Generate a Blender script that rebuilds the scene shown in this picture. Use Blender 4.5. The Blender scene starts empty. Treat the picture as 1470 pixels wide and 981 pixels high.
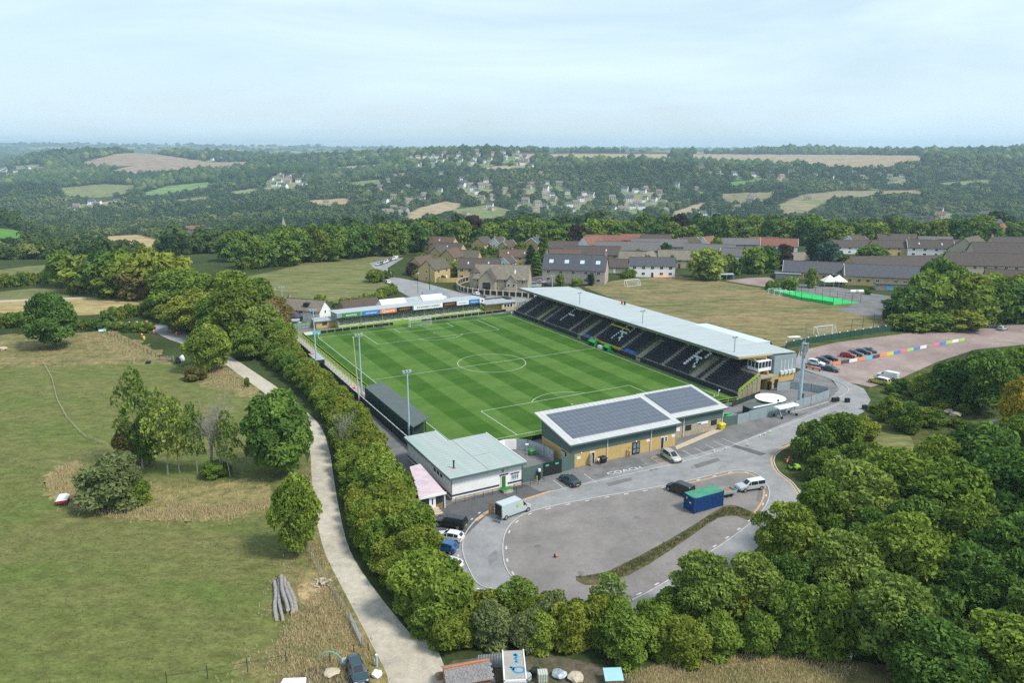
import bpy, bmesh, math, random
import numpy as np
from mathutils import Vector, Matrix
SC = bpy.context.scene
COL = SC.collection
R = math.radians
PI = math.pi
# ------------------------------------------------------------------ camera
H, PIT, F = 55.86, R(13.948), 1112.1
cam = bpy.data.cameras.new('camera'); camo = bpy.data.objects.new('camera', cam); COL.objects.link(camo)
camo.location = (0, 0, H); camo.rotation_euler = (PI/2-PIT, 0, 0)
cam.sensor_width = 36; cam.lens = 36*F/1470; cam.clip_start = 0.5; cam.clip_end = 60000
SC.camera = camo
# ------------------------------------------------------------------ sky, sun, exposure
SUN_EL, SUN_AZ = 52, 118       # azimuth clockwise from +Y
w = bpy.data.worlds.new('World'); SC.world = w; w.use_nodes = True
nt = w.node_tree; nt.nodes.clear()
N = lambda t: nt.nodes.new(t)
L = lambda a, b: nt.links.new(a, b)
out = N('ShaderNodeOutputWorld'); bg = N('ShaderNodeBackground'); bg.inputs[1].default_value = 0.095
sky = N('ShaderNodeTexSky'); sky.sky_type = 'NISHITA'; sky.sun_disc = False
sky.sun_elevation = R(SUN_EL); sky.sun_rotation = R(SUN_AZ); sky.air_density = 1.0; sky.dust_density = 1.2; sky.ozone_density = 1.4; sky.altitude = 250
tc = N('ShaderNodeTexCoord'); mp = N('ShaderNodeMapping'); mp.inputs['Scale'].default_value = (1.1, 1.6, 7.0)
n1 = N('ShaderNodeTexNoise'); n1.inputs['Scale'].default_value = 2.2; n1.inputs['Detail'].default_value = 7; n1.inputs['Roughness'].default_value = .56
n1.inputs['Distortion'].default_value = .6
cr = N('ShaderNodeValToRGB'); cr.color_ramp.elements[0].position = .36; cr.color_ramp.elements[0].color = (.52, .52, .52, 1)
cr.color_ramp.elements[1].position = .72; cr.color_ramp.elements[1].color = (.97, .97, .97, 1)
mx = N('ShaderNodeMix'); mx.data_type = 'RGBA'
mx.inputs[7].default_value = (5.9, 7.25, 8.35, 1)
L(tc.outputs['Generated'], mp.inputs[0]); L(mp.outputs[0], n1.inputs['Vector']); L(n1.outputs['Fac'], cr.inputs[0])
L(cr.outputs[0], mx.inputs[0]); L(sky.outputs[0], mx.inputs[6]); L(mx.outputs[2], bg.inputs[0]); L(bg.outputs[0], out.inputs[0])
sl = bpy.data.lights.new('sun', 'SUN'); sl.energy = 2.8; sl.angle = R(14); sl.color = (1, .95, .87)
so = bpy.data.objects.new('sun', sl); COL.objects.link(so)
sd = Vector((math.sin(R(SUN_AZ))*math.cos(R(SUN_EL)), math.cos(R(SUN_AZ))*math.cos(R(SUN_EL)), math.sin(R(SUN_EL))))
so.rotation_euler = sd.to_track_quat('Z', 'Y').to_euler(); so.location = (0, 0, 400)
SC.view_settings.view_transform = 'Standard'; SC.view_settings.look = 'None'
SC.view_settings.exposure = 0.62; SC.view_settings.gamma = 1; SC.view_settings.use_curve_mapping = False
SC.render.engine = 'CYCLES'
SC.cycles.use_denoising = False; SC.cycles.use_adaptive_sampling = False; SC.cycles.max_bounces = 6; SC.cycles.volume_bounces = 1; SC.cycles.transparent_max_bounces = 6
HAZE = 1.15e-4
# ------------------------------------------------------------------ coordinates of the site (camera over the origin, metres)
UV_ANG = R(-28.508)
UX, UY = math.sin(UV_ANG), math.cos(UV_ANG); VX, VY = UY, -UX
OX, OY = -10.61, 140.40; RZ = -UV_ANG              # stadium frame: u along the pitch, v across it
PL, PW = 101.5, 66.85
def S(u, v, z=0): return Vector((OX+u*UX+v*VX, OY+u*UY+v*VY, z))
def UVof(p): dx, dy = p[0]-OX, p[1]-OY; return dx*UX+dy*UY, dx*VX+dy*VY
def ray(px, py):
    a, b = (px-735)/F, (490.5-py)/F
    return a, math.cos(PIT)+b*math.sin(PIT), -math.sin(PIT)+b*math.cos(PIT)
def G(px, py, z=0):
    a, dy, dz = ray(px, py); t = (z-H)/dz
    return Vector((a*t, dy*t, z))
def hgt(base, py):                                  # height above z=0 at BASE whose top shows at row PY
    a, dy, dz = ray(735, py); return H+dz/dy*base[1]
def pxof(x, y, z):
    d = y*math.cos(PIT)-(z-H)*math.sin(PIT); u = y*math.sin(PIT)+(z-H)*math.cos(PIT)
    return 735+F*x/d, 490.5-F*u/d
# ------------------------------------------------------------------ tagging
def tag(o, label=None, cat=None, group=None, kind=None):
    for k, x in (('label', label), ('category', cat), ('group', group), ('kind', kind)):
        if x: o[k] = x
    return o
def thing(name, label, cat, loc=(0, 0, 0), rz=0, group=None):
    o = bpy.data.objects.new(name, None); COL.objects.link(o); o.empty_display_size = .3
    o.location = loc; o.rotation_euler = (0, 0, rz)
    return tag(o, label, cat, group)
def copy_tree(o, parent=None):
    c = o.copy(); COL.objects.link(c); c.parent = parent
    for ch in o.children: copy_tree(ch, c)
    return c
# ------------------------------------------------------------------ mesh builder
class MB:
    def __init__(s): s.v = []; s.f = []; s.m = []
    def poly(s, pts, m=0):
        b = len(s.v); s.v += [tuple(p) for p in pts]; s.f.append(tuple(range(b, b+len(pts)))); s.m.append(m); return s
    def raw(s, vs, fs, m=0):
        b = len(s.v); s.v += [tuple(p) for p in vs]
        for f in fs: s.f.append(tuple(i+b for i in f)); s.m.append(m)
        return s
    def box(s, x0, x1, y0, y1, z0, z1, m=0):
        return s.raw([(x0,y0,z0),(x1,y0,z0),(x1,y1,z0),(x0,y1,z0),(x0,y0,z1),(x1,y0,z1),(x1,y1,z1),(x0,y1,z1)],
                     [(0,3,2,1),(4,5,6,7),(0,1,5,4),(1,2,6,5),(2,3,7,6),(3,0,4,7)], m)
    def obox(s, c, sz, rz, m=0):
        ca, sa = math.cos(rz), math.sin(rz); v = []
        for z in (-1, 1):
            for x, y in ((-1,-1),(1,-1),(1,1),(-1,1)):
                a, b = x*sz[0]/2, y*sz[1]/2
                v.append((c[0]+a*ca-b*sa, c[1]+a*sa+b*ca, c[2]+z*sz[2]/2))
        return s.raw(v, [(0,3,2,1),(4,5,6,7),(0,1,5,4),(1,2,6,5),(2,3,7,6),(3,0,4,7)], m)
    def bar(s, p, q, w, h, m=0):                    # beam from p to q, w wide, h high (centred)
        p, q = Vector(p), Vector(q); d = q-p
        if d.length < 1e-6: return s
        d.normalize(); up = Vector((0,0,1)) if abs(d.z) < .95 else Vector((0,1,0))
        x = d.cross(up).normalized()*w/2; y = x.cross(d).normalized()*h/2
        v = [p-x-y, p+x-y, p+x+y, p-x+y, q-x-y, q+x-y, q+x+y, q-x+y]
        return s.raw(v, [(0,1,2,3),(7,6,5,4),(0,4,5,1),(1,5,6,2),(2,6,7,3),(3,7,4,0)], m)
    def tube(s, p, q, r, r2=None, n=8, m=0):
        p, q = Vector(p), Vector(q); r2 = r if r2 is None else r2; d = (q-p)
        if d.length < 1e-6: return s
        d.normalize(); up = Vector((0,0,1)) if abs(d.z) < .95 else Vector((1,0,0))
        x = d.cross(up).normalized(); y = d.cross(x)
        a = [2*PI*i/n for i in range(n)]
        v = [p+(x*math.cos(t)+y*math.sin(t))*r for t in a]+[q+(x*math.cos(t)+y*math.sin(t))*r2 for t in a]
        f = [(i, (i+1)%n, n+(i+1)%n, n+i) for i in range(n)]+[tuple(range(n))[::-1], tuple(range(n, 2*n))]
        return s.raw(v, f, m)
    def path(s, pts, r, n=6, m=0):
        for a, b in zip(pts, pts[1:]): s.tube(a, b, r, n=n, m=m)
        return s
    def prism(s, pts, z0, z1, m=0, mt=None):
        n = len(pts)
        if sum(pts[i][0]*pts[(i+1)%n][1]-pts[(i+1)%n][0]*pts[i][1] for i in range(n)) < 0: pts = pts[::-1]
        b = len(s.v); s.v += [(p[0], p[1], z0) for p in pts]+[(p[0], p[1], z1) for p in pts]
        for i in range(n):
            j = (i+1) % n; s.f.append((b+i, b+j, b+n+j, b+n+i)); s.m.append(m)
        s.f.append(tuple(range(b+n, b+2*n))); s.m.append(m if mt is None else mt)
        s.f.append(tuple(range(b, b+n))[::-1]); s.m.append(m); return s
    def build(s, name, mats, parent=None, loc=(0,0,0), rz=0, smooth=False):
        me = bpy.data.meshes.new(name); me.from_pydata(s.v, [], s.f)
        if not isinstance(mats, (list, tuple)): mats = [mats]
        for x in mats: me.materials.append(x)
        if len(mats) > 1: me.polygons.foreach_set('material_index', s.m)
        if smooth: me.polygons.foreach_set('use_smooth', [True]*len(s.f))
        me.update()
        o = bpy.data.objects.new(name, me); COL.objects.link(o); o.parent = parent
        o.location = loc; o.rotation_euler = (0, 0, rz); return o
def box(name, m, parent, x0, x1, y0, y1, z0, z1): return MB().box(x0,x1,y0,y1,z0,z1).build(name, m, parent)
def text(name, s, m, parent, loc, size, rot=(0,0,0), ext=.004, align='CENTER', sx=1):
    c = bpy.data.curves.new(name, 'FONT'); c.body = s; c.size = size; c.extrude = ext; c.align_x = align; c.align_y = 'CENTER'
    c.offset = size*.012; c.resolution_u = 3
    k = bpy.data.objects.new(name, c); COL.objects.link(k); bpy.context.view_layer.update()
    me = bpy.data.meshes.new_from_object(k.evaluated_get(bpy.context.evaluated_depsgraph_get())); bpy.data.objects.remove(k); me.materials.clear(); me.materials.append(m)
    o = bpy.data.objects.new(name, me); COL.objects.link(o); o.parent = parent
    o.location = loc; o.rotation_euler = rot; o.scale = (sx, 1, 1); return o
# ------------------------------------------------------------------ materials
MATS = {}
def mat(name, c, rough=.8, var=.12, scale=1.2, metal=0, spec=.3, bump=0, dirt=None, stretch=None, coat=0):
    if name in MATS: return MATS[name]
    m = bpy.data.materials.new(name); m.use_nodes = True; t = m.node_tree; b = t.nodes['Principled BSDF']
    b.inputs['Roughness'].default_value = rough; b.inputs['Metallic'].default_value = metal
    b.inputs['Specular IOR Level'].default_value = spec
    if coat: b.inputs['Coat Weight'].default_value = coat
    tcn = t.nodes.new('ShaderNodeTexCoord'); src = tcn.outputs['Object']
    if stretch:
        mpn = t.nodes.new('ShaderNodeMapping'); mpn.inputs['Scale'].default_value = stretch; t.links.new(src, mpn.inputs[0]); src = mpn.outputs[0]
    a = t.nodes.new('ShaderNodeTexNoise'); a.inputs['Scale'].default_value = scale; a.inputs['Detail'].default_value = 6; a.inputs['Roughness'].default_value = .62
    t.links.new(src, a.inputs['Vector'])
    r = t.nodes.new('ShaderNodeValToRGB'); e = r.color_ramp.elements
    lo = tuple(x*(1-var) for x in c); hi = tuple(min(1, x*(1+var)) for x in c)
    e[0].position = .3; e[0].color = (*lo, 1); e[1].position = .7; e[1].color = (*hi, 1)
    t.links.new(a.outputs['Fac'], r.inputs[0]); colr = r.outputs[0]
    if dirt:
        d = t.nodes.new('ShaderNodeTexNoise'); d.inputs['Scale'].default_value = scale*.23; d.inputs['Detail'].default_value = 8; d.inputs['Roughness'].default_value = .7
        t.links.new(src, d.inputs['Vector'])
        dr = t.nodes.new('ShaderNodeValToRGB'); dr.color_ramp.elements[0].position = .48; dr.color_ramp.elements[1].position = .72
        t.links.new(d.outputs['Fac'], dr.inputs[0])
        q = t.nodes.new('ShaderNodeMix'); q.data_type = 'RGBA'; q.inputs[7].default_value = (*dirt, 1)
        t.links.new(dr.outputs[0], q.inputs[0]); t.links.new(colr, q.inputs[6]); colr = q.outputs[2]
    t.links.new(colr, b.inputs['Base Color'])
    if bump:
        bp = t.nodes.new('ShaderNodeBump'); bp.inputs['Strength'].default_value = bump; bp.inputs['Distance'].default_value = .3
        t.links.new(a.outputs['Fac'], bp.inputs['Height']); t.links.new(bp.outputs[0], b.inputs['Normal'])
    MATS[name] = m; return m
def ground_mat(name, cols, big=.02, mid=.12, fine=1.6, mixes=((.42,.62),(.45,.6)), bump=.25, aniso=None, amp=.5):
    """soil and turf: three albedos blended by two scales of noise, broken up by a fine one"""
    m = bpy.data.materials.new(name); m.use_nodes = True; t = m.node_tree; b = t.nodes['Principled BSDF']
    b.inputs['Roughness'].default_value = .95; b.inputs['Specular IOR Level'].default_value = .08
    g = t.nodes.new('ShaderNodeNewGeometry'); src = g.outputs['Position']
    if aniso:
        mpn = t.nodes.new('ShaderNodeMapping'); mpn.inputs['Rotation'].default_value = (0,0,aniso[0]); mpn.inputs['Scale'].default_value = (aniso[1], aniso[2], 1)
        t.links.new(src, mpn.inputs[0]); src = mpn.outputs[0]
    def nz(sc, det=6, rg=.6):
        a = t.nodes.new('ShaderNodeTexNoise'); a.inputs['Scale'].default_value = sc; a.inputs['Detail'].default_value = det; a.inputs['Roughness'].default_value = rg
        t.links.new(src, a.inputs['Vector']); return a.outputs['Fac']
    def ramp(x, lo, hi):
        r = t.nodes.new('ShaderNodeMapRange'); r.inputs[1].default_value = lo; r.inputs[2].default_value = hi; t.links.new(x, r.inputs[0]); return r.outputs[0]
    def mixc(f, a, c):
        q = t.nodes.new('ShaderNodeMix'); q.data_type = 'RGBA'; t.links.new(f, q.inputs[0])
        for i, x in ((6, a), (7, c)):
            if isinstance(x, tuple): q.inputs[i].default_value = (*x, 1)
            else: t.links.new(x, q.inputs[i])
        return q.outputs[2]
    c = mixc(ramp(nz(big), *mixes[0]), cols[0], cols[1]); c = mixc(ramp(nz(mid, 8, .65), *mixes[1]), c, cols[2])
    fn = nz(fine, 8, .75)
    v = t.nodes.new('ShaderNodeMapRange'); v.inputs[1].default_value = .28; v.inputs[2].default_value = .72; v.inputs[3].default_value = 1-amp; v.inputs[4].default_value = 1+amp
    t.links.new(fn, v.inputs[0])
    v2 = t.nodes.new('ShaderNodeMapRange'); v2.inputs[1].default_value = .3; v2.inputs[2].default_value = .7; v2.inputs[3].default_value = 1-amp*.7; v2.inputs[4].default_value = 1+amp*.7; t.links.new(nz(fine*.24, 5, .6), v2.inputs[0])
    vm = t.nodes.new('ShaderNodeMath'); vm.operation = 'MULTIPLY'; t.links.new(v.outputs[0], vm.inputs[0]); t.links.new(v2.outputs[0], vm.inputs[1])
    q = t.nodes.new('ShaderNodeMix'); q.data_type = 'RGBA'; q.blend_type = 'MULTIPLY'; q.inputs[0].default_value = 1
    t.links.new(c, q.inputs[6]); t.links.new(vm.outputs[0], q.inputs[7]); t.links.new(q.outputs[2], b.inputs['Base Color'])
    if bump:
        bp = t.nodes.new('ShaderNodeBump'); bp.inputs['Strength'].default_value = bump; bp.inputs['Distance'].default_value = .25
        t.links.new(fn, bp.inputs['Height']); t.links.new(bp.outputs[0], b.inputs['Normal'])
    MATS[name] = m; return m
def leaf_mat(name, dark, light):
    m = bpy.data.materials.new(name); m.use_nodes = True; t = m.node_tree; t.nodes.clear()
    o = t.nodes.new('ShaderNodeOutputMaterial'); d = t.nodes.new('ShaderNodeBsdfDiffuse'); tr = t.nodes.new('ShaderNodeBsdfTranslucent'); ms = t.nodes.new('ShaderNodeMixShader')
    at = t.nodes.new('ShaderNodeAttribute'); at.attribute_name = 'tint'
    oi = t.nodes.new('ShaderNodeObjectInfo')
    q = t.nodes.new('ShaderNodeMix'); q.data_type = 'RGBA'; q.inputs[6].default_value = (*dark, 1); q.inputs[7].default_value = (*light, 1)
    t.links.new(at.outputs['Fac'], q.inputs[0])
    hs = t.nodes.new('ShaderNodeHueSaturation'); t.links.new(q.outputs[2], hs.inputs['Color'])
    r = t.nodes.new('ShaderNodeMapRange'); r.inputs[3].default_value = .485; r.inputs[4].default_value = .515; t.links.new(oi.outputs['Random'], r.inputs[0]); t.links.new(r.outputs[0], hs.inputs['Hue'])
    r = t.nodes.new('ShaderNodeMapRange'); r.inputs[3].default_value = 1.2; r.inputs[4].default_value = .8; t.links.new(oi.outputs['Random'], r.inputs[0]); t.links.new(r.outputs[0], hs.inputs['Value'])
    t.links.new(hs.outputs[0], d.inputs[0]); t.links.new(hs.outputs[0], tr.inputs[0]); ms.inputs[0].default_value = .28
    t.links.new(d.outputs[0], ms.inputs[1]); t.links.new(tr.outputs[0], ms.inputs[2]); t.links.new(ms.outputs[0], o.inputs[0])
    MATS[name] = m; return m
def M(n): return MATS[n]
for a in (('white_paint',(.74,.75,.76),.5,.05,.8,0,.3),('white_render',(.78,.78,.76),.8,.06,.6),('cream_render',(.62,.56,.44),.85,.08,.6),
          ('yellow_brick',(.50,.36,.14),.9,.14,3.0),('stone_wall',(.36,.31,.23),.92,.22,1.8),('pale_stone',(.46,.39,.29),.92,.2,2),('grey_stone',(.33,.30,.26),.95,.22,1.6),
          ('sage_cladding',(.085,.135,.125),.6,.08,.5),('grey_cladding',(.26,.32,.33),.5,.08,.7),('dark_metal',(.018,.022,.024),.55,.15,2),('dark_green',(.028,.05,.042),.6,.15,1.5),
          ('club_roof',(.33,.425,.40),.6,.07,.5),('stand_roof',(.50,.58,.585),.45,.06,.35),('dugout_roof',(.085,.105,.098),.6,.1,.5),
          ('galvanised',(.36,.42,.45),.45,.15,1.2,.3),('mast_blue',(.33,.45,.52),.45,.1,1),('lime_paint',(.42,.60,.04),.5,.1,3),('lime_dark',(.17,.34,.04),.55,.15,2),
          ('concrete',(.34,.32,.29),.95,.2,1.2),('concrete_tan',(.30,.25,.18),.95,.2,1.2),('kerb_stone',(.40,.39,.37),.9,.2,1),
          ('seat_black',(.026,.028,.040),.5,.2,3),('seat_white',(.80,.81,.82),.5,.05,3),('seat_blue',(.03,.19,.62),.5,.1,3),
          ('glass_dark',(.02,.026,.032),.08,.1,1,0,.6),('glass_pale',(.16,.22,.25),.1,.25,.8,0,.6),('skylight',(.50,.62,.70),.15,.1,1,0,.5),
          ('rubber',(.014,.014,.015),.85,.15,4),('alloy',(.35,.36,.38),.35,.1,5,.5),('timber',(.27,.18,.10),.85,.25,3),('grey_log',(.27,.255,.24),.95,.35,3),
          ('solar_cell',(.078,.092,.118),.35,.12,.8,0,.5),('solar_line',(.24,.27,.30),.4,.1,1),('roof_white',(.66,.665,.645),.5,.06,.6),
          ('roof_brown',(.085,.064,.052),.95,.22,1.2),('roof_grey',(.115,.112,.115),.95,.2,1.2),('roof_red',(.20,.09,.065),.95,.2,1.2),('roof_slate',(.072,.074,.085),.8,.2,1.2),('roof_stone',(.19,.165,.13),.95,.25,1.0),
          ('line_white',(.54,.57,.50),.8,.15,2),('road_white',(.48,.48,.47),.9,.25,3),('road_yellow',(.52,.36,.10),.9,.25,3),('road_orange',(.50,.30,.14),.9,.2,3),
          ('hi_yellow',(.62,.55,.02),.5,.05,2),('orange',(.62,.16,.03),.55,.1,2),('red',(.45,.03,.03),.45,.1,2),('pink',(.7,.16,.25),.5,.1,2),
          ('ad_green',(.05,.24,.085),.6,.05,1),('ad_blue',(.03,.2,.5),.6,.05,1),('ad_orange',(.72,.22,.06),.6,.05,1),('ad_black',(.014,.015,.02),.6,.1,1),('ad_white',(.76,.77,.78),.6,.03,1),('ad_lime',(.36,.58,.1),.6,.08,1),('ad_cyan',(.1,.45,.68),.6,.08,1),
          ('skin',(.45,.27,.19),.7,.05,4),('navy',(.015,.02,.05),.8,.1,2),('awning_white',(.78,.78,.75),.7,.04,1),
          ('bark',(.115,.09,.066),.95,.3,3),('bark_pale',(.30,.275,.24),.95,.25,3),
          ('purple_band',(.035,.024,.07),.6,.05,1),('door_green',(.05,.14,.025),.6,.1,2),('tin',(.30,.34,.36),.5,.25,1),('pale_blue_sheet',(.30,.52,.58),.5,.08,1)):
    mat(*a)
mat('container_blue', (.012,.055,.19), .5, .12, 1.0); mat('container_green', (.05,.26,.16), .7, .2, 1.0, dirt=(.20,.20,.12))
mat('porch_roof', (.56,.45,.47), .8, .12, .9, dirt=(.36,.29,.42)); mat('box_roof', (.33,.31,.27), .9, .15, 1.0, dirt=(.22,.2,.17))
mat('shed_tiles', (.20,.19,.19), .95, .3, 3.0, dirt=(.28,.24,.22))
M('stand_roof').node_tree.nodes['Principled BSDF'].inputs['Metallic'].default_value = 0
# ================================================================== TERRAIN
rng = np.random.default_rng(7)
PROF = {   # column of the view: heights (m) by distance (m)
 -500: [(0,0),(420,0),(600,-22),(850,-20),(1100,-60),(1600,-95),(2200,-70),(3000,-45),(4000,-30),(6000,0),(9000,120),(12000,60),(26000,60)],
 0:    [(0,0),(400,0),(450,-7),(550,-22),(700,-26),(850,-21),(950,-25),(1100,-60),(1600,-95),(2200,-70),(3000,-45),(4000,-30),(6000,0),(9000,128),(12000,60),(26000,60)],
 120:  [(0,0),(400,0),(470,-9),(560,-22),(750,-36),(950,-50),(1150,-72),(1550,-86),(2000,-66),(2450,-32),(3300,20),(3900,-10),(6000,10),(9000,122),(12000,60),(26000,60)],
 210:  [(0,0),(400,0),(470,-10),(560,-20),(900,-47),(1200,-66),(1500,-78),(2000,-62),(2500,-25),(3300,36),(3900,-5),(6000,20),(9000,108),(12000,60),(26000,60)],
 300:  [(0,0),(420,0),(500,-8),(900,-48),(1200,-64),(1500,-72),(2000,-54),(2500,-22),(3300,30),(3900,0),(6000,20),(9000,100),(12000,60),(26000,60)],
 450:  [(0,0),(450,0),(560,-10),(1000,-56),(1300,-61),(1700,-60),(2200,-31),(2700,-7),(3200,20),(4200,5),(6000,20),(9000,85),(12000,60),(26000,60)],
 620:  [(0,0),(500,0),(650,-15),(1000,-70),(1300,-62),(1700,-51),(2100,-16),(2400,17),(2700,34),(3500,30),(6000,25),(9000,68),(12000,58),(26000,58)],
 800:  [(0,0),(560,0),(700,-25),(1000,-88),(1200,-86),(1400,-69),(1700,-44),(2000,-14),(2300,14),(2700,32),(3500,33),(6000,36),(9000,62),(12000,58),(26000,58)],
 1000: [(0,0),(560,0),(700,-25),(1000,-85),(1300,-68),(1600,-44),(1900,-20),(2200,2),(2500,15),(2900,27),(3600,34),(6000,36),(9000,58),(12000,58),(26000,58)],
 1200: [(0,0),(560,0),(700,-25),(1000,-80),(1300,-74),(1600,-44),(1900,-20),(2150,8),(2500,15),(3000,29),(3600,34),(6000,36),(9000,57),(12000,58),(26000,58)],
 1470: [(0,0),(520,0),(700,-25),(1000,-58),(1300,-57),(1600,-36),(1900,-9),(2200,18),(2600,28),(3600,34),(6000,36),(9000,56),(12000,58),(26000,58)],
 2000: [(0,0),(520,0),(700,-25),(1000,-58),(1300,-57),(1600,-36),(1900,-9),(2200,18),(2600,28),(3600,34),(6000,36),(9000,56),(12000,58),(26000,58)],
}
PK = sorted(PROF)
WV = [(rng.uniform(.004,.011), rng.uniform(0,2*PI), rng.uniform(0,6.28), rng.uniform(.5,1.4)) for _ in range(14)]
def terrain(x, y):
    """height of the ground; level around the stadium, valley and wooded hills beyond"""
    x = np.asarray(x, float); y = np.asarray(y, float); yy = np.maximum(y, 1)
    px = 735+x/yy*F*.97
    px = np.where(y < 60, 735+np.clip(px-735, -400, 400), px); px = np.clip(px, PK[0], PK[-1]-1)
    zs = np.stack([np.interp(y, *zip(*PROF[k])) for k in PK])
    i = np.clip(np.searchsorted(PK, px, side='right')-1, 0, len(PK)-2)
    k = np.array(PK); t = (px-k[i])/(k[i+1]-k[i]); t = t*t*(3-2*t)
    z = np.take_along_axis(zs, i[None], 0)[0]*(1-t)+np.take_along_axis(zs, (i+1)[None], 0)[0]*t
    n = sum(a*np.sin(f*(x*math.cos(d)+y*math.sin(d))+p) for f, d, p, a in WV)
    big = np.sin(x*.0052+1.7*np.sin(y*.0021)+.6)*np.sin(y*.0061+x*.0018+1.1)
    return z+(n*1.7+big*np.clip((y-900)/700, 0, 1)*13)*np.clip((y-620)/500, 0, 1)*np.clip((11000-y)/3000, .15, 1)
def TZ(x, y): return float(terrain(np.array([x]), np.array([y]))[0])
def T(px, py):                                      # the point of the ground seen at a pixel
    a, dy, dz = ray(px, py); ts = np.concatenate([np.arange(60, 1300, 2.), np.arange(1300, 9000, 8.)])/dy
    h = terrain(a*ts, dy*ts); below = (H+dz*ts) < h
    i = int(np.argmax(below)) if below.any() else len(ts)-1
    return Vector((a*ts[i], dy*ts[i], float(h[i])))
def inpoly(x, y, P):
    r = np.zeros(np.shape(x), bool); n = len(P)
    for i in range(n):
        (x1, y1), (x2, y2) = P[i], P[(i+1) % n]
        if y1 == y2: continue
        r ^= ((y1 > y) != (y2 > y)) & (x < (x2-x1)*(y-y1)/(y2-y1)+x1)
    return r
TAN, OLV, BRT, STR = (.33,.255,.155), (.17,.185,.075), (.115,.21,.05), (.30,.25,.12)
FIELDS = [  # far fields on the valley sides: outline in the photo, albedo
 ([(115,234),(165,221),(200,219),(240,223),(300,233),(362,232),(355,239),(300,244),(240,247),(200,251),(150,247),(190,238),(130,239)], (.27,.205,.15)),
 ([(85,270),(150,264),(195,266),(185,278),(150,283),(95,284)], OLV), ([(200,279),(240,267),(300,261),(308,267),(260,275),(215,282)], (.15,.23,.08)),
 ([(95,298),(175,286),(182,290),(110,303)], TAN), ([(135,340),(200,337),(235,346),(240,357),(200,355),(140,347)], (.36,.27,.13)),
 ([(-40,322),(60,336),(92,352),(40,348),(-40,344)], (.085,.19,.035)), ([(580,309),(600,299),(640,289),(668,293),(645,304),(610,311),(590,320)], TAN),
 ([(650,301),(700,294),(737,302),(722,314),(690,318),(660,309)], OLV), ([(740,221),(960,221),(960,229),(850,230),(740,226)], TAN),
 ([(985,221),(1050,221),(1320,223),(1328,230),(1260,242),(1200,239),(1140,237),(1090,235),(1060,231),(1000,229)], (.30,.235,.15)),
 ([(1118,294),(1150,280),(1200,274),(1322,273),(1328,279),(1250,281),(1190,286),(1160,305),(1122,308)], (.22,.19,.105)),
 ([(1028,278),(1120,275),(1102,287),(1060,293),(1040,287)], (.20,.18,.09)), ([(958,307),(1012,289),(1012,298),(965,315)], TAN),
 ([(888,294),(935,290),(942,302),(905,308)], OLV), ([(438,288),(502,284),(500,293),(450,296)], TAN), ([(0,240),(50,236),(70,240),(0,246)], (.2,.22,.12)),
 ([(400,266),(440,262),(445,268),(405,272)], OLV), ([(690,240),(730,237),(735,243),(700,246)], TAN), ([(250,287),(300,282),(300,287),(255,292)], OLV), ([(500,262),(548,257),(552,263),(505,269)], OLV), ([(1160,318),(1215,312),(1220,318),(1165,324)], OLV), ([(1040,262),(1085,258),(1090,263),(1045,267)], BRT), ([(480,240),(540,236),(545,240),(485,245)], TAN), ([(330,275),(368,270),(372,276),(335,282)], (.2,.22,.1)), ([(1350,262),(1420,258),(1425,264),(1355,268)], OLV), ([(560,250),(592,247),(595,251),(565,255)], TAN), ([(1310,322),(1380,318),(1385,326),(1315,330)], (.16,.2,.09)), ([(255,352),(300,345),(330,352),(280,362)], (.16,.2,.08))]
cols = np.arange(-620, 2120, 4.0)
rows = np.concatenate([[-300,-60,0,20,40], np.arange(50, 480, 5.), np.arange(480, 1250, 8.), np.arange(1250, 3500, 8.), np.geomspace(3500, 13500, 60)])
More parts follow.
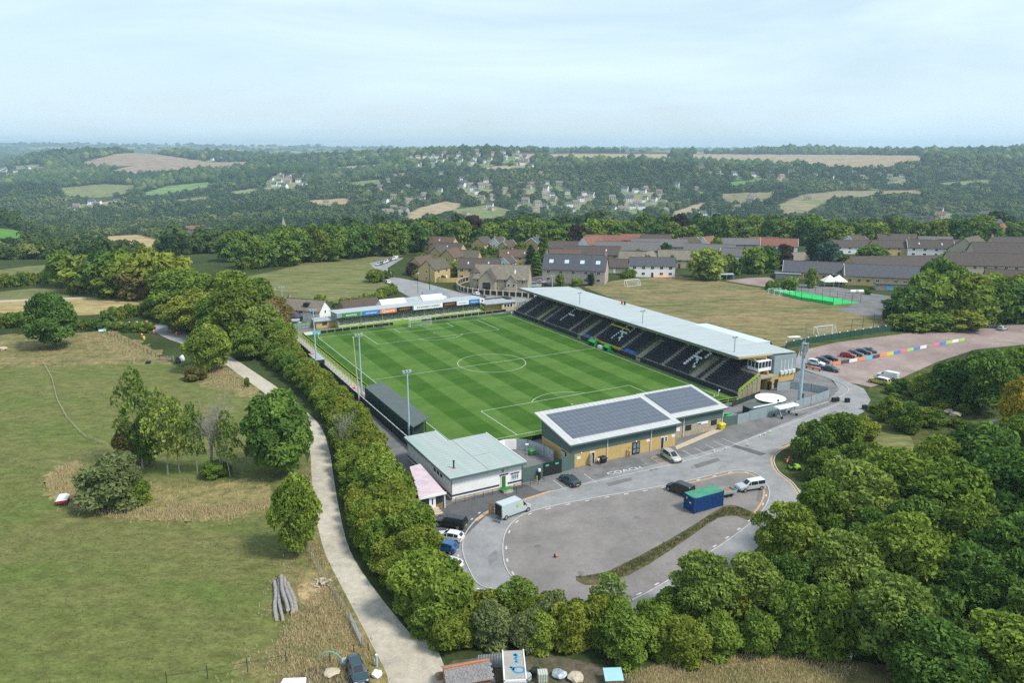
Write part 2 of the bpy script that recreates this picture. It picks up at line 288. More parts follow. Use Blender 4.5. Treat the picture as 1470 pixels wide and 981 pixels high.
def make_ground():
    A, Y = np.meshgrid((cols-735)/F/.97, rows); Xg = A*np.maximum(Y, 260)
    Xg = np.where(Y < 260, A*260, Xg); Z = terrain(Xg, Y); Z = np.where(Y < 60, 0, Z)
    nr, nc = Y.shape
    v = np.stack([Xg, Y, Z], -1).reshape(-1, 3)
    i = np.arange(nr-1)[:, None]*nc+np.arange(nc-1)[None]; f = np.stack([i, i+1, i+1+nc, i+nc], -1).reshape(-1, 4)
    me = bpy.data.meshes.new('ground'); me.vertices.add(len(v)); me.vertices.foreach_set('co', v.ravel())
    me.loops.add(f.size); me.loops.foreach_set('vertex_index', f.ravel()); me.polygons.add(len(f)); me.polygons.foreach_set('loop_start', np.arange(len(f))*4)
    me.update(); me.validate()
    c = np.tile(np.array([.045,.062,.022,1.]), (len(v), 1))
    d = (v[:,1]*math.cos(PIT)-(v[:,2]-H)*math.sin(PIT)); d = np.maximum(d, 1)
    pxx = 735+F*v[:,0]/d; pyy = 490.5-F*(v[:,1]*math.sin(PIT)+(v[:,2]-H)*math.cos(PIT))/d
    far = v[:,1] > 560
    for P, cc in FIELDS: c[far & inpoly(pxx, pyy, P), :3] = cc
    b = v[:,1] > 3900; rnd = np.sin(v[:,0]*.006+2*np.sin(v[:,1]*.0013))*np.sin(v[:,1]*.0021+v[:,0]*.0011)
    c[b & (rnd > .3), :3] = (.2,.2,.11); c[b & (rnd < .3), :3] = (.05,.075,.03)
    at = me.color_attributes.new('cover', 'FLOAT_COLOR', 'POINT'); at.data.foreach_set('color', c.ravel())
    o = bpy.data.objects.new('ground', me); COL.objects.link(o); tag(o, kind='structure')
    m = bpy.data.materials.new('ground'); m.use_nodes = True; t = m.node_tree; b = t.nodes['Principled BSDF']; b.inputs['Roughness'].default_value = 1; b.inputs['Specular IOR Level'].default_value = .03
    a = t.nodes.new('ShaderNodeAttribute'); a.attribute_name = 'cover'; g = t.nodes.new('ShaderNodeNewGeometry')
    q = t.nodes.new('ShaderNodeMix'); q.data_type = 'RGBA'; q.blend_type = 'MULTIPLY'; q.inputs[0].default_value = 1
    fac = []
    for sc in (.035, .9):
        nz = t.nodes.new('ShaderNodeTexNoise'); nz.inputs['Scale'].default_value = sc; nz.inputs['Detail'].default_value = 8; nz.inputs['Roughness'].default_value = .7; t.links.new(g.outputs['Position'], nz.inputs['Vector'])
        mr = t.nodes.new('ShaderNodeMapRange'); mr.inputs[1].default_value = .3; mr.inputs[2].default_value = .7; mr.inputs[3].default_value = .65; mr.inputs[4].default_value = 1.35; t.links.new(nz.outputs['Fac'], mr.inputs[0]); fac.append(mr.outputs[0])
    mm = t.nodes.new('ShaderNodeMath'); mm.operation = 'MULTIPLY'; t.links.new(fac[0], mm.inputs[0]); t.links.new(fac[1], mm.inputs[1])
    t.links.new(a.outputs['Color'], q.inputs[6]); t.links.new(mm.outputs[0], q.inputs[7]); t.links.new(q.outputs[2], b.inputs['Base Color'])
    me.materials.append(m); return o
make_ground()
# ================================================================== GROUND SHEETS
def smooth(pts, n=4, closed=True):                  # Catmull-Rom through the points
    k = len(pts); o = []
    for i in range(k if closed else k-1):
        p = [Vector(pts[(i+j-1) % k]) if closed else Vector(pts[min(max(i+j-1, 0), k-1)]) for j in range(4)]
        for s in range(n):
            t = s/n; o.append(.5*((2*p[1])+(p[2]-p[0])*t+(2*p[0]-5*p[1]+4*p[2]-p[3])*t*t+(3*p[1]-p[0]-3*p[2]+p[3])*t**3))
    if not closed: o.append(Vector(pts[-1]))
    return o
def resample(pts, step):
    o = [Vector(pts[0])]; acc = 0
    for a, b in zip(pts, pts[1:]):
        a, b = Vector(a), Vector(b); l = (b-a).length; t = step-acc
        while t <= l: o.append(a.lerp(b, t/l)); t += step
        acc = (acc+l) % step
    return o
def sheet(name, pix, lay, m, sm=0, conform=False, kind='structure', pts=None, rag=0):
    P = pts or [G(*p) for p in pix]
    if sm: P = smooth(P, sm)
    if rag:
        q = random.Random(len(P)); P = [p+Vector((q.gauss(0,rag),q.gauss(0,rag),0)) for p in resample(P+[P[0]], rag*1.7)][:-1]
    bm = bmesh.new(); vs = [bm.verts.new((p[0], p[1], 0)) for p in P]; es = [bm.edges.new((vs[i], vs[(i+1) % len(vs)])) for i in range(len(vs))]
    bmesh.ops.triangle_fill(bm, edges=es, use_beauty=True, normal=(0,0,1))
    if conform:
        for _ in range(4):
            bmesh.ops.subdivide_edges(bm, edges=[e for e in bm.edges if e.calc_length() > 10], cuts=1)
        bmesh.ops.triangulate(bm, faces=bm.faces[:])
    for v in bm.verts: v.co.z = (TZ(v.co.x, v.co.y)+.15 if conform else 0)+.004*lay
    bmesh.ops.recalc_face_normals(bm, faces=bm.faces[:])
    if sum(f.normal.z for f in bm.faces) < 0: bmesh.ops.reverse_faces(bm, faces=bm.faces[:])
    me = bpy.data.meshes.new(name); bm.to_mesh(me); bm.free(); me.materials.append(m)
    o = bpy.data.objects.new(name, me); COL.objects.link(o); return tag(o, kind=kind)
def strip(name, pts, wd, z0, z1, m, kind='structure', closed=False, dash=None):
    """a kerb or painted line of width WD along the points"""
    b = MB(); pts = [Vector(p) for p in pts]; n = len(pts); nn = []
    for i in range(n):
        a, c = pts[i-1 if (closed or i) else 0], pts[(i+1) % n if (closed or i < n-1) else i]; d = (c-a); d.z = 0
        d = d.normalized() if d.length > 1e-6 else Vector((1,0,0)); nn.append(Vector((-d.y, d.x, 0)))
    for i in range(n if closed else n-1):
        if dash and i % dash[0] >= dash[1]: continue
        j = (i+1) % n; p = [pts[i]+nn[i]*wd/2, pts[i]-nn[i]*wd/2, pts[j]-nn[j]*wd/2, pts[j]+nn[j]*wd/2]
        if z0 is None: b.poly([(q.x, q.y, z1) for q in p])
        else: b.prism([(q.x, q.y) for q in p], z0, z1)
    o = b.build(name, m); return tag(o, kind=kind)
ground_mat('meadow', [(.122,.136,.042),(.155,.146,.057),(.098,.135,.033)], .016, .06, 1.9, ((.36,.66),(.46,.66)), .45, (R(20),.7,1.4), .42)
ground_mat('olive_field', [(.145,.15,.058),(.185,.168,.075),(.115,.135,.045)], .016, .05, .8, ((.36,.66),(.42,.6)), .2, (R(12),.5,2))
ground_mat('dry_pitch', [(.125,.128,.05),(.22,.17,.085),(.10,.12,.04)], .014, .05, .9, ((.36,.62),(.5,.66)), .2, (R(-15),.6,1.6))
ground_mat('stubble', [(.32,.25,.115),(.38,.30,.15),(.27,.225,.10)], .03, .09, 1.2, aniso=(R(5),.4,2))
ground_mat('asphalt', [(.245,.245,.248),(.275,.272,.268),(.21,.212,.214)], .03, .16, 2.4, ((.4,.6),(.45,.65)), .1, amp=.16)
ground_mat('fresh_asphalt', [(.105,.106,.108),(.125,.125,.126),(.095,.096,.099)], .05, .2, 3, bump=.1, amp=.16)
ground_mat('pad_asphalt', [(.165,.162,.16),(.195,.19,.185),(.135,.134,.134)], .04, .2, 2.6, bump=.1, amp=.16)
ground_mat('gravel', [(.21,.192,.182),(.245,.225,.21),(.175,.163,.155)], .035, .15, 5, ((.36,.62),(.42,.62)), .3, amp=.2)
ground_mat('pink_gravel', [(.27,.205,.185),(.33,.262,.235),(.215,.165,.15)], .025, .08, 4, ((.38,.6),(.42,.62)), .3, amp=.18)
ground_mat('track_stone', [(.40,.355,.28),(.45,.41,.335),(.31,.285,.24)], .06, .22, 4, ((.4,.6),(.54,.7)), .3, amp=.2)
ground_mat('yard_soil', [(.10,.085,.06),(.15,.125,.09),(.07,.075,.035)], .06, .2, 3, bump=.4)
ground_mat('bank_grass', [(.062,.088,.024),(.10,.095,.035),(.04,.062,.016)], .05, .16, 2.0, bump=.4)
ground_mat('dry_bank', [(.18,.155,.066),(.235,.19,.085),(.125,.13,.046)], .07, .2, 2.4, bump=.4)
ground_mat('straw_patch', [(.28,.225,.10),(.22,.19,.08),(.15,.15,.055)], .1, .3, 3.0, ((.4,.6),(.42,.62)), .5)
# fields and grass
sheet('meadow', [(-500,505),(0,487),(120,484),(170,478),(235,520),(258,527),(335,534),(378,570),(424,612),(440,660),(446,720),(462,790),(490,852),(530,925),(556,985),(570,1100),(200,1250),(-500,1250)], 1, M('meadow'))
sheet('field', [(350,398),(400,388),(450,374),(520,366),(590,362),(566,371),(545,385),(566,408),(545,422),(480,432),(415,442),(375,430)], 1, M('olive_field'))
sheet('stubble_field', [(-120,437),(0,433),(100,429),(215,430),(240,434),(200,449),(110,453),(0,450),(-120,452)], 2, M('stubble'))
sheet('verge', [(-120,426),(0,419),(70,412),(130,411),(200,420),(250,430),(100,430),(0,433),(-120,438)], 1, M('olive_field'))
sheet('lane', [(-120,436),(0,431.5),(60,428.5),(120,426.5),(200,427),(235,430),(200,429.6),(120,429),(60,431),(0,434),(-120,440)], 3, M('track_stone'))
sheet('hill_pasture', [(-60,395),(40,383),(100,378),(140,385),(110,398),(40,408),(-60,415)], 2, M('olive_field'), conform=True)
sheet('rough_grass', [(-120,505),(0,482),(110,478),(160,474),(215,498),(250,522),(130,524),(0,530),(-120,540)], 2, M('dry_bank'), rag=.9)
sheet('rough_grass', [(262,528),(300,520),(335,533),(380,568),(360,572),(310,560),(270,545)], 3, M('dry_bank'), sm=3, rag=.6)
sheet('straw_grass', [(66,695),(80,672),(108,664),(130,680),(190,690),(280,700),(350,690),(388,700),(384,728),(330,745),(250,748),(160,742),(100,728),(75,715)], 3, M('straw_patch'), sm=4, rag=.5)
sheet('straw_grass', [(410,800),(440,798),(470,830),(505,890),(545,950),(560,985),(500,985),(440,975),(380,985),(330,960),(390,930),(430,900),(380,880),(405,850)], 3, M('dry_bank'), sm=3, rag=.45)
sheet('woodchip_patch', [(428,842),(445,835),(468,842),(470,858),(450,872),(432,866)], 4, M('woodchip') if 'woodchip' in MATS else ground_mat('woodchip', [(.38,.28,.15),(.30,.22,.12),(.2,.16,.08)], .2, .5, 4), sm=4)
sheet('playing_field', [(838,412),(870,405),(905,400),(960,398),(1010,399),(1075,411),(1110,416),(1220,437),(1290,462),(1278,472),(1220,477),(1160,487),(1125,497),(1100,500),(980,470)], 1, M('dry_pitch'))
sheet('verge', [(1120,500),(1160,488),(1280,475),(1400,468),(1410,470),(1290,481),(1200,494),(1150,504)], 2, M('bank_grass'))
sheet('bank', [(1110,655),(1128,640),(1140,640),(1190,655),(1140,690),(1115,675)], 5, M('bank_grass'))
sheet('bank', [(1248,556),(1290,546),(1345,520),(1500,500),(1700,560),(1700,760),(1500,860),(1150,720),(1180,640),(1240,595)], 2, M('bank_grass'))
sheet('clearing', [(1232,640),(1262,622),(1305,625),(1310,655),(1280,668),(1240,660)], 4, M('olive_field'), sm=3)
sheet('bank_grass_slope', [(780,1010),(900,965),(1040,938),(1160,940),(1300,960),(1300,1200),(700,1200)], 3, M('dry_bank'))
sheet('yard', [(410,1010),(440,962),(480,960),(540,985),(560,1040),(500,1100)], 5.5, M('yard_soil'), sm=3)
sheet('yard', [(600,990),(650,950),(760,935),(860,955),(905,975),(980,1100),(600,1150)], 3.5, M('yard_soil'))
# track past the meadow
TRL = [(559,985),(533,925),(494,850),(465,790),(451,727),(447,680),(444,645),(427,606),(381,566),(352,545),(317,520),(272,498),(240,486),(205,468)]
TRR = [(640,985),(600,925),(540,850),(502,790),(486,727),(478,680),(472,645),(455,606),(402,560),(378,543),(334,514),(290,490),(268,480),(262,462)]
sheet('track', [(545,1060)]+TRL+TRR[::-1]+[(700,1060)], 6, M('track_stone'), pts=smooth([G(545,1060)]+[G(*p) for p in TRL], 4, False)+smooth([G(*p) for p in TRR[::-1]]+[G(700,1060)], 4, False))
sheet('track_spur', [(590,905),(625,925),(640,985),(600,985)], 5, M('track_stone'), sm=2)
sheet('track_verge', [(520,925),(480,850),(452,790),(440,727),(436,680),(446,650),(452,690),(456,727),(470,790),(500,850),(538,925),(565,985),(545,985)], 5, M('dry_bank'))
sheet('road', [(170,466),(205,465.5),(240,464.5),(262,462),(268,480),(292,494),(255,492),(236,483),(205,471)], 7, M('asphalt'))
# road and car parks
sheet('road', [(530,378),(548,374),(580,370),(556,385),(566,398),(600,404),(660,420),(700,425),(760,424),(830,412),(850,424),(760,452),(740,452),(640,445),(585,425),(562,412),(545,393)], 4, M('asphalt'))
sheet('drive', [(752,402),(775,396),(800,400),(775,412),(755,412)], 5, M('pink_gravel'))
sheet('stadium_apron', None, 2, M('pad_asphalt'), pts=[S(*p) for p in ((-30,-13.5),(-12,-13),(110,-9),(122,-6),(122,76),(108,92),(-8,92),(-24,62),(-24,54),(-32,0))])
sheet('gravel_lot', [(1140,524),(1148,504),(1200,492),(1300,479),(1420,469),(1500,464),(1520,490),(1400,502),(1345,520),(1290,545),(1250,556),(1205,546),(1168,528)], 5, M('pink_gravel'))
sheet('car_park', [(655,860),(640,800),(655,768),(690,738),(735,715),(760,690),(800,682),(900,662),(1030,632),(1060,607),(1120,590),(1190,573),(1205,560),(1195,545),(1150,530),(1120,522),(1150,512),(1205,543),(1240,558),(1250,575),(1240,592),(1215,605),(1160,624),(1125,640),(1108,655),(1112,672),(1150,705),(1145,725),(1100,775),(1040,830),(980,880),(900,935),(780,930),(700,900)], 6, M('asphalt'))
sheet('pavement', [(600,745),(625,735),(652,722),(752,695),(790,705),(752,718),(705,735),(680,758),(664,775),(640,775),(610,765)], 7, M('fresh_asphalt'))
sheet('pavement', None, 7.6, M('pad_asphalt'), pts=[G(*p) for p in ((752,695),(790,676),(822,672),(968,641),(972,644),(1035,614),(1062,607),(1130,590),(1190,572),(1210,575),(1150,598),(1060,635),(1000,652),(880,682),(800,704),(775,706))])
sheet('pavement', [(1142,589),(1192,573),(1206,560),(1192,546),(1150,531),(1136,540),(1130,565)], 5.5, M('pad_asphalt'))
sheet('forecourt', None, 8.5, M('pale_stone'), pts=[G(*p) for p in ((969,641),(1032,614),(1038,618),(972,646))])
ISL = [(724,770),(740,747),(770,733),(840,718),(960,697),(1030,681),(1058,676),(1085,681),(1100,695),(1104,715),(1088,742),(1050,773),(1005,803),(960,834),(900,866),(850,876),(800,868),(760,850),(735,830),(723,805)]
isl = smooth([G(*p) for p in ISL], 5)
sheet('gravel_island', None, 8, M('gravel'), pts=isl)
isr = resample(isl+[isl[0]], .9)
strip('kerb', isr, .17, 0, .11, M('kerb_stone'), closed=True)
E1 = smooth([G(*p) for p in ((782,868),(735,850),(690,842),(672,815),(664,790),(668,768),(683,748),(705,733),(760,716),(800,704),(900,682),(1000,658),(1062,636),(1150,602),(1205,580))], 5, False)
strip('kerb', E1[:36], .16, 0, .12, M('kerb_stone'))
E2 = smooth([G(*p) for p in ((1150,712),(1138,694),(1118,678),(1111,660),(1122,647),(1145,634))], 5, False)
strip('kerb', E2, .22, 0, .13, M('kerb_stone'))
strip('kerb', smooth([G(*p) for p in ((1112,598),(1165,585),(1205,571),(1218,560),(1205,550),(1165,537))], 5, False), .2, 0, .12, M('kerb_stone'))
# painted markings
def offset(pts, d):
    o = []
    for i, p in enumerate(pts):
        t = (pts[min(i+1, len(pts)-1)]-pts[max(i-1, 0)]); t.z = 0; t.normalize(); o.append(p+Vector((-t.y, t.x, 0))*d)
    return o
er = resample(E1, .55)
strip('edge_line', E1[28:], .13, None, .042, M('road_white'))
strip('edge_dashes', offset(er[:60], .75), .26, None, .042, M('road_white'), dash=(4,1))
strip('edge_dashes', offset(isr[1:-1], -.5), .24, None, .044, M('road_white'), dash=(4,1))
strip('yellow_line', offset(E2, .45), .3, None, .043, M('road_orange'))
n_ = len(isr); strip('yellow_line', [p for p in offset(isr, -.85) if 26 < p.x < 45 and p.y > 112 and UVof(p)[0] < -24][2:], .28, None, .043, M('road_orange'))
strip('yellow_line', [G(683,748),(G(690,743)),G(705,734)], .6, None, .045, M('road_orange')); strip('yellow_line', [G(752,718),G(790,706)], .5, None, .045, M('road_orange'))
pm = MB()
def mark(p, q, wd=.12):
    p, q = G(*p), G(*q); d = (q-p).normalized(); n = Vector((-d.y, d.x, 0))*wd/2
    pm.poly([(x.x, x.y, .046) for x in (p-n, q-n, q+n, p+n)])
for a in (((794,690),(812,704)),((838,681),(857,694)),((980,647),(1002,660)),((996,643),(1019,655)),((1012,639),(1037,650)),((1024,634),(1050,645)),((1036,630),(1062,640)),((966,651),(984,663))): mark(*a)
pm.build('bay_lines', M('road_white'))['kind'] = 'structure'
pm = MB(); q = lambda p, k: (p[0]+k[0], p[1]+k[1])
mark((934,658),(956,671)); mark((946,655),(969,668)); mark((934,658),(946,655)); mark((956,671),(969,668)); mark((941,662),(953,659)); mark((948,666),(961,663))
pm.build('hatched_bay', M('road_yellow'))['kind'] = 'structure'
t_ = text('coach_marking', 'COACH', M('road_white'), None, G(897,676.5)+Vector((0,0,.05)), 1.55, (0, 0, RZ-R(4)), .001, sx=1.3); tag(t_, kind='structure')
# darker tarmac joint and wear patches
sheet('tarmac_patch', [(1045,640),(1052,638),(1100,652),(1092,655)], 9, M('fresh_asphalt'))
# ================================================================== PITCH
pm_ = bpy.data.materials.new('pitch_turf'); pm_.use_nodes = True; t = pm_.node_tree; b = t.nodes['Principled BSDF']; b.inputs['Roughness'].default_value = .9; b.inputs['Specular IOR Level'].default_value = .1
tcn = t.nodes.new('ShaderNodeTexCoord'); sx = t.nodes.new('ShaderNodeSeparateXYZ'); t.links.new(tcn.outputs['Object'], sx.inputs[0])
def mth(op, a, b_=None):
    n = t.nodes.new('ShaderNodeMath'); n.operation = op
    for i, x in enumerate((a, b_)):
        if x is None: continue
        if isinstance(x, (int, float)): n.inputs[i].default_value = x
        else: t.links.new(x, n.inputs[i])
    return n.outputs[0]
def wave(x, per, ph=0.):
    s_ = mth('SINE', mth('MULTIPLY', mth('ADD', x, ph), PI/per)); n = t.nodes.new('ShaderNodeMapRange'); n.inputs[1].default_value = -.14; n.inputs[2].default_value = .14; t.links.new(s_, n.inputs[0]); return n.outputs[0]
def mixc(f, a, c):
    n = t.nodes.new('ShaderNodeMix'); n.data_type = 'RGBA'
    for i, x in ((0, f), (6, a), (7, c)):
        if isinstance(x, (int, float)): n.inputs[i].default_value = x
        elif isinstance(x, tuple): n.inputs[i].default_value = (*x, 1)
        else: t.links.new(x, n.inputs[i])
    return n.outputs[2]
wl = wave(sx.outputs[0], 5.57); wc = wave(sx.outputs[1], 5.5, 2)
st = mth('ADD', mth('MULTIPLY', wl, .78), mth('MULTIPLY', wc, .22))
c = mixc(st, (.036,.096,.008), (.080,.152,.028))
nz = t.nodes.new('ShaderNodeTexNoise'); nz.inputs['Scale'].default_value = .35; nz.inputs['Detail'].default_value = 9; nz.inputs['Roughness'].default_value = .72; t.links.new(tcn.outputs['Object'], nz.inputs['Vector'])
mr = t.nodes.new('ShaderNodeMapRange'); mr.inputs[1].default_value = .3; mr.inputs[2].default_value = .7; mr.inputs[3].default_value = .82; mr.inputs[4].default_value = 1.18; t.links.new(nz.outputs['Fac'], mr.inputs[0])
qn = t.nodes.new('ShaderNodeMix'); qn.data_type = 'RGBA'; qn.blend_type = 'MULTIPLY'; qn.inputs[0].default_value = 1; t.links.new(c, qn.inputs[6]); t.links.new(mr.outputs[0], qn.inputs[7]); t.links.new(qn.outputs[2], b.inputs['Base Color'])
def stad(o): o.location = S(0, 0); o.rotation_euler = (0, 0, RZ); return o     # local x = across, y = along
pitch = stad(MB().poly([(-3.0,-3.2,.03),(PW+2,-3.2,.03),(PW+2,PL+5,.03),(-3.0,PL+5,.03)]).build('pitch', pm_)); tag(pitch, kind='structure')
pl = MB(); LZ = .036
def ln(x0, y0, x1, y1, wd=.12):
    d = Vector((x1-x0, y1-y0, 0)).normalized(); n = Vector((-d.y, d.x, 0))*wd/2; a, c = Vector((x0,y0,LZ)), Vector((x1,y1,LZ)); pl.poly([a-n, c-n, c+n, a+n])
def arc(cx, cy, r, a0, a1, wd=.14, n=48):
    wd *= .85
    for i in range(n):
        t0, t1 = a0+(a1-a0)*i/n, a0+(a1-a0)*(i+1)/n
        pl.poly([(cx+k*math.cos(t_), cy+k*math.sin(t_), LZ) for k, t_ in ((r-wd/2,t0),(r+wd/2,t0),(r+wd/2,t1),(r-wd/2,t1))])
ln(0,0,PW,0); ln(0,PL,PW,PL); ln(0,0,0,PL); ln(PW,0,PW,PL); ln(0,PL/2,PW,PL/2); arc(PW/2, PL/2, 9.15, 0, 2*PI, n=72)
th = math.acos(5.5/9.15)
for y0, s_ in ((0,1),(PL,-1)):
    for hw, dp in ((20.16,16.5),(9.16,5.5)):
        ln(PW/2-hw, y0, PW/2-hw, y0+s_*dp); ln(PW/2+hw, y0, PW/2+hw, y0+s_*dp); ln(PW/2-hw, y0+s_*dp, PW/2+hw, y0+s_*dp)
    arc(PW/2, y0+s_*11, 9.15, PI/2*s_-th, PI/2*s_+th, n=32); arc(PW/2, y0+s_*11, .12, 0, 2*PI, .2, 10)
for x, a in ((0,0),(PW,PI/2)): arc(x, 0, 1, a, a+PI/2, n=10)
for x, a in ((0,-PI/2),(PW,PI)): arc(x, PL, 1, a, a+PI/2, n=10)
o = pl.build('pitch_lines', M('line_white')); o.parent = pitch

for k_, pts_ in enumerate(([(700,800),(712,790),(716,803),(703,812)],[(870,694),(905,686),(908,690),(874,699)],[(1090,700),(1098,702),(1092,722),(1085,720)],[(995,668),(1030,658),(1034,662),(1000,673)],[(1175,600),(1200,590),(1204,594),(1180,605)])): sheet('tarmac_patch', pts_, 9, M('pad_asphalt'))
q_ = random.Random(8)
for _ in range(46):
    x_, y_ = q_.choice([(q_.uniform(740,1080),q_.uniform(715,830)),(q_.uniform(690,1040),q_.uniform(650,760)),(q_.uniform(820,1050),q_.uniform(640,690))]); c_ = G(x_,y_); r_ = q_.uniform(.15,.55)
    if bool(inpoly(np.array([c_.x]), np.array([c_.y]), [(a.x,a.y) for a in isl])[0]) or 650 < y_ < 700: pts_ = [c_+Vector((r_*q_.uniform(.6,1.3)*math.cos(a),r_*q_.uniform(.6,1.3)*math.sin(a),0)) for a in np.linspace(0,2*PI,11)[:-1]]; sheet('oil_stain', None, 10, M('pad_asphalt') if q_.random() < .5 else M('gravel'), pts=pts_)
# ================================================================== STADIUM (local x = across v, local y = along u)
def sthing(name, label, cat, group=None, u=0, v=0, z=0): return thing(name, label, cat, S(u, v, z), RZ, group)
# ---- main stand
st = sthing('grandstand', 'long covered main stand with dark seats and pale grey roof beside the pitch', 'grandstand')
U0, U1, V0, DR, RR, NR = -3.4, 104, 69.6, .74, .385, 14
rz_ = lambda i: 1.0+RR*i
b = MB(); 
for i in range(NR): b.box(V0+DR*i, V0+DR*(i+1), U0 if i < 9 else 2.5, U1, 0, rz_(i)+(0), 0)
b.build('terrace', M('concrete'), st)
b = MB().box(V0-.45, V0-.15, U0, 32.5, 0, 1.15).box(V0-.45, V0-.15, 35, 61.6, 0, 1.15).box(V0-.45, V0-.15, 64, U1, 0, 1.15)
b.build('front_wall', M('dark_metal'), st)
AIS = [97.2, 84.5, 69.0, 56.5, 42.5, 24.0, 9.0]; VOM = [88.2, 62.7, 33.7, 12.3]
for a in AIS:
    b = MB()
    for i in range(NR): b.box(V0+DR*i, V0+DR*i+DR, a-.6, a+.6, rz_(i)+.004, rz_(i)+.02)
    b.build('aisle_steps', M('concrete_tan'), st)
# letters in white seats, rows from the front: cells of 1 m by 1 row
LET = {'F': ("11111","1....","1....","1....","1111.","1....","1....","1....","1...."), 'G': (".1111","1....","1....","1....","1.111","1...1","1...1","1...1",".111."),
       'R': ("1111.","1...1","1...1","1...1","1111.","1.1..","1..1.","1..1.","1...1")}
LP = [('F', 78.5), ('R', 50.5), ('R', 18.6)]
def whiteseat(u, i):
    for ch, us in LP:
        c, r = int(math.floor((us-u)/.86)), 11-i
        if 0 <= c < 5 and 0 <= r < 9 and LET[ch][r][c] == '1': return True
    return False
def seat_mb(b, u, i, m):
    x, z = V0+DR*i+.26, rz_(i)
    b.box(x, x+.40, u-.215, u+.215, z+.36, z+.42, m); b.box(x+.36, x+.42, u-.215, u+.215, z+.42, z+.80, m)
seats = []
for i in range(NR):
    u = U0+.5
    while u < U1-.3:
        if all(abs(u-a) > .85 for a in AIS) and not any(abs(u-k) < 1.35 and i < 10 for k in VOM) and not (u < 3 and i >= 8) and not (i == 0 and (54 < u < 62 or 36 < u < 41)):
            seats.append((u, i, 1 if whiteseat(u, i) else 0))
        u += .5
seats.sort(key=lambda q: (q[0]*.9-q[1]*.3))
one = [MB()]; seat_mb(one[0], 0, 0, 0)
proto = None
for u, i, m in seats[:100]:
    if proto is None:
        proto = one[0].build('seat', M('seat_black'), st); o = proto
    else: o = proto.copy(); COL.objects.link(o)
    o.location = (DR*i, u, RR*i)
b = MB()
for u, i, m in seats[100:]: seat_mb(b, u, i, m)
o = b.build('seat_rows', [M('seat_black'), M('seat_white')], st); tag(o, kind='stuff')
for a, c in ((58.6, 61.2), (36.2, 40.4)):
    k = a
    while k < c:
        o = MB(); x = V0+.2; z = 1.0; o.box(x, x+.4, k-.22, k+.22, z+.36, z+.44); o.box(x+.36, x+.44, k-.22, k+.22, z+.44, z+.9); o.build('blue_seat', M('seat_blue'), st); k += .52
# rails round the stair wells and along the near end
for k in VOM:
    b = MB()
    for s in (-1.2, 1.2):
        for i in (0, 3, 6, 9): b.tube((V0+DR*i+.2, k+s, rz_(i)), (V0+DR*i+.2, k+s, rz_(i)+1.1), .035, n=5)
        for h in (.55, 1.08): b.tube((V0+.2, k+s, rz_(0)+h), (V0+DR*9+.2, k+s, rz_(9)+h), .04, n=5)
    b.tube((V0+DR*9+.2, k-1.2, rz_(9)+1.08), (V0+DR*9+.2, k+1.2, rz_(9)+1.08), .04, n=5)
    b.build('stair_rail', M('lime_dark'), st)
    MB().box(V0, V0+DR*9, k-1.0, k+1.0, .5, .9).poly([(V0,k-1.05,1.05),(V0+DR*9,k-1.05,1.05+RR*8.9),(V0+DR*9,k+1.05,1.05+RR*8.9),(V0,k+1.05,1.05)]).build('stair_well', M('concrete_tan'), st)
b = MB()
for k in range(0, 10, 2): b.tube((V0+DR*k, U0-.1, .3), (V0+DR*k, U0-.1, rz_(k)+1.1), .05, n=6)
for h in (.5, .8, 1.1): b.tube((V0, U0-.1, rz_(0)+h), (V0+DR*8.5, U0-.1, rz_(8.5)+h), .05, n=6)
b.build('end_rail', M('lime_paint'), st)
b = MB()
for k in range(0, 14, 2): b.tube((V0+DR*k, U1+.1, .3), (V0+DR*k, U1+.1, rz_(k)+1.1), .04, n=5)
for h in (.55, 1.1): b.tube((V0, U1+.1, rz_(0)+h), (V0+DR*13, U1+.1, rz_(13)+h), .04, n=5)
b.build('end_rail', M('dark_metal'), st)
MB().poly([(V0,U0-.02,0),(V0+DR*9,U0-.02,0),(V0+DR*9,U0-.02,rz_(8)+.3),(V0,U0-.02,1.05)]).box(V0+DR*9, V0+DR*9+.3, U0, 2.5, 0, 4.7).box(V0+DR*9+.3, 82, U0, 2.5, 3.4, 3.7).build('end_wall', M('concrete_tan'), st)
# tunnel, dugout boards between the two gaps
MB().box(V0-.5, V0-.25, 41.5, 54.5, 1.15, 1.75).build('barrier_board', M('hi_yellow'), st)
b = MB()
for k in np.arange(41.8, 54.4, .7): b.box(V0-.53, V0-.51, k, k+.3, 1.3, 1.6)
b.build('lettering', M('ad_black'), st)
MB().box(V0+6.6, V0+6.75, 47, 56, 4.9, 5.35).build('upper_board', M('hi_yellow'), st)
# rear and end walls
ZB, ZF, VB, VF = 7.95, 9.05, 90.2, 71.4
MB().box(80.0, 80.25, 2.5, U1, 0, 8.3).build('back_wall', M('dark_metal'), st)
MB().poly([(82.2,-2.0,3.5),(89.4,-2.0,3.5),(89.4,-2.0,7.8),(82.2,-2.0,8.2)]).poly([(82.2,-1.7,3.5),(82.2,-1.7,8.2),(89.4,-1.7,7.8),(89.4,-1.7,3.5)]).box(89.3, 89.5, -2.0, 103, 0.3, 7.75).box(82.1,82.25,-2.0,3,3.5,8.2).build('end_cladding', M('grey_cladding'), st)
b = MB()
for k in (84.4, 85.6, 86.8, 88.0): b.box(k, k+.13, -2.07, -2.0, 4.0, 6.7)
b.build('vent_strip', M('ad_white'), st)
MB().box(80.2, 89.2, -1.95, 3, 0, 3.5).box(80.2, 80.5, -1.95, 3, 3.5, 4.6).build('brick_base', M('yellow_brick'), st)
MB().box(82.3, 89.15, -1.99, -1.96, 1.0, 1.25).build('brick_band', M('purple_band'), st)
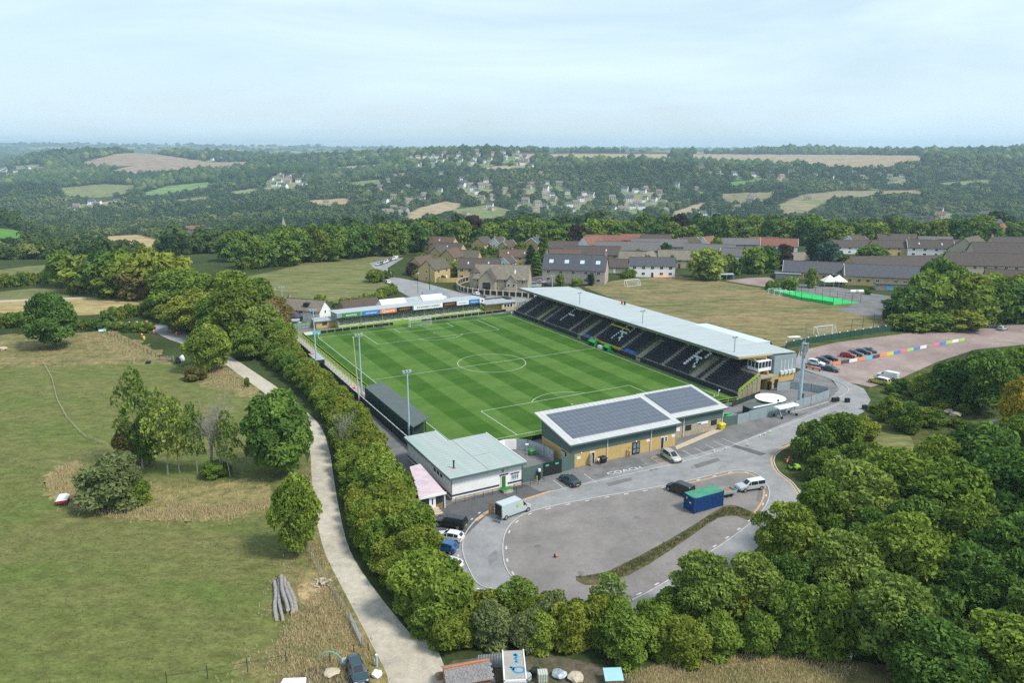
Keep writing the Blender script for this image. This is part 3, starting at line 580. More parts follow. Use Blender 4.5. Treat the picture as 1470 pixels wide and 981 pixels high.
for k in (84.2, 85.5, 86.8, 88.1):
    o = MB().box(k, k+.85, -2.45, -2.03, 3.3, 4.1).build('air_conditioner', M('ad_white'), st)
    c = MB()
    for i in range(12): c.bar((k+.3+.25*math.cos(i*PI/6), -2.46, 3.7+.25*math.sin(i*PI/6)), (k+.3+.25*math.cos((i+1)*PI/6), -2.46, 3.7+.25*math.sin((i+1)*PI/6)), .04, .03)
    c.build('fan_grille', M('dark_metal'), o)
MB().box(82.7, 83.9, -2.03, -1.97, .05, 2.2).build('side_door', M('dark_metal'), st)
MB().box(80.35, 81.2, -2.6, -1.97, .1, 2.0).build('porch_door', M('dark_metal'), st)
# press box
o = MB().box(77.4, 81.6, -1.6, 1.9, 4.7, 5.5).box(77.4, 81.6, -1.6, 1.9, 7.0, 7.15).build('press_box', M('ad_white'), st)
b = MB()
for k in (77.42, 78.45, 79.5, 80.5, 81.5): b.box(k-.05, k+.05, -1.62, -1.5, 5.5, 7.0)
for k in (-1.55, -.4, .75, 1.85): b.box(77.38, 77.5, k-.05, k+.05, 5.5, 7.0)
b.build('window_frame', M('ad_white'), o); MB().box(77.5, 81.5, -1.5, 1.8, 5.5, 7.0).build('window_glass', M('glass_dark'), o)
# roof: shallow fall to the back, deep purlins along the front, seams
o = MB()
o.raw([(VF,-1,ZF),(VB,-1,ZB),(VB+1.5,U1,ZB-.1),(VF-.2,U1,ZF),(VF,-1,ZF-.16),(VB,-1,ZB-.16),(VB+1.5,U1,ZB-.26),(VF-.2,U1,ZF-.16)], [(0,1,2,3),(7,6,5,4),(1,0,4,5),(2,1,5,6),(3,2,6,7),(0,3,7,4)])
roof = o.build('roof', mat('stand_roof_sheet', (.365,.405,.40), .55, .12, .35, 0, .3, stretch=(.25,2.5,1)), st)
b = MB()
for k in np.arange(0.2, 103, 2.4): 
    b.bar((VF+.1, k, ZF+.012), (VB+.2+1.3*k/104, k, ZB+.012-.1*k/104), .10, .03)
b.build('roof_seam', M('stand_roof'), roof)
MB().box(VF-.32, VF-.02, -1, U1, ZF-.42, ZF-.02).build('fascia', M('sage_cladding'), roof)
b = MB().box(VF+.1, VF+.35, -.8, U1, ZF-.75, ZF-.5)
for k in np.arange(-.7, 103.5, 9.45): 
    b.bar((VF+.2, k, ZF-.55), (80.5, k, ZB-.1), .2, .45); b.bar((80.6, k, 4), (80.6, k, ZB), .3, .3); b.bar((80.5, k, 5.4), (76, k, ZF-.8), .16, .2)
b.build('roof_truss', M('yellow_brick'), st)
MB().bar((VF+.1,-.96,ZF-.35),(82.2,-.96,ZB+.25),.16,.3).build('end_purlin', M('yellow_brick'), st)
b = MB()
for k in np.arange(4, 102, 6.3): b.box(VF+.35, VF+.75, k, k+.3, ZF-1.05, ZF-.7)
b.build('loudspeaker', M('grey_stone'), st)
MB().raw([(88.5,10,8.05),(93.2,10,7.85),(93.4,34,7.85),(88.7,34,8.05),(88.5,10,7.2),(93.2,10,7.0),(93.4,34,7.0),(88.7,34,7.2)], [(0,1,2,3),(7,6,5,4),(1,0,4,5),(2,1,5,6),(3,2,6,7),(0,3,7,4)]).build('rear_extension', M('stand_roof'), st)
for k in (67.5, 66.0): MB().tube((88.5, k, 8.0), (88.5, k, 8.9), .3, n=10).tube((88.5,k,8.9),(88.5,k,9.15),.45,.25,n=10).build('roof_cowl', M('red') if k > 67 else M('dark_metal'), st)
for k in (104-1.5, 70.0, 38.4, 3.2):
    x = 74.1 if k < 100 else 84
    o = MB().tube((x, k, 8.7), (x, k, 12.4), .13, .10).build('floodlight_mast', M('galvanised'), st)
    MB().box(x-.6, x+.6, k-.05, k+.05, 12.3, 12.42).build('cross_arm', M('galvanised'), o)
    for s in (-.5, .5): MB().obox((x+s, k, 12.55), (.5, .38, .3), 0).build('lamp', M('grey_stone'), o)
# ---- pitch edge: dugout boards
for u, v, mm, s in ((53.6, 67.95, 'door_bright', 3.2), (46.4, 67.95, 'door_bright', 2.4)):
    t_ = sthing('dugout', 'green topped team dugout '+('with wide canopy' if s > 3 else 'with narrow canopy')+' in front of the yellow barrier board', 'dugout', None, u, v)
    g = mat('dugout_green', (.03,.36,.07), .5, .1, 2)
    MB().poly([(-.55,-s/2,1.25),(-.55,s/2,1.25),(.6,s/2,1.75),(.6,-s/2,1.75)]).box(.6,.7,-s/2,s/2,.05,1.75).box(-.5,.6,-s/2-.05,-s/2,.05,1.3).box(-.5,.6,s/2,s/2+.05,.05,1.3).build('canopy', g, t_)
    MB().box(.1,.5,-s/2+.1,s/2-.1,.04,.45).build('bench', M('seat_black'), t_)
for k, u in enumerate((44.5, 43.7)):
    t_ = sthing('hoop_goal', 'small green hoop beside the narrow dugout, %s the halfway line' % ('closer to' if k == 0 else 'farther from'), 'hoop', None, u, 67.9)
    b = MB(); pp = [(0, .35*math.cos(a), .04+.9*math.sin(a)) for a in np.linspace(0, PI, 10)]; b.path(pp, .06); b.build('hoop', MATS['dugout_green'], t_)
t_ = sthing('water_cooler', 'small white drinks cooler standing between the two green dugouts', 'cooler', None, 49.6, 68.0); MB().box(-.4,.4,-.8,.8,.04,.8).build('cabinet', M('ad_white'), t_); MB().box(-.43,.43,-.83,.83,.8,.92).build('lid', M('ad_white'), t_)
# corner flags
for u, v, s in ((0, PW, 'beside the solar roofed building'), (PL, PW, 'below the far end of the main stand'), (PL, 0, 'beside the small tin roofed hut'), (0, 0, 'behind the white clubhouse')):
    t_ = sthing('corner_flag', 'white corner flag '+s, 'corner flag', 'corner flags', u, v); MB().tube((0,0,.03),(0,0,1.5),.05).build('pole', M('ad_white'), t_); MB().box(0,.4,-.02,.02,1.1,1.5).build('flag', M('ad_white'), t_)
# goals
def goal(label, loc, rz, w_=7.3, h_=2.44, d=1.9, group=None, t=.07):
    t_ = thing('football_goal', label, 'goal', loc, rz, group)
    MB().tube((-w_/2,0,0),(-w_/2,0,h_),t).tube((w_/2,0,0),(w_/2,0,h_),t).tube((-w_/2-t,0,h_),(w_/2+t,0,h_),t).build('goal_frame', M('ad_white'), t_)
    b = MB()
    for s in (-w_/2, w_/2): b.tube((s,0,h_),(s,d*.45,h_),t*.6,n=5).tube((s,d*.45,h_),(s,d,0),t*.6,n=5).tube((s,d,.05),(s,0,.05),t*.6,n=5)
    b.tube((-w_/2,d,.05),(w_/2,d,.05),t*.6,n=5); b.build('net_support', M('ad_white'), t_)
    b = MB(); k = .0; n = mat('net_cord', (.55,.57,.58), .8, .05, 2)
    for i in range(int(w_/.45)+1):
        x = -w_/2+i*.45; b.bar((x,d*.45,h_),(x,d,0.03),.022,.022); b.bar((x,0,h_),(x,d*.45,h_),.022,.022)
    for j in range(1, 6): b.bar((-w_/2, d*.45+d*.55*(1-j/6), h_*j/6), (w_/2, d*.45+d*.55*(1-j/6), h_*j/6), .022, .022)
    b.build('net', n, t_); return t_
goal('white goal in front of the low terrace with advert boards', S(PL, PW/2), RZ)
goal('white goal hidden close behind the solar roofed building', S(0, PW/2), RZ+PI)
# ---- floodlights
def floodlight(u, v, h, label, dx=1):
    t_ = sthing('floodlight', label, 'floodlight', 'floodlights', u, v)
    MB().tube((0,0,0),(0,0,h),.24,.13,10).build('mast', M('mast_blue'), t_); MB().box(-.3,.3,-.3,.3,0,.12).build('base_plate', M('concrete'), t_)
    MB().box(-.9,.9,-.06,.06,h-.25,h-.1).box(-.06,.06,-.7,.7,h-.1,h+.05).build('cross_arm', M('galvanised'), t_)
    for s in (-.75, 0, .75): MB().obox((s*.9, .28*dx, h+.12), (.5,.4,.28), .15).build('lamp', M('galvanised'), t_)
floodlight(7.2, -7.0, 14.2, 'tall blue grey floodlight behind the white clubhouse'); floodlight(35.2, -7.6, 15.6, 'tall floodlight at the end of the dark shelter with pale pole beside it')
floodlight(67, -9.6, 15.8, 'slim pale floodlight beside the dark camera hut'); floodlight(120.5, -6.0, 13.2, 'floodlight beside the white farmhouse at the corner of the ground')
for u, v, h, s in ((34.0, -8.6, 15.4, 'leaning pale pole next to the floodlight at the dark shelter'), (121.5, -7.2, 12.6, 'pale timber pole next to the corner floodlight by the farmhouse')):
    t_ = sthing('pole', s, 'pole', 'pale poles', u, v); MB().tube((0,0,0),(-.5,.6,h),.17,.09,7).build('shaft', M('pale_stone'), t_); MB().tube((-.5,.6,h),(-.5,.6,h+.12),.15,.1,7).build('cap', M('ad_white'), t_)
# ---- open terrace on the hedge side
t_ = sthing('open_terrace', 'narrow open terrace with lime rails between pitch and hedge', 'terrace')
MB().box(-7.6,-6.6,39,108,0,.55).box(-6.6,-5.6,39,108,0,.37).box(-5.6,-4.4,39,108,0,.2).build('steps', M('concrete'), t_)
b = MB()
for k in np.arange(40, 108, 2.6):
    for x, z in ((-6.1,.4),(-4.45,.1)): b.tube((x,k,z),(x,k,z+1.05),.08,n=6)
for x, z in ((-6.1,1.45),(-4.45,1.15),(-4.45,.65)): b.tube((x,40,z),(x,108,z),.075,n=6)
b.build('crush_rail', M('lime_paint'), t_)
t_ = sthing('perimeter_fence', 'dark boarded fence running behind the open terrace along the hedge', 'fence')
b = MB()
for k in np.arange(-3, 118, 2.4): b.box(-8.35,-8.25,k,k+2.36,0,1.9)
b.build('fence_panel', M('dark_metal'), t_)
b = MB()
for k in np.arange(-3, 118.5, 2.4): b.box(-8.42,-8.2,k-.06,k+.04,0,2.05)
b.build('fence_post', M('dark_green'), t_)
MB().box(-8.36,-8.22,5,42,1.9,2.02).build('cap_rail', M('stand_roof'), t_)
# hoardings round the pitch: black with lime frames
def hoard(name, label, pts, h, m, pm=None, step=2.5):
    t_ = sthing(name, label, 'hoarding'); b = MB(); c = MB()
    for (x0,y0),(x1,y1) in zip(pts, pts[1:]):
        b.bar((x0,y0,.08+h/2),(x1,y1,.08+h/2),.08,h)
        l = math.hypot(x1-x0,y1-y0); n = max(1,int(l/step))
        for i in range(n+1): f = i/n; c.box(x0+(x1-x0)*f-.05,x0+(x1-x0)*f+.05,y0+(y1-y0)*f-.05,y0+(y1-y0)*f+.05,0,h+.22)
        c.bar((x0,y0,h+.16),(x1,y1,h+.16),.07,.06)
    b.build('board', m, t_); c.build('rail', pm or M('lime_paint'), t_); return t_
hoard('pitch_hoarding', 'black hoarding with lime rail along the open terrace side of the pitch', [(-3.6,2),(-3.6,106.4)], .95, M('ad_black'))
hoard('pitch_hoarding', 'black hoarding with lime rail behind the goal at the low terrace', [(-3.6,106.4),(22,107.3),(44,107.8),(68.5,108.6)], .85, M('ad_black'))
hoard('pitch_hoarding', 'dark hoarding with lime rail between the solar roofed building and the pitch', [(3,-4.2),(14,-4.2),(52.4,-4.2),(67.5,-5.2)], .95, M('ad_black'))
for x0, x1, mm, s in ((-3.2,-.5,'ad_white','white'),(-.4,2.0,'ad_cyan','bright blue'),(20.5,22.5,'purple_band','purple'),(47.5,49,'purple_band','dark purple'),(64.5,66.5,'purple_band','violet'),(26,36,'lime_dark','dark green')):
    t_ = sthing('advert_board', s+' board on the hoarding '+{'white':'at the corner by the tin roofed hut','bright blue':'at the corner by the tin roofed hut','purple':'below the low terrace roof end','dark purple':'just past the white goal','violet':'at the corner near the main stand','dark green':'behind the white goal'}[s], 'advert board')
    MB().box(x0,x1,106.22+.014*(x0+x1),106.28+.014*(x0+x1),.1,1.0).build('panel', M(mm), t_)
# ---- dark shelter along the touchline
t_ = sthing('covered_shelter', 'low dark green covered shelter along the touchline beside the hedge', 'shelter')
MB().raw([(-6.8,5.5,3.45),(-2.3,8.2,3.75),(-2.3,36.4,3.75),(-6.8,35.6,3.45),(-6.8,5.5,3.3),(-2.3,8.2,3.6),(-2.3,36.4,3.6),(-6.8,35.6,3.3)], [(0,1,2,3),(7,6,5,4),(0,4,5,1),(1,5,6,2),(2,6,7,3),(3,7,4,0)]).build('roof', M('dugout_roof'), t_)
MB().box(-6.7,-6.55,6,35.5,0,3.3).box(-6.55,-3.5,35.3,35.45,0,3.4).box(-6.55,-3.5,8.2,8.35,0,3.4).build('back_wall', M('dark_green'), t_)
b = MB()
for k in np.arange(9, 36, 3.3): b.box(-2.9,-2.75,k,k+.15,0,3.6)
b.build('post', M('dark_metal'), t_); MB().box(-6.3,-5.2,9,35,0,.75).box(-5.2,-4.1,9,35,0,.4).build('step', M('concrete'), t_)
b = MB()
for k in np.arange(6, 35.6, 4.9): b.box(-6.74,-6.7,k,k+.12,0,3.3)
b.build('wall_batten', M('dark_metal'), t_)
# ---- camera hut
t_ = sthing('camera_hut', 'dark boxy hut with cluttered flat top on the open terrace', 'hut', None, 70, -8.7)
MB().box(-1.15,1.15,-3.6,3.6,0,2.55).build('wall', M('dark_metal'), t_); MB().box(-1.25,1.25,-3.7,3.7,2.55,2.7).build('roof', M('tin'), t_)
MB().box(-.8,-.1,2.2,3.1,2.7,3.0).build('orange_box', M('orange'), t_)
t_ = sthing('red_box', 'small red crate on the open terrace near the dark shelter', 'crate', None, 44.5, -6.9); MB().box(-.4,.4,-.6,.6,.55,.95).build('body', M('red'), t_); MB().box(-.43,.43,-.63,.63,.95,1.05).build('lid', M('pink'), t_)
# ---- low terrace with advert boards behind the goal
t_ = sthing('low_terrace', 'low covered terrace with a row of advert boards along its roof edge', 'terrace')
t_.rotation_euler[2] = RZ+R(1.5); t_.location = S(109.3, 9.0)
WT = 52
b = MB()
for i in range(7): b.box(0,WT,1+i*.95,8.2,.0,.32+i*.3)
b.build('steps', mat('pale_concrete',(.52,.51,.48),.95,.15,1), t_)
b = MB()
for i, y in ((0,.6),(2,3.0),(4,4.9),(6,6.8)):
    z = .1+.3*i
    for x in np.arange(1.0+(i%4)*.6, WT-1, 2.5): b.tube((x,y,z),(x,y,z+1.15),.06,n=5).tube((x+1.5,y,z),(x+1.5,y,z+1.15),.06,n=5).tube((x,y,z+1.15),(x+1.5,y,z+1.15),.06,n=5)
b.build('crush_rail', M('lime_paint'), t_)
MB().box(0,WT,.25,.4,.1,.75).build('front_wall', M('lime_dark'), t_)
MB().box(0,WT,8.2,8.4,0,4.7).box(-.12,.0,2.5,8.3,0,4.4).box(WT,WT+.12,2.5,8.3,0,4.4).build('back_wall', M('grey_cladding'), t_)
for s in (-.14, WT+.02): MB().poly([(s,.3,0),(s,8.3,0),(s,8.3,2.6),(s,.3,.6)]).bar((s+.05,.3,1.5),(s+.05,8,4.4),.1,.12).build('end_rail', M('lime_paint'), t_)
MB().raw([(-.6,.9,5.05),(WT+.6,.9,5.05),(WT+.6,8.8,4.75),(-.6,8.8,4.75),(-.6,.9,4.9),(WT+.6,.9,4.9),(WT+.6,8.8,4.6),(-.6,8.8,4.6)], [(0,1,2,3),(7,6,5,4),(0,4,5,1),(1,5,6,2),(2,6,7,3),(3,7,4,0)]).build('roof', mat('low_roof', (.36,.40,.40), .7, .12, .6, stretch=(3,.3,1)), t_)
MB().box(-.6,WT+.6,.78,.88,3.6,5.0).build('fascia', M('grey_cladding'), t_)
b = MB()
for x in np.arange(0.2, WT, 7.4): b.box(x,x+.14,1.5,1.64,0,4.9)
b.build('post', M('grey_stone'), t_)
ADS = [(1.2,7.2,'ad_green','', 'ad_white',1.0),(8.0,13.9,'ad_blue','','ad_white',.8),(13.95,19.6,'ad_orange','Quorn','ad_white',1.35),(19.8,25.4,'ad_black','','orange',.8),(25.8,36.4,'ad_white','SUSTAINABILITY IN SPORT','purple_band',.92),(36.6,41.6,'ad_black','','orange',.8),(41.9,46.4,'ad_white','','ad_blue',.7),(46.5,50.6,'ad_blue','','ad_white',.8),(50.7,WT+.55,'ad_white','','red',.8)]
WORDS = ['ecotricity', 'tech partner', 'Quorn', 'INFINITY', 'SUSTAINABILITY IN SPORT', 'INFINITY', 'bio-bean', 'ultra.works', '']
for (x0,x1,bm_,_,tm,sz), s in zip(ADS, WORDS):
    o = MB().box(x0,x1,.66,.76,3.55,5.0).build('advert_panel', M(bm_), t_)
    if s: text('lettering', s, M(tm), o, ((x0+x1)/2,.645,4.25), sz, (PI/2,0,0), .005, sx=min(1.2,(x1-x0)*.86/(len(s)*sz*.56)))
    else: MB().box(x0+.6,x0+1.4,.64,.66,3.9,4.6).build('emblem', M('red'), o)
# ---- hut with tin roof by the corner, clutter behind the terrace
t_ = sthing('brick_hut', 'small yellow brick hut with pale tin roof at the pitch corner', 'hut', None, 115.4, 5.8)
MB().box(-3.2,3.2,-1.5,1.8,0,2.3).build('wall', M('yellow_brick'), t_); MB().raw([(-3.7,-2,2.45),(3.7,-2,2.45),(3.7,2.3,2.85),(-3.7,2.3,2.85),(-3.7,-2,2.3),(3.7,-2,2.3),(3.7,2.3,2.7),(-3.7,2.3,2.7)], [(0,1,2,3),(7,6,5,4),(0,4,5,1),(1,5,6,2),(2,6,7,3),(3,7,4,0)]).build('roof', M('tin'), t_)
MB().box(-1.2,.4,-1.54,-1.5,.9,1.9).build('hatch', M('dark_green'), t_)
t_ = sthing('turnstile_block', 'flat roofed turnstile block with kiosk window between low terrace and main stand', 'turnstile block', None, 114, 68.5)
MB().box(-6,0,-1,5,0,2.6).box(0,5.5,-2.5,5,0,2.6).build('wall', M('yellow_brick'), t_); MB().box(-6.6,6,-3,5.4,2.6,2.85).build('roof', M('tin'), t_)
MB().box(.6,4.6,-2.56,-2.5,.9,2.2).build('kiosk_frame', M('ad_white'), t_); 
for k in (1.4,2.6,3.8): MB().box(k-.45,k+.45,-2.6,-2.56,1.05,2.05).build('window', M('glass_dark'), t_)
MB().box(-6.6,6,5.0,5.6,2.85,3.15).box(4.4,6.2,1.5,5.6,2.85,3.3).build('parapet', M('dark_metal'), t_)
for k, (u, v, s) in enumerate(((118,78,'beyond the turnstile block'),)):
    t_ = sthing('gate_fence', 'lime green mesh gate fence '+s, 'fence', None, 112, 77); b = MB()
    for x in np.arange(-2, 9, 1.1): b.tube((x,0,0),(x,0,2.2),.05,n=5)
    for z in (.2,1.2,2.15): b.tube((-2,0,z),(8.6,0,z),.05,n=5)
    b.build('frame', M('lime_dark'), t_); MB().box(-2,8.6,.05,.07,.2,2.1).build('mesh_sheet', M('galvanised'), t_)
t_ = sthing('yard_fence', 'pale green mesh fence between tin roofed hut and the white farmhouse corner', 'fence', None, 116.5, -2); b = MB()
for x in np.arange(-5, 5, 1.4): b.tube((x,0,0),(x,0,2.0),.06,n=5)
b.tube((-5,0,1.9),(4.8,0,1.9),.05).tube((-5,0,.9),(4.8,0,.9),.05); b.build('frame', M('lime_dark'), t_); MB().box(-5,4.8,.06,.08,.1,1.85).build('mesh_sheet', M('grey_cladding'), t_)
# marquees and shed behind the low terrace
def tent(label, c, sx, sy, h, hr, rz, m, ends=None, name='marquee'):
    t_ = thing(name, label, 'tent' if name == 'marquee' else 'shed', c, rz)
    MB().poly([(-sx/2,-sy/2,h),(sx/2,-sy/2,h),(sx/2,0,hr),(-sx/2,0,hr)]).poly([(sx/2,sy/2,h),(-sx/2,sy/2,h),(-sx/2,0,hr),(sx/2,0,hr)]).build('roof', m, t_)
    MB().box(-sx/2+.1,sx/2-.1,-sy/2+.1,sy/2-.1,0,h).poly([(-sx/2+.1,-sy/2+.1,h),(-sx/2+.1,0,hr-.05),(-sx/2+.1,sy/2-.1,h)]).poly([(sx/2-.1,sy/2-.1,h),(sx/2-.1,0,hr-.05),(sx/2-.1,-sy/2+.1,h)]).build('wall', ends or m, t_); return t_
tent('white marquee with pitched roof directly behind the low terrace', S(121.5,31), 9, 9, 3.6, 6.0, RZ, M('awning_white'))
tent('grey sheeted marquee section beside the white marquees', S(121.5,38.5), 6, 9, 3.6, 5.9, RZ, M('tin'))
tent('white marquee section between grey sheeting and the container', S(121.5,45.5), 8, 9.4, 3.6, 6.2, RZ, M('awning_white'))
tent('grey low lean shed at the end of the white marquees', S(120,22.5), 8, 7, 2.2, 4.2, RZ, M('tin'), name='shed')
tent('brown roofed timber barn behind the low terrace', S(128.5,21.5), 14, 8, 3, 5.6, RZ+R(8), M('roof_brown'), M('timber'), name='barn')
t_ = thing('store_container', 'white boxy store container beside the marquees behind the terrace', 'container', S(128.5,50), RZ+.3); MB().box(-3.6,3.6,-2.2,2.2,.15,3.6).build('body', M('ad_white'), t_); MB().box(-3.7,3.7,-2.3,2.3,3.6,3.75).build('roof', M('awning_white'), t_); MB().box(-3.64,-3.6,-1.8,1.8,.3,3.4).build('door', M('galvanised'), t_)
t_ = thing('kiosk', 'small dark brown kiosk beside the white store container', 'kiosk', S(126.5,57), RZ); MB().box(-1.3,1.3,-1.2,1.2,0,2.9).build('wall', mat('kiosk_brown',(.075,.03,.028),.7,.2,2), t_); MB().box(-1.5,1.5,-1.4,1.4,2.9,3.1).build('roof', M('tin'), t_)
t_ = thing('timber_screen', 'brown boarded screen wall right behind the low terrace end', 'screen', S(123.5,62.5), RZ); MB().box(-3.2,3.2,-.1,.1,0,2.4).build('boards', mat('screen_brown',(.13,.07,.05),.85,.2,2), t_); b = MB()
for x in np.arange(-3.2,3.3,1.6): b.box(x-.07,x+.07,-.16,.16,0,2.55)
b.build('post', M('timber'), t_)
t_ = thing('wrapped_bales', 'long heap of white wrapped bales behind the brown barn', 'bales', S(139,31), RZ-R(22)); b = MB()
for i in range(12):
    x = -9+i*1.6; 
    for k in range(10): 
        a0, a1 = 2*PI*k/10, 2*PI*(k+1)/10; r = 1.15+.15*math.sin(i*3)
        b.poly([(x,r*math.cos(a0),1.1+r*math.sin(a0)),(x+1.6,r*.95*math.cos(a0),1.1+r*math.sin(a0)),(x+1.6,r*.95*math.cos(a1),1.1+r*math.sin(a1)),(x,r*math.cos(a1),1.1+r*math.sin(a1))])
b.build('wrapped_roll', M('awning_white'), t_)
t_ = thing('glass_canopy', 'slanting grey glazed canopy behind the white store container', 'canopy', S(137,54), RZ+.4); MB().poly([(-4,-3.5,2.2),(4,-3.5,2.2),(4,3.5,4.2),(-4,3.5,4.2)]).build('roof', M('glass_pale'), t_); b = MB()
for x in np.arange(-4,4.1,1.33): b.bar((x,-3.5,2.24),(x,3.5,4.24),.12,.1)
for x in (-3.8,3.8): b.box(x-.08,x+.08,-3.4,-3.24,0,2.2).box(x-.08,x+.08,3.2,3.36,0,4.1)
b.build('frame', M('galvanised'), t_)
# ================================================================== CLUBHOUSE
t_ = sthing('clubhouse', 'flat roofed white clubhouse with pale green sheet roof beside the hedge', 'clubhouse')
b = MB().prism([(-10.7,-21.2),(2.5,-21.2),(2.5,-7.2),(-5.3,-7.2),(-5.3,-1.6),(-10.7,-1.6)], .35, 4.0)
b.build('wall', M('white_render'), t_)
MB().prism([(-10.72,-21.22),(2.52,-21.22),(2.52,-7.1),(-5.2,-7.1),(-5.2,-1.5),(-10.72,-1.5)], 0, .35).build('plinth', M('pale_stone'), t_)
MB().box(-10.78,-1.9,-21.27,-21.19,.75,1.0).box(-.3,2.55,-21.27,-21.19,.75,1.0).box(-10.77,-10.69,-21.2,-1.6,.75,1.0).build('painted_band', M('purple_band'), t_)
P = [(-11.2,-21.9),(2.9,-21.9),(2.9,-6.8),(-5.0,-6.8),(-5.0,-1.2),(-11.2,-1.2)]
b = MB(); zf = lambda x, y: 4.1+.25*(y+21.9)/20+.012*(x+11)
n_ = 6; b.poly([(x,y,zf(x,y)+.14) for x, y in P]); 
for i in range(6):
    (x0,y0),(x1,y1) = P[i], P[(i+1)%6]; b.poly([(x0,y0,zf(x0,y0)-.1),(x1,y1,zf(x1,y1)-.1),(x1,y1,zf(x1,y1)+.14),(x0,y0,zf(x0,y0)+.14)])
roof = b.build('roof', mat('club_roof_sheet', (.34,.385,.365), .6, .09, .5, stretch=(2.2,.3,1), dirt=(.27,.36,.33)), t_)
b = MB(); b.bar((-4.1,-21.8,zf(-4,-21.8)+.16),(-4.1,-6.9,zf(-4,-6.9)+.16),.1,.05).bar((-4.1,-15.5,zf(-4,-15.5)+.16),(-.6,-15.3,zf(-1,-15)+.16),.12,.06)
for k in np.arange(-20.8,-1.6,1.05):
    b.bar((-11.15,k,zf(-11,k)+.15),(2.85 if k < -6.9 else -5.05,k,zf(2 if k<-6.9 else -5,k)+.15),.04,.02)
b.build('roof_seam', mat('seam_green',(.24,.32,.30),.6,.05,1), roof)
MB().box(-11.28,-11.18,-21.9,-1.2,3.95,4.3).box(-11.28,2.95,-21.98,-21.88,3.92,4.25).build('gutter', M('sage_cladding'), roof)
MB().bar((2.92,-21.9,4.42),(2.92,-6.8,4.6),.12,.2).bar((-5.0,-6.8,4.45),(-5,-1.2,4.5),.12,.18).build('edge_trim', M('ad_white'), roof)
o = MB().tube((-8.9,-18.3,4.2),(-8.9,-18.3,5.5),.14).tube((-8.9,-18.3,5.5),(-8.9,-18.3,5.65),.2).build('flue', M('dark_metal'), roof); MB().tube((-8.9,-18.3,4.26),(-8.9,-18.3,4.4),.42,.2,10).build('flue_collar', M('red'), roof)
b = MB().box(-1.6,-.35,-21.3,-21.18,.36,2.55); d = b.build('door', M('ad_white'), t_); MB().box(-1.45,-.75,-21.34,-21.3,.4,2.4).build('door_leaf', M('door_green'), d); MB().box(-1.75,-.2,-21.36,-21.2,2.55,2.72).build('door_lintel', M('purple_band'), t_)
o = MB().box(.45,2.0-.2,-21.29,-21.2,1.35,2.35).build('window', M('ad_white'), t_)
for k in (.55,.98,1.42): MB().box(k,k+.32,-21.32,-21.29,1.5,2.25).build('pane', M('glass_pale'), o)
MB().box(.3,1.95,-21.34,-21.2,2.4,2.55).build('window_lintel', M('purple_band'), t_)
for y in (-16.2,-14.8,-17.6): MB().box(-10.8,-10.7,y,y+.7,2.7,3.2).build('vent_window', M('glass_dark'), t_)
MB().tube((-1.2,-21.3,3.35),(-1.2,-21.26,3.35),.24,.24,14).build('crest', M('lime_dark'), t_)
MB().tube((-10.66,-21.3,.3),(-10.66,-21.3,4.0),.06).tube((2.5,-21.3,.3),(2.5,-21.3,4.0),.06).build('downpipe', M('sage_cladding'), t_)
# steps, mat and ramp rails
t_ = sthing('entrance_steps', 'green matted entrance steps at the clubhouse door', 'steps', None, -21.9, -1); MB().box(-.9,.9,-.9,.5,0,.36).box(-.9,.9,-1.35,-.9,0,.18).build('treads', M('concrete'), t_); MB().box(-1.1,1.1,-.75,.45,.364,.38).build('mat', mat('mat_green',(.04,.2,.03),.9,.2,3), t_)
def railing(label, pts, h=1.05, step=1.4, m=None, r=.035, name='handrail'):
    t_ = thing(name, label, 'railing', pts[0]); b = MB(); q = [Vector(p)-Vector(pts[0]) for p in pts]
    for a, c in zip(q, q[1:]):
        n = max(1, int((c-a).length/step))
        for i in range(n+1): p = a.lerp(c, i/n); b.tube(p, p+Vector((0,0,h)), r, n=5)
        for z in (h, h*.55): b.tube(a+Vector((0,0,z)), c+Vector((0,0,z)), r, n=5)
    b.build('rail', m or M('dark_metal'), t_); return t_
railing('black handrail along the clubhouse front on the porch side', [S(-22.6,-10.6,.03), S(-22.6,-2.2,.03), S(-23.8,-2.0,.03)]); railing('black handrail along the clubhouse front on the charger side', [S(-23.8,0,.03), S(-22.5,.2,.03), S(-22.5,5,.03), S(-21,5,.03)])
railing('black stair rail between clubhouse and charging post', [S(-20.2,3.4,.03), S(-20.2,6.2,.03), S(-22.2,6.3,.03)])
# ---- porch building with stained pink roof
t_ = sthing('porch_extension', 'low timber porch building with stained pink roof beside the clubhouse', 'porch')
MB().raw([(-16.9,-22.6,2.65),(-12.6,-23.3,2.75),(-12.0,-11,3.0),(-14.0,-11.2,2.9),(-16.9,-22.6,2.5),(-12.6,-23.3,2.6),(-12.0,-11,2.85),(-14.0,-11.2,2.75)], [(0,1,2,3),(7,6,5,4),(0,4,5,1),(1,5,6,2),(2,6,7,3),(3,7,4,0)]).build('roof', M('porch_roof'), t_)
MB().box(-17,-12.5,-23.4,-23.25,2.5,2.85).build('fascia', M('ad_white'), t_)
MB().prism([(-16.6,-22.3),(-12.7,-22.9),(-12.2,-11.3),(-13.9,-11.4)], 0, 2.5).build('wall', M('timber'), t_)
MB().box(-15.3,-14.2,-22.95,-22.6,.25,2.35).build('door', M('ad_white'), t_); MB().box(-14.85,-14.65,-22.99,-22.95,1.0,2.0).build('door_glass', M('glass_dark'), t_)
for k in (-16.5,-14.0): MB().box(k,k+1.0,-22.98,-22.6,1.15,2.2).build('window', M('glass_dark'), t_)
MB().box(-12.75,-12.6,-23.1,-22.9,0,2.6).box(-17,-16.85,-22.9,-22.7,0,2.6).build('post', M('ad_white'), t_)
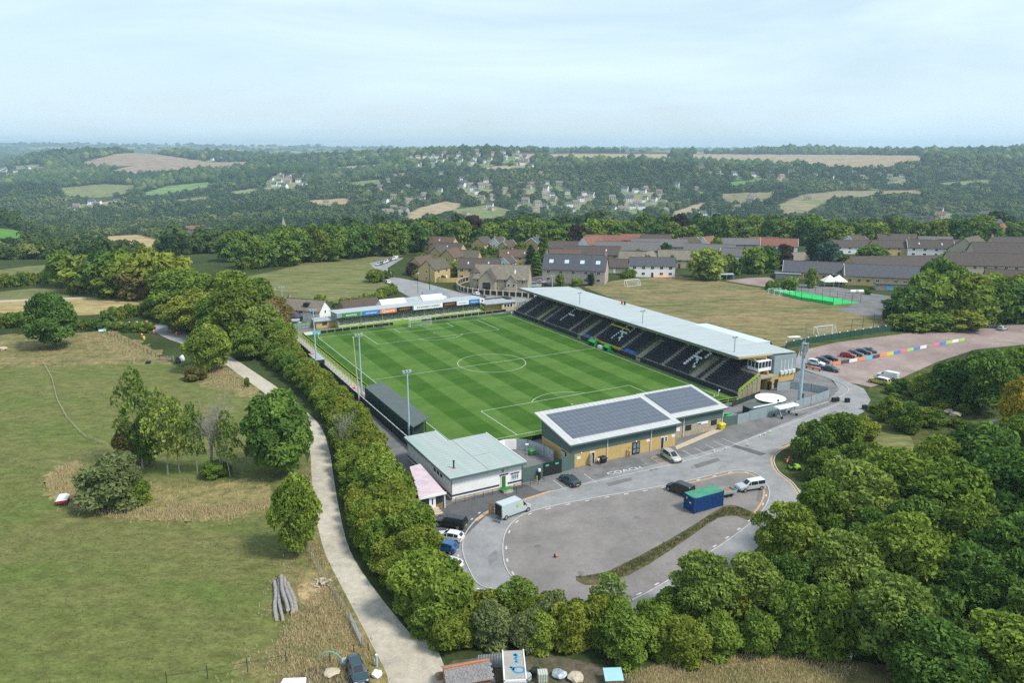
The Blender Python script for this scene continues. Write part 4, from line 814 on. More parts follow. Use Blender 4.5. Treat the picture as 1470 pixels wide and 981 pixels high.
MB().box(-15.3,-13.9,-23.8,-22.98,0,.5).box(-15.2,-13.8,-24.3,-23.8,0,.33).box(-15.1,-13.7,-24.8,-24.3,0,.16).build('step', M('pale_stone'), t_)
# ================================================================== SOLAR ROOFED BUILDING
t_ = sthing('changing_block', 'yellow brick block with mono pitched roofs covered in solar panels', 'building'); t_.rotation_euler[2] = RZ-R(.6); t_.location = S(0,0)
BV = lambda u: u
MB().box(14,37.6,-19.2,-8.6,0,2.75).build('wall', M('yellow_brick'), t_)
MB().poly([(13.9,-19.3,2.75),(37.7,-19.3,2.75),(37.7,-19.3,4.75),(13.9,-19.3,4.75)]).poly([(13.9,-19.3,2.75),(13.9,-19.3,4.75),(13.9,-8.5,6.6),(13.9,-8.5,2.75)]).poly([(37.7,-19.3,2.75),(37.7,-8.5,2.75),(37.7,-8.5,6.6),(37.7,-19.3,4.75)]).poly([(13.9,-8.5,2.75),(13.9,-8.5,6.6),(37.7,-8.5,6.6),(37.7,-8.5,2.75)]).box(13.92,37.68,-19.28,-8.52,2.74,2.76).build('cladding', M('sage_cladding'), t_)
MB().box(38.0,52.3,-16.2,-7.0,0,2.5).build('wall', M('stone_wall'), t_); 
MB().poly([(37.75,-16.3,2.5),(52.4,-16.3,2.5),(52.4,-16.3,4.5),(37.75,-16.3,4.5)]).poly([(52.4,-16.3,2.5),(52.4,-6.9,2.5),(52.4,-6.9,6.0),(52.4,-16.3,4.5)]).poly([(37.75,-6.9,2.5),(37.75,-6.9,6),(52.4,-6.9,6),(52.4,-6.9,2.5)]).box(37.8,52.38,-16.28,-6.92,2.49,2.51).build('cladding', M('sage_cladding'), t_)
def solar(x0,x1,y0,y1,z0,z1,nx,ny,inset,nm):
    sl = (z1-z0)/(y1-y0); Z = lambda y: z0+(y-y0)*sl
    r = MB().raw([(x0,y0,z0),(x1,y0,z0),(x1,y1,z1),(x0,y1,z1),(x0,y0,z0-.25),(x1,y0,z0-.25),(x1,y1,z1-.25),(x0,y1,z1-.25)], [(0,1,2,3),(7,6,5,4),(0,4,5,1),(1,5,6,2),(2,6,7,3),(3,7,4,0)]).build('roof', mat('white_sheet',(.45,.455,.445),.6,.12,.8,stretch=(2,.25,1),dirt=(.42,.42,.40)), t_)
    b = MB()
    for x in np.arange(x0+1, x1, 1.0): b.bar((x,y0+.05,z0+.02),(x,y1-.05,z1+.02),.05,.035)
    b.build('roof_seam', M('stand_roof'), r)
    a0,a1,c0,c1 = inset; b = MB(); g = MB(); px, py = (a1-a0)/nx, (c1-c0)/ny
    g.poly([(a0,c0,Z(c0)+.10),(a1,c0,Z(c0)+.10),(a1,c1,Z(c1)+.10),(a0,c1,Z(c1)+.10)])
    g.box(a0,a1,c0-.02,c0,Z(c0),Z(c0)+.1).box(a0-.02,a0,c0,c0+.1,Z(c0),Z(c0)+.1)
    for i in range(nx):
        for j in range(ny):
            xa,xb,ya,yb = a0+i*px+.05,a0+(i+1)*px-.05,c0+j*py+.05,c0+(j+1)*py-.05
            b.poly([(xa,ya,Z(ya)+.125),(xb,ya,Z(ya)+.125),(xb,yb,Z(yb)+.125),(xa,yb,Z(yb)+.125)])
    g.build('panel_frame', M('solar_line'), r); b.build('solar_panels', M('solar_cell'), r)
    MB().box(x0-.05,x1+.05,y0-.14,y0-.02,z0-.28,z0-.02).build('gutter', M('sage_cladding'), r)
solar(13.1,38.2,-20.1,-7.0,4.9,7.0,22,7,(14.8,37.0,-18.3,-8.6),0)
solar(38.25,53.1,-16.9,-5.4,4.65,6.45,12,6,(39.6,52.0,-15.2,-6.4),1)
for x, y in ((21.6,-19.38),(31.6,-19.38),(42.0,-16.38),(52.2,-16.38)): 
    MB().tube((x,y,.05),(x,y,4.5),.07).build('downpipe', M('ad_white'), t_)
def door(x0,x1,y,z1,leaf,frame,panes=()):
    d = MB().box(x0,x1,y-.06,y+.02,.05,z1).build('door', frame, t_); MB().box(x0+.1,x1-.1,y-.09,y-.06,.1,z1-.1).build('door_leaf', leaf, d)
    for a in panes: MB().box(a[0],a[1],y-.115,y-.09,a[2],a[3]).build('pane', M('glass_pale'), d)
    return d
door(27.3,29.1,-19.22,2.5,M('ad_black'),mat('door_brown',(.07,.03,.02),.6,.1,2),((27.5,28.1,1.3,2.3),(28.3,28.9,1.3,2.3),(27.5,28.1,.35,1.1),(28.3,28.9,.35,1.1)))
door(34.0,34.8,-19.22,2.35,M('glass_dark'),M('ad_white')); 
o = MB().box(34.9,35.7,-19.28,-19.2,1.4,2.3).build('window', M('ad_white'), t_); MB().box(35.05,35.55,-19.31,-19.28,1.5,1.8).box(35.05,35.55,-19.31,-19.28,1.9,2.2).build('pane', M('glass_dark'), o)
door(18.0,18.9,-19.22,2.3,M('glass_dark'),M('ad_white')); MB().obox((17.75,-19.75,1.2),(.06,1.0,2.1),R(-8)).build('open_door', M('ad_white'), t_)
for x, y, z, mm in ((15.0,-19.23,1.5,'ad_white'),(30.6,-19.23,2.0,'ad_white'),(36.6,-19.23,1.9,'ad_white')): MB().box(x,x+.8,y-.03,y,z,z+.5).build('wall_sign', M(mm), t_)
for x, y in ((16.0,-19.3),(28.2,-19.3)): MB().tube((x,y,2.62),(x,y+.08,2.62),.16,.16,10).build('wall_lamp', M('ad_white'), t_)
for x in (42.6,49.3): o = MB().box(x,x+1.5,-16.26,-16.18,1.15,2.25).build('window', M('dark_metal'), t_); MB().box(x+.1,x+.7,-16.28,-16.26,1.25,2.15).box(x+.8,x+1.4,-16.28,-16.26,1.25,2.15).build('pane', M('glass_dark'), o)
MB().box(45.5,48.4,-16.28,-16.2,1.85,2.4).build('wall_sign', M('ad_white'), t_); MB().box(45.6,46.6,-16.3,-16.28,1.95,2.2).build('sign_print', M('purple_band'), t_)
MB().box(39.4,41.2,-16.26,-16.2,1.4,2.1).build('wall_sign', M('ad_white'), t_); MB().box(38.3,39.1,-16.26,-16.18,.05,2.2).build('door', mat('door_brown',(.07,.03,.02)), t_)
MB().box(13.8,14.0,-17.3,-15.8,1.1,2.4).build('end_louvre', M('dark_metal'), t_); b = MB()
for k in range(6): b.box(13.74,13.8,-17.25,-15.85,1.2+k*.2,1.27+k*.2)
b.build('louvre_slats', M('ad_white'), t_)
# ---- yards, gates and metal fences
def wall_run(name, label, pts, h, m, th=.08, post=2.4, pm=None, cat='fence', kids=('panel','post')):
    t_ = thing(name, label, cat, pts[0]); b, c = MB(), MB(); q = [Vector(p)-Vector(pts[0]) for p in pts]
    for a, d in zip(q, q[1:]):
        b.bar(a+Vector((0,0,h/2)), d+Vector((0,0,h/2)), th, h); n = max(1, int((d-a).length/post))
        for i in range(n+1): p = a.lerp(d, i/n); c.obox(p+Vector((0,0,h/2+.04)), (.14,.14,h+.08), RZ)
    b.build(kids[0], m, t_)
    if len(c.f) <= 54:
        for k in range(len(c.f)//6): MB().raw(c.v[k*8:k*8+8], [(0,3,2,1),(4,5,6,7),(0,1,5,4),(1,2,6,5),(2,3,7,6),(3,0,4,7)]).build(kids[1], pm or m, t_)
    else: c.build(kids[1], pm or m, t_)
    return t_
wall_run('metal_fence', 'sage green metal fence between clubhouse and black gate', [S(-20.6,3.1), S(-20.4,7.0)], 2.7, M('sage_cladding')); wall_run('metal_fence', 'sage green metal fence between black gate and yellow brick wall', [S(-20,11.2), S(-19.6,14.1)], 2.8, M('sage_cladding'))
t_ = thing('yard_gate', 'tall black double gate with two small green signs', 'gate', S(-20.2,9.1), RZ); 
for s in (-1,1): o = MB().box(min(0,s*2.05)+.03,max(0,s*2.05)-.03,-.05,.05,.1,2.6).build('gate_leaf', M('dark_metal'), t_); MB().box(s*1.0-.35,s*1.0+.35,-.08,-.05,1.9,2.2).build('sign', MATS['dugout_green'] if 0 else mat('sign_green',(.05,.5,.2),.5,.05,1), o)
wall_run('white_wall', 'curved white painted wall of the yard behind the clubhouse', [S(-6.5,2.9), S(-5.6,7.5), S(-6.5,9.5)], 2.0, M('white_render'), .2, 50, cat='wall', kids=('wall','pier')); wall_run('metal_fence', 'grey panel fence closing the yard beside the brick block', [S(-6.5,9.5), S(-8,11.2), S(-12,12.4), S(-15,12.6)], 2.1, M('galvanised'))
railing('lime rail on the terrace corner beside the yard', [S(-5.2,8.5), S(-5.2,13.6)], 1.1, .45, M('lime_dark'), .05); t_ = sthing('rubbish_bin', 'green wheeled bin standing in the yard by the grey panel fence', 'bin', None, -10.5, 10.6)
def wheelie(t_, m, s=1.0):
    MB().raw([(-.45*s,-.35*s,.15),(.45*s,-.35*s,.15),(.45*s,.35*s,.15),(-.45*s,.35*s,.15),(-.6*s,-.5*s,1.0*s),(.6*s,-.5*s,1.0*s),(.6*s,.5*s,1.0*s),(-.6*s,.5*s,1.0*s)], [(0,3,2,1),(4,5,6,7),(0,1,5,4),(1,2,6,5),(2,3,7,6),(3,0,4,7)]).build('body', m, t_)
    MB().raw([(-.64*s,-.54*s,1.0*s),(.64*s,-.54*s,1.0*s),(.64*s,.54*s,1.0*s),(-.64*s,.54*s,1.0*s),(-.5*s,-.4*s,1.15*s),(.5*s,-.4*s,1.15*s),(.5*s,.45*s,1.2*s),(-.5*s,.45*s,1.2*s)], [(0,1,5,4),(1,2,6,5),(2,3,7,6),(3,0,4,7),(4,5,6,7)]).build('lid', m, t_)
    for x in (-.4*s,.4*s): MB().tube((x-.05,.42*s,.13),(x+.05,.42*s,.13),.13,n=10).build('wheel', M('rubber'), t_)
wheelie(t_, mat('bin_green',(.04,.22,.05),.5,.1,2)); t_ = sthing('rubbish_bin', 'dark grey wheeled bin beside the open white door of the brick block', 'bin', None, -20.0, 20.2); wheelie(t_, M('dark_metal'), 1.05)
t_ = sthing('grit_bin', 'bright yellow grit bin at the corner of the stone walled block', 'bin', None, -17.1, 51.7); wheelie(t_, M('hi_yellow'), 1.15)
wall_run('metal_fence', 'sage grey panel fence from the stone walled block to the yard gate', [S(-16.4,52.8), S(-16.4,56.6)], 2.1, M('sage_cladding'))
wall_run('yard_gate', 'galvanised panel gate beside the white topped wall', [S(-16.4,56.8), S(-16.2,60.2)], 2.1, M('galvanised'), cat='gate', kids=('leaf','post'))
wall_run('metal_fence', 'pale grey metal fence behind the lighting rig on wheels', [S(-16.2,60.4), S(-15.6,74.2)], 2.3, mat('pale_fence',(.25,.32,.33),.5,.15,1,stretch=(6,6,.4)))
wall_run('palisade_fence', 'grey palisade fence curving round the tall telecom mast', [S(-15.4,75), S(-14.8,80.5), S(-13.2,88.5), S(-11.4,89.8), S(-8,88.5), S(-4,86), S(-3.6,82)], 1.9, M('galvanised'))
railing('lime and black rail at the pitch corner beside the round tank', [S(-6.3,52.6), S(-6.8,66.5)], 1.3, 1.6, M('lime_dark'), .05)
wall_run('mesh_fence', 'dark mesh fence between round tank and main stand', [S(-7.5,64), S(-4.8,75)], 1.2, M('dark_green'), .05)
# charging post, lamp posts, bollards
t_ = sthing('charging_post', 'slim black and white charging post beside yard gate', 'charger', None, -20.9, 6.1); MB().box(-.2,.2,-.15,.15,0,1.6).build('body', M('dark_metal'), t_); MB().box(-.21,.21,-.18,.1,1.6,2.1).build('head', M('ad_white'), t_)
t_ = sthing('yellow_bollard', 'small yellow bollard at the foot of the charging post', 'bollard', None, -21.3, 5.4); MB().tube((0,0,0),(0,0,1.0),.12).build('post', M('hi_yellow'), t_); MB().tube((0,0,1.0),(0,0,1.06),.12,.05).build('cap', M('orange'), t_)
def lamppost(label, loc, h=6, m=None, arm=.0):
    t_ = thing('lamp_post', label, 'lamp post', loc, 0, 'lamp posts'); MB().tube((0,0,0),(0,0,h),.09,.05).build('pole', m or M('galvanised'), t_); MB().obox((arm,0,h+.08),(.55,.32,.16),0).build('lamp', M('ad_white') if not m else M('galvanised'), t_)
lamppost('grey lamp post behind the black yard gate', S(-19.2,4.6), 6.2); lamppost('dark lamp post rising from the trees beside the mower', G(1199,700), 5.5, M('dark_green'))
lamppost('lamp post in the road bend by the brown barn', G(562,412), 6); lamppost('lamp post beside the stone pub wall', G(752,425), 6.5); lamppost('lamp post at the road junction near the white bales', G(600,421), 8, M('dark_metal'))
for k, (x, y, s) in enumerate(((1025,650,'second from the pavement corner'),(1042,646,'closest to the hatch line'),(1091,628,'three steps from the grey gate'),(1098,625,'in the middle of its three'),(1105,622,'at the far end of its three'),(1073,641,'orange tinted, at the dark tarmac joint'))):
    t_ = thing('marker_bollard', 'tiny lime marker bollard on the car park edge, '+s, 'bollard', G(x,y), 0, 'marker bollards'); MB().tube((0,0,.04),(0,0,.42),.13,.11).build('post', M('orange') if k == 5 else mat('marker_lime',(.5,.6,.25),.6,.1,2), t_); MB().tube((0,0,.42),(0,0,.5),.14,.06).build('cap', M('ad_white'), t_)
t_ = thing('traffic_cone', 'fallen orange cone alone on the gravel island', 'cone', G(797,801)); MB().tube((0,0,.25),(.55,.2,.18),.17,.04).build('cone', M('orange'), t_); MB().obox((-.05,0,.25),(.08,.5,.5),.3).build('foot', M('rubber'), t_)
# ---- round tank
t_ = sthing('round_tank', 'round tank with wide white disc lid near the telecom mast', 'tank', None, -12.4, 70.3)
MB().tube((0,0,.0),(0,0,2.3),2.9,2.9,32).build('tank_wall', M('lime_dark'), t_); MB().tube((0,0,2.3),(0,0,2.55),3.25,3.3,40).build('rim', M('dark_metal'), t_); MB().tube((0,0,2.55),(0,0,2.75),3.3,.15,40).build('lid', M('awning_white'), t_); MB().tube((-.5,-2.7,2.6),(-.5,-2.7,2.95),.22).build('valve', M('dark_metal'), t_)
t_ = sthing('pump_house', 'low dark shed with white topped wall in front of the round tank', 'shed', None, -14.4, 66.6); MB().box(-4.3,3,-.7,2.2,0,1.9).build('wall', M('dark_metal'), t_); MB().box(-4.4,3.1,-.8,2.3,1.9,2.02).build('roof', M('dugout_roof'), t_); MB().box(-4.4,3.5,-1.05,-.85,2.3,2.55).build('white_coping', M('ad_white'), t_)
t_ = sthing('turf_lighting_rig', 'white wheeled turf lighting rig with a row of lamp trays parked by the fence', 'lighting rig', None, -17.6, 69.6)
for i in range(6):
    o = MB().raw([(-3.0+i*1.0,-1.0,2.25),(-2.1+i*1.0,-1.0,2.25),(-2.1+i*1.0,.9,2.25),(-3.0+i*1.0,.9,2.25),(-2.85+i,-.8,2.5),(-2.25+i,-.8,2.5),(-2.25+i,.7,2.5),(-2.85+i,.7,2.5)], [(3,2,1,0),(4,5,6,7),(0,1,5,4),(1,2,6,5),(2,3,7,6),(3,0,4,7)]).build('lamp_tray', M('ad_white'), t_)
MB().bar((-3.2,-.05,2.15),(3.2,-.05,2.15),.14,.16).build('beam', M('galvanised'), t_)
for s in (-2.2,2.2):
    MB().bar((s,0,2.1),(s,-.9,.35),.14,.14).bar((s,0,2.1),(s,1.0,.35),.14,.14).bar((s,-1.1,.35),(s,1.2,.35),.14,.16).build('leg', M('galvanised'), t_)
    for y in (-1.0,1.1): MB().tube((s-.12,y,.28),(s+.12,y,.28),.28,n=14).build('wheel', M('rubber'), t_)
# ---- telecom mast
t_ = sthing('telecom_mast', 'tall pale blue telecom mast with antennas beside the main stand end', 'mast', None, -13.6, 78.2)
MB().tube((0,0,0),(0,0,13.4),.48,.33,14).build('pole', M('mast_blue'), t_); MB().tube((0,0,13.4),(0,0,19.2),.12,.07,8).build('spine', M('galvanised'), t_); b = MB()
for z in np.arange(13.6,19,.5): b.bar((-.18,0,z),(.18,0,z+.25),.05,.05).bar((0,-.18,z),(0,.18,z+.25),.05,.05)
b.build('step_irons', M('dark_metal'), t_); MB().tube((0,0,11.4),(0,0,11.55),.75,.75,14).tube((0,0,14.2),(0,0,14.3),.6,.6,14).build('collar', M('galvanised'), t_)
for i in range(6): a = i*PI/3; MB().obox((.72*math.cos(a),.72*math.sin(a),12.6+(i%2)*.9),(.22,.34,2.0),a).build('antenna', M('galvanised') if i%2 else M('grey_stone'), t_)
MB().box(.4,.9,-.3,.3,1.6,2.6).box(.42,.8,-.5,0,.4,1.2).build('cabinet', M('dark_metal'), t_)
for x, y, s in ((1199,577,'standing against the palisade fence'),(1216,578,'standing alone on the pavement'),(1241,588,'across the road by the trees')):
    t_ = thing('planter_box', 'black slatted planter box '+s, 'planter', G(x,y), .3); MB().obox((0,0,.55),(1.7 if 'fence' in s else 1.0,.7,.9),0).build('box', M('dark_metal'), t_); b = MB()
    for k in (-.3,0,.3): b.obox((k,-.37,.55),(.06,.04,.9),0)
    b.build('slats', M('dark_green'), t_)
# rubble at the tank yard: orange digger arm and green hose heap
t_ = sthing('mini_digger', 'small orange mini digger with a raised arm beside the stone walled block', 'digger', None, -12.6, 55.4)
MB().box(-.9,.9,-.5,.5,.15,.5).build('track', M('rubber'), t_); MB().box(-.7,.5,-.45,.45,.5,1.15).build('body', M('orange'), t_); MB().bar((.4,0,.9),(1.2,.2,2.0),.16,.2).bar((1.2,.2,2.0),(1.7,.3,1.3),.12,.16).build('arm', M('orange'), t_)
t_ = sthing('hose_reel', 'green hose reel lying beside the orange mini digger', 'hose reel', None, -11.8, 58.2); b = MB()
for k in range(4):
    pp = [(1.0*math.cos(a)*(1+.1*k), .6*math.sin(a)*(1+.1*k), .12+k*.12) for a in np.linspace(0,2*PI,14)]; b.path(pp,.09,5)
b.build('hose', mat('sign_green',(.05,.5,.2)), t_); MB().tube((0,-.5,.3),(0,.5,.3),.25).build('drum', M('dark_green'), t_)
# ================================================================== VEHICLES (front towards +x)
# stations: x, sill z, belt z, roof z, half width at belt, half width at roof, cabin?
SH = {
 'hatch': [(2.05,.42,.60,.62,.62,.55,0),(1.95,.26,.70,.74,.80,.62,0),(1.15,.22,.88,.95,.87,.70,0),(.95,.22,.90,.97,.87,.70,1),(.15,.22,.93,1.44,.88,.62,1),(-.9,.22,.95,1.47,.88,.62,1),(-1.55,.22,.97,1.38,.87,.60,1),(-1.95,.26,.97,1.0,.82,.62,0),(-2.05,.42,.72,.75,.74,.58,0)],
 'saloon': [(2.35,.42,.60,.62,.66,.55,0),(2.22,.24,.70,.74,.84,.62,0),(1.15,.2,.88,.95,.91,.72,0),(.95,.2,.90,.97,.91,.72,1),(.1,.2,.93,1.42,.91,.62,1),(-.8,.2,.94,1.42,.91,.62,1),(-1.75,.2,.98,1.08,.90,.66,1),(-2.25,.24,.98,1.02,.84,.62,0),(-2.35,.42,.74,.78,.76,.58,0)],
 'suv': [(2.25,.5,.72,.76,.70,.6,0),(2.12,.32,.85,.92,.88,.7,0),(1.2,.3,1.02,1.08,.93,.75,0),(1.0,.3,1.03,1.1,.93,.75,1),(.3,.3,1.05,1.66,.94,.68,1),(-1.4,.3,1.06,1.68,.94,.68,1),(-2.0,.32,1.06,1.55,.92,.66,1),(-2.2,.4,1.0,1.06,.84,.66,0)],
 'mpv': [(2.3,.45,.68,.7,.68,.55,0),(2.15,.27,.82,.88,.86,.68,0),(1.55,.24,.98,1.04,.92,.74,0),(1.4,.24,.99,1.06,.92,.74,1),(.35,.24,1.0,1.66,.94,.68,1),(-1.5,.24,1.02,1.68,.94,.68,1),(-2.15,.27,1.02,1.5,.92,.66,1),(-2.3,.4,.95,1.0,.84,.62,0)],
 'pickup': [(2.6,.5,.76,.8,.74,.62,0),(2.45,.36,.92,.98,.9,.74,0),(1.4,.34,1.08,1.14,.95,.76,0),(1.2,.34,1.09,1.16,.95,.76,1),(.5,.34,1.1,1.74,.95,.68,1),(-.9,.34,1.1,1.76,.95,.70,1),(-2.3,.36,1.1,1.76,.95,.74,1),(-2.55,.42,1.08,1.2,.9,.72,0)],
 'van': [(2.95,.5,.80,.84,.78,.66,0),(2.75,.34,1.02,1.08,.95,.8,0),(2.2,.3,1.25,1.32,.99,.84,0),(2.05,.3,1.28,1.36,.99,.84,1),(1.25,.3,1.3,2.25,1.0,.84,1),(.9,.3,1.3,2.52,1.0,.86,0),(-2.9,.3,1.3,2.55,1.0,.88,0),(-2.96,.34,1.25,2.45,.97,.84,0)],
 'smallvan': [(2.4,.45,.7,.74,.72,.6,0),(2.25,.28,.92,.98,.88,.7,0),(1.6,.26,1.08,1.14,.93,.76,0),(1.45,.26,1.1,1.16,.93,.76,1),(.7,.26,1.12,1.82,.95,.76,1),(.3,.26,1.12,1.93,.95,.78,0),(-2.3,.26,1.12,1.93,.95,.8,0),(-2.4,.3,1.1,1.85,.92,.76,0)],
}
def paint(n, c): return mat('paint_'+n, c, .32, .04, .6, 0, .45, coat=.6)
paint('black', (.012,.013,.015)); paint('white', (.66,.67,.68)); paint('silver', (.40,.43,.44)); paint('red', (.33,.012,.015)); paint('blue', (.01,.10,.27)); paint('grey', (.10,.115,.13)); paint('lime', (.42,.40,.02)); paint('teal', (.018,.045,.055)); paint('champagne', (.40,.40,.36)); paint('vanblue', (.42,.48,.49))
def vehicle(name, shape, label, cat, loc, rz, col, scale=1, top=None, group=None):
    t_ = thing(name, label, cat, (loc[0], loc[1], .045), rz, group); st_ = SH[shape]; b = MB(); g = MB(); rings = []
    for x, zs, zb, zr, hb, hr, c in st_:
        rings.append([(x*scale,y*scale,z*scale) for y, z in ((-hb*.9,zs),(-hb,zs+.16),(-hb,(zs+zb)/2+.08),(-hb*.97,zb),(-hr,zr-.05),(-hr*.82,zr),(hr*.82,zr),(hr,zr-.05),(hb*.97,zb),(hb,(zs+zb)/2+.08),(hb,zs+.16),(hb*.9,zs))])
    n = 12; v = [p for r in rings for p in r]; f = []; fr = []
    for i in range(len(rings)-1):
        for k in range(n): q = (i*n+k, i*n+(k+1)%n, (i+1)*n+(k+1)%n, (i+1)*n+k); (fr if top and k in (4,5,6) and st_[i][6] else f).append(q[::-1])
    f += [tuple(range(n)), tuple(range((len(rings)-1)*n, len(rings)*n))[::-1]]
    b.raw(v, f, 0)
    if fr: b.raw(v, fr, 1)
    body = b.build('body', [col, top] if top else [col], t_)
    bm = bmesh.new(); bm.from_mesh(body.data); bmesh.ops.recalc_face_normals(bm, faces=bm.faces[:]); bm.to_mesh(body.data); bm.free()
    def glass(q, inset=.1, out_=.012):
        q = [Vector(p) for p in q]; c = sum(q, Vector())/4; nrm = (q[1]-q[0]).cross(q[3]-q[0])
        if nrm.length < 1e-6: return
        nrm.normalize(); 
        if nrm.dot(c-Vector((0,0,.9*scale))) < 0: nrm = -nrm
        g.poly([p+(c-p)*inset+nrm*out_ for p in q])
    cab = [i for i in range(len(st_)) if st_[i][6]]
    i0 = cab[0]; glass([rings[i0][5],rings[i0][6],rings[i0+1][6],rings[i0+1][5]], .06)
    if shape not in ('van','smallvan'): il = cab[-1]; glass([rings[il][5],rings[il][6],rings[il+1][6],rings[il+1][5]], .1) if shape in ('hatch','suv','mpv','pickup') else glass([rings[il-1][5],rings[il-1][6],rings[il][6],rings[il][5]], .08)
    for i in cab[:-1] if shape not in ('suv','mpv','pickup','hatch') else cab[:-1]:
        for a, c in ((3,4),(8,7)):
            if rings[i+1][4][2]-rings[i+1][3][2] > .2: glass([rings[i][a],rings[i+1][a],rings[i+1][c],rings[i][c]], .09)
    g.build('windows', M('glass_dark'), t_)
    xw = (st_[2][0]+.25 if shape not in ('van','smallvan') else st_[1][0]-.55)*scale; xr = (st_[-1][0]+(.72 if shape != 'pickup' else 1.0))*scale; r_ = (.33 if shape in ('hatch','saloon') else .38)*scale; y = st_[3][4]*scale
    for x in (xw, xr):
        for s in (-1, 1):
            w_ = MB().tube((0,-.11,0),(0,.11,0),r_,n=14).build('wheel', M('rubber'), t_); w_.location = (x, s*(y-.07), r_); c = MB().tube((0,s*.11,0),(0,s*.125,0),r_*.62,n=10).build('hub', M('alloy'), w_)
    x0, z0 = st_[1][0]*scale, st_[1][2]*scale
    for s in (-1, 1):
        MB().obox((x0-.02, s*y*.68, z0-.07), (.22,.30*scale,.13), s*-.25).build('headlight', M('ad_white'), t_); MB().obox((st_[-2][0]*scale-.02 if shape not in('van','smallvan') else st_[-1][0]*scale, s*y*.80, st_[-2][2]*scale-.12), (.16,.22,.17), 0).build('tail_light', M('red'), t_); MB().obox((st_[3][0]*scale-.1, s*(y+.1), st_[3][2]*scale+.06), (.14,.2,.13), 0).build('mirror', col, t_)
    for x in (st_[-1][0]*scale-.015, st_[0][0]*scale+.015): MB().obox((x,0,st_[0][1]*scale+.09), (.03,.5,.11), 0).build('number_plate', M('ad_white') if x > 0 else M('hi_yellow'), t_)
    return t_
def yawpx(p, q): a, c = G(*p), G(*q); return math.atan2(c.y-a.y, c.x-a.x)
def vpx(name, shape, label, cat, c, front, col, **k):  # centre of footprint and a pixel its nose points to
    return vehicle(name, shape, label, cat, G(*c), yawpx(c, front), M('paint_'+col), **k)
# main car park
v_ = vpx('delivery_van', 'van', 'pale blue grey delivery van with both rear doors open at the clubhouse steps', 'van', (737,738), (780,722), 'vanblue')
for s in (-1, 1): o = MB().obox((-3.35, s*1.35, 1.35), (.9,.06,1.9), s*R(-52)).build('rear_door', M('paint_vanblue') if s < 0 else M('container_blue') if 0 else M('timber') if s > 0 else None, v_)
MB().box(-2.99,-2.965,-.85,.85,.45,2.35).build('load_opening', M('dark_metal'), v_); MB().tube((.2,-1.0,1.75),(.2,-1.03,1.75),.3,.3,16).build('roundel', M('hi_yellow') if 0 else M('ad_lime'), v_)
vpx('pickup_truck', 'pickup', 'black pickup truck with hard top below the porch steps', 'pickup', (647,756), (600,748), 'black')
vpx('parked_car', 'hatch', 'white hatchback parked below the black pickup, half under the hedge trees', 'car', (646,776), (600,768), 'white', scale=1.02)
vpx('parked_car', 'hatch', 'blue hatchback almost hidden by the hedge trees', 'car', (638,791), (600,783), 'blue')
vpx('parked_car', 'hatch', 'white hatchback alone under the trees at the kerb bend', 'car', (644,815), (610,806), 'white')
vpx('parked_car', 'saloon', 'black saloon parked in the bay in front of the black yard gate', 'car', (818,694), (790,676), 'teal')
vpx('people_carrier', 'mpv', 'silver people carrier parked beside the yellow hatched bay', 'car', (963,660), (985,674), 'champagne')
vpx('black_van', 'smallvan', 'black van parked tight behind the blue container', 'van', (976,708), (935,692), 'black')
vpx('pickup_truck', 'pickup', 'silver pickup with white canopy hitched to the grey trailer', 'pickup', (1077,703), (1058,706), 'silver', top=M('paint_white'))
# lane cars and gravel lot
for c, f, s, col, l in (((1171,525),(1195,529),'suv','white','white car at the road end of the gravel lot row'),((1181,521),(1205,525),'hatch','black','black hatchback right behind the white car in the gravel lot'),((1191,517.5),(1215,521),'saloon','black','black saloon between the orange board and the red car'),((1192,533),(1212,537),'saloon','teal','dark car parked across the line in front of the gravel lot row'),
    ((1217,513),(1240,516),'hatch','red','red hatchback in the gravel lot row'),((1226,510.5),(1250,514),'saloon','teal','dark teal saloon right behind the red hatchback'),((1238,508),(1260,511),'saloon','black','black saloon two along from the red hatchback'),((1247,506),(1270,509),'saloon','grey','grey saloon at the far end of the gravel lot row'),
    ((1425,471),(1450,472),'hatch','grey','dark grey hatchback parked alone by the copse edge'),((1439,474),(1455,469),'hatch','silver','pale car beside the dark grey hatchback by the copse')):
    vpx('parked_car', s, l, 'car', c, f, col, group='cars in the gravel lot')
vpx('yellow_van', 'mpv', 'bright yellow people mover with white roof beside the white van', 'van', (1262,551), (1240,546), 'lime', top=M('paint_white'), scale=1.05)
vpx('white_van', 'smallvan', 'plain white van parked behind the yellow people mover', 'van', (1274,544), (1250,539), 'white', scale=1.05)
k_ = 0
for c, f, s, col in (((543,381),(530,388),'hatch','silver'),((547,380),(535,387),'hatch','grey'),((551,378.5),(538,385),'hatch','white'),((555,377),(543,383),'suv','white'),((559,375.5),(546,381),'hatch','grey'),((563,374),(550,379),'hatch','white'),((567,373),(555,377),'smallvan','white')):
    vpx('parked_car', s, ['silver car closest to the field hedge in the roadside row','dark car second from the field hedge in the roadside row','small white car third from the field hedge in the roadside row','white high car in the middle of the roadside row','dark car in the farther half of the roadside row','white car last but one of the roadside row','white van at the far end of the roadside row'][k_], 'car', c, f, col, group='cars along the road'); k_ += 1
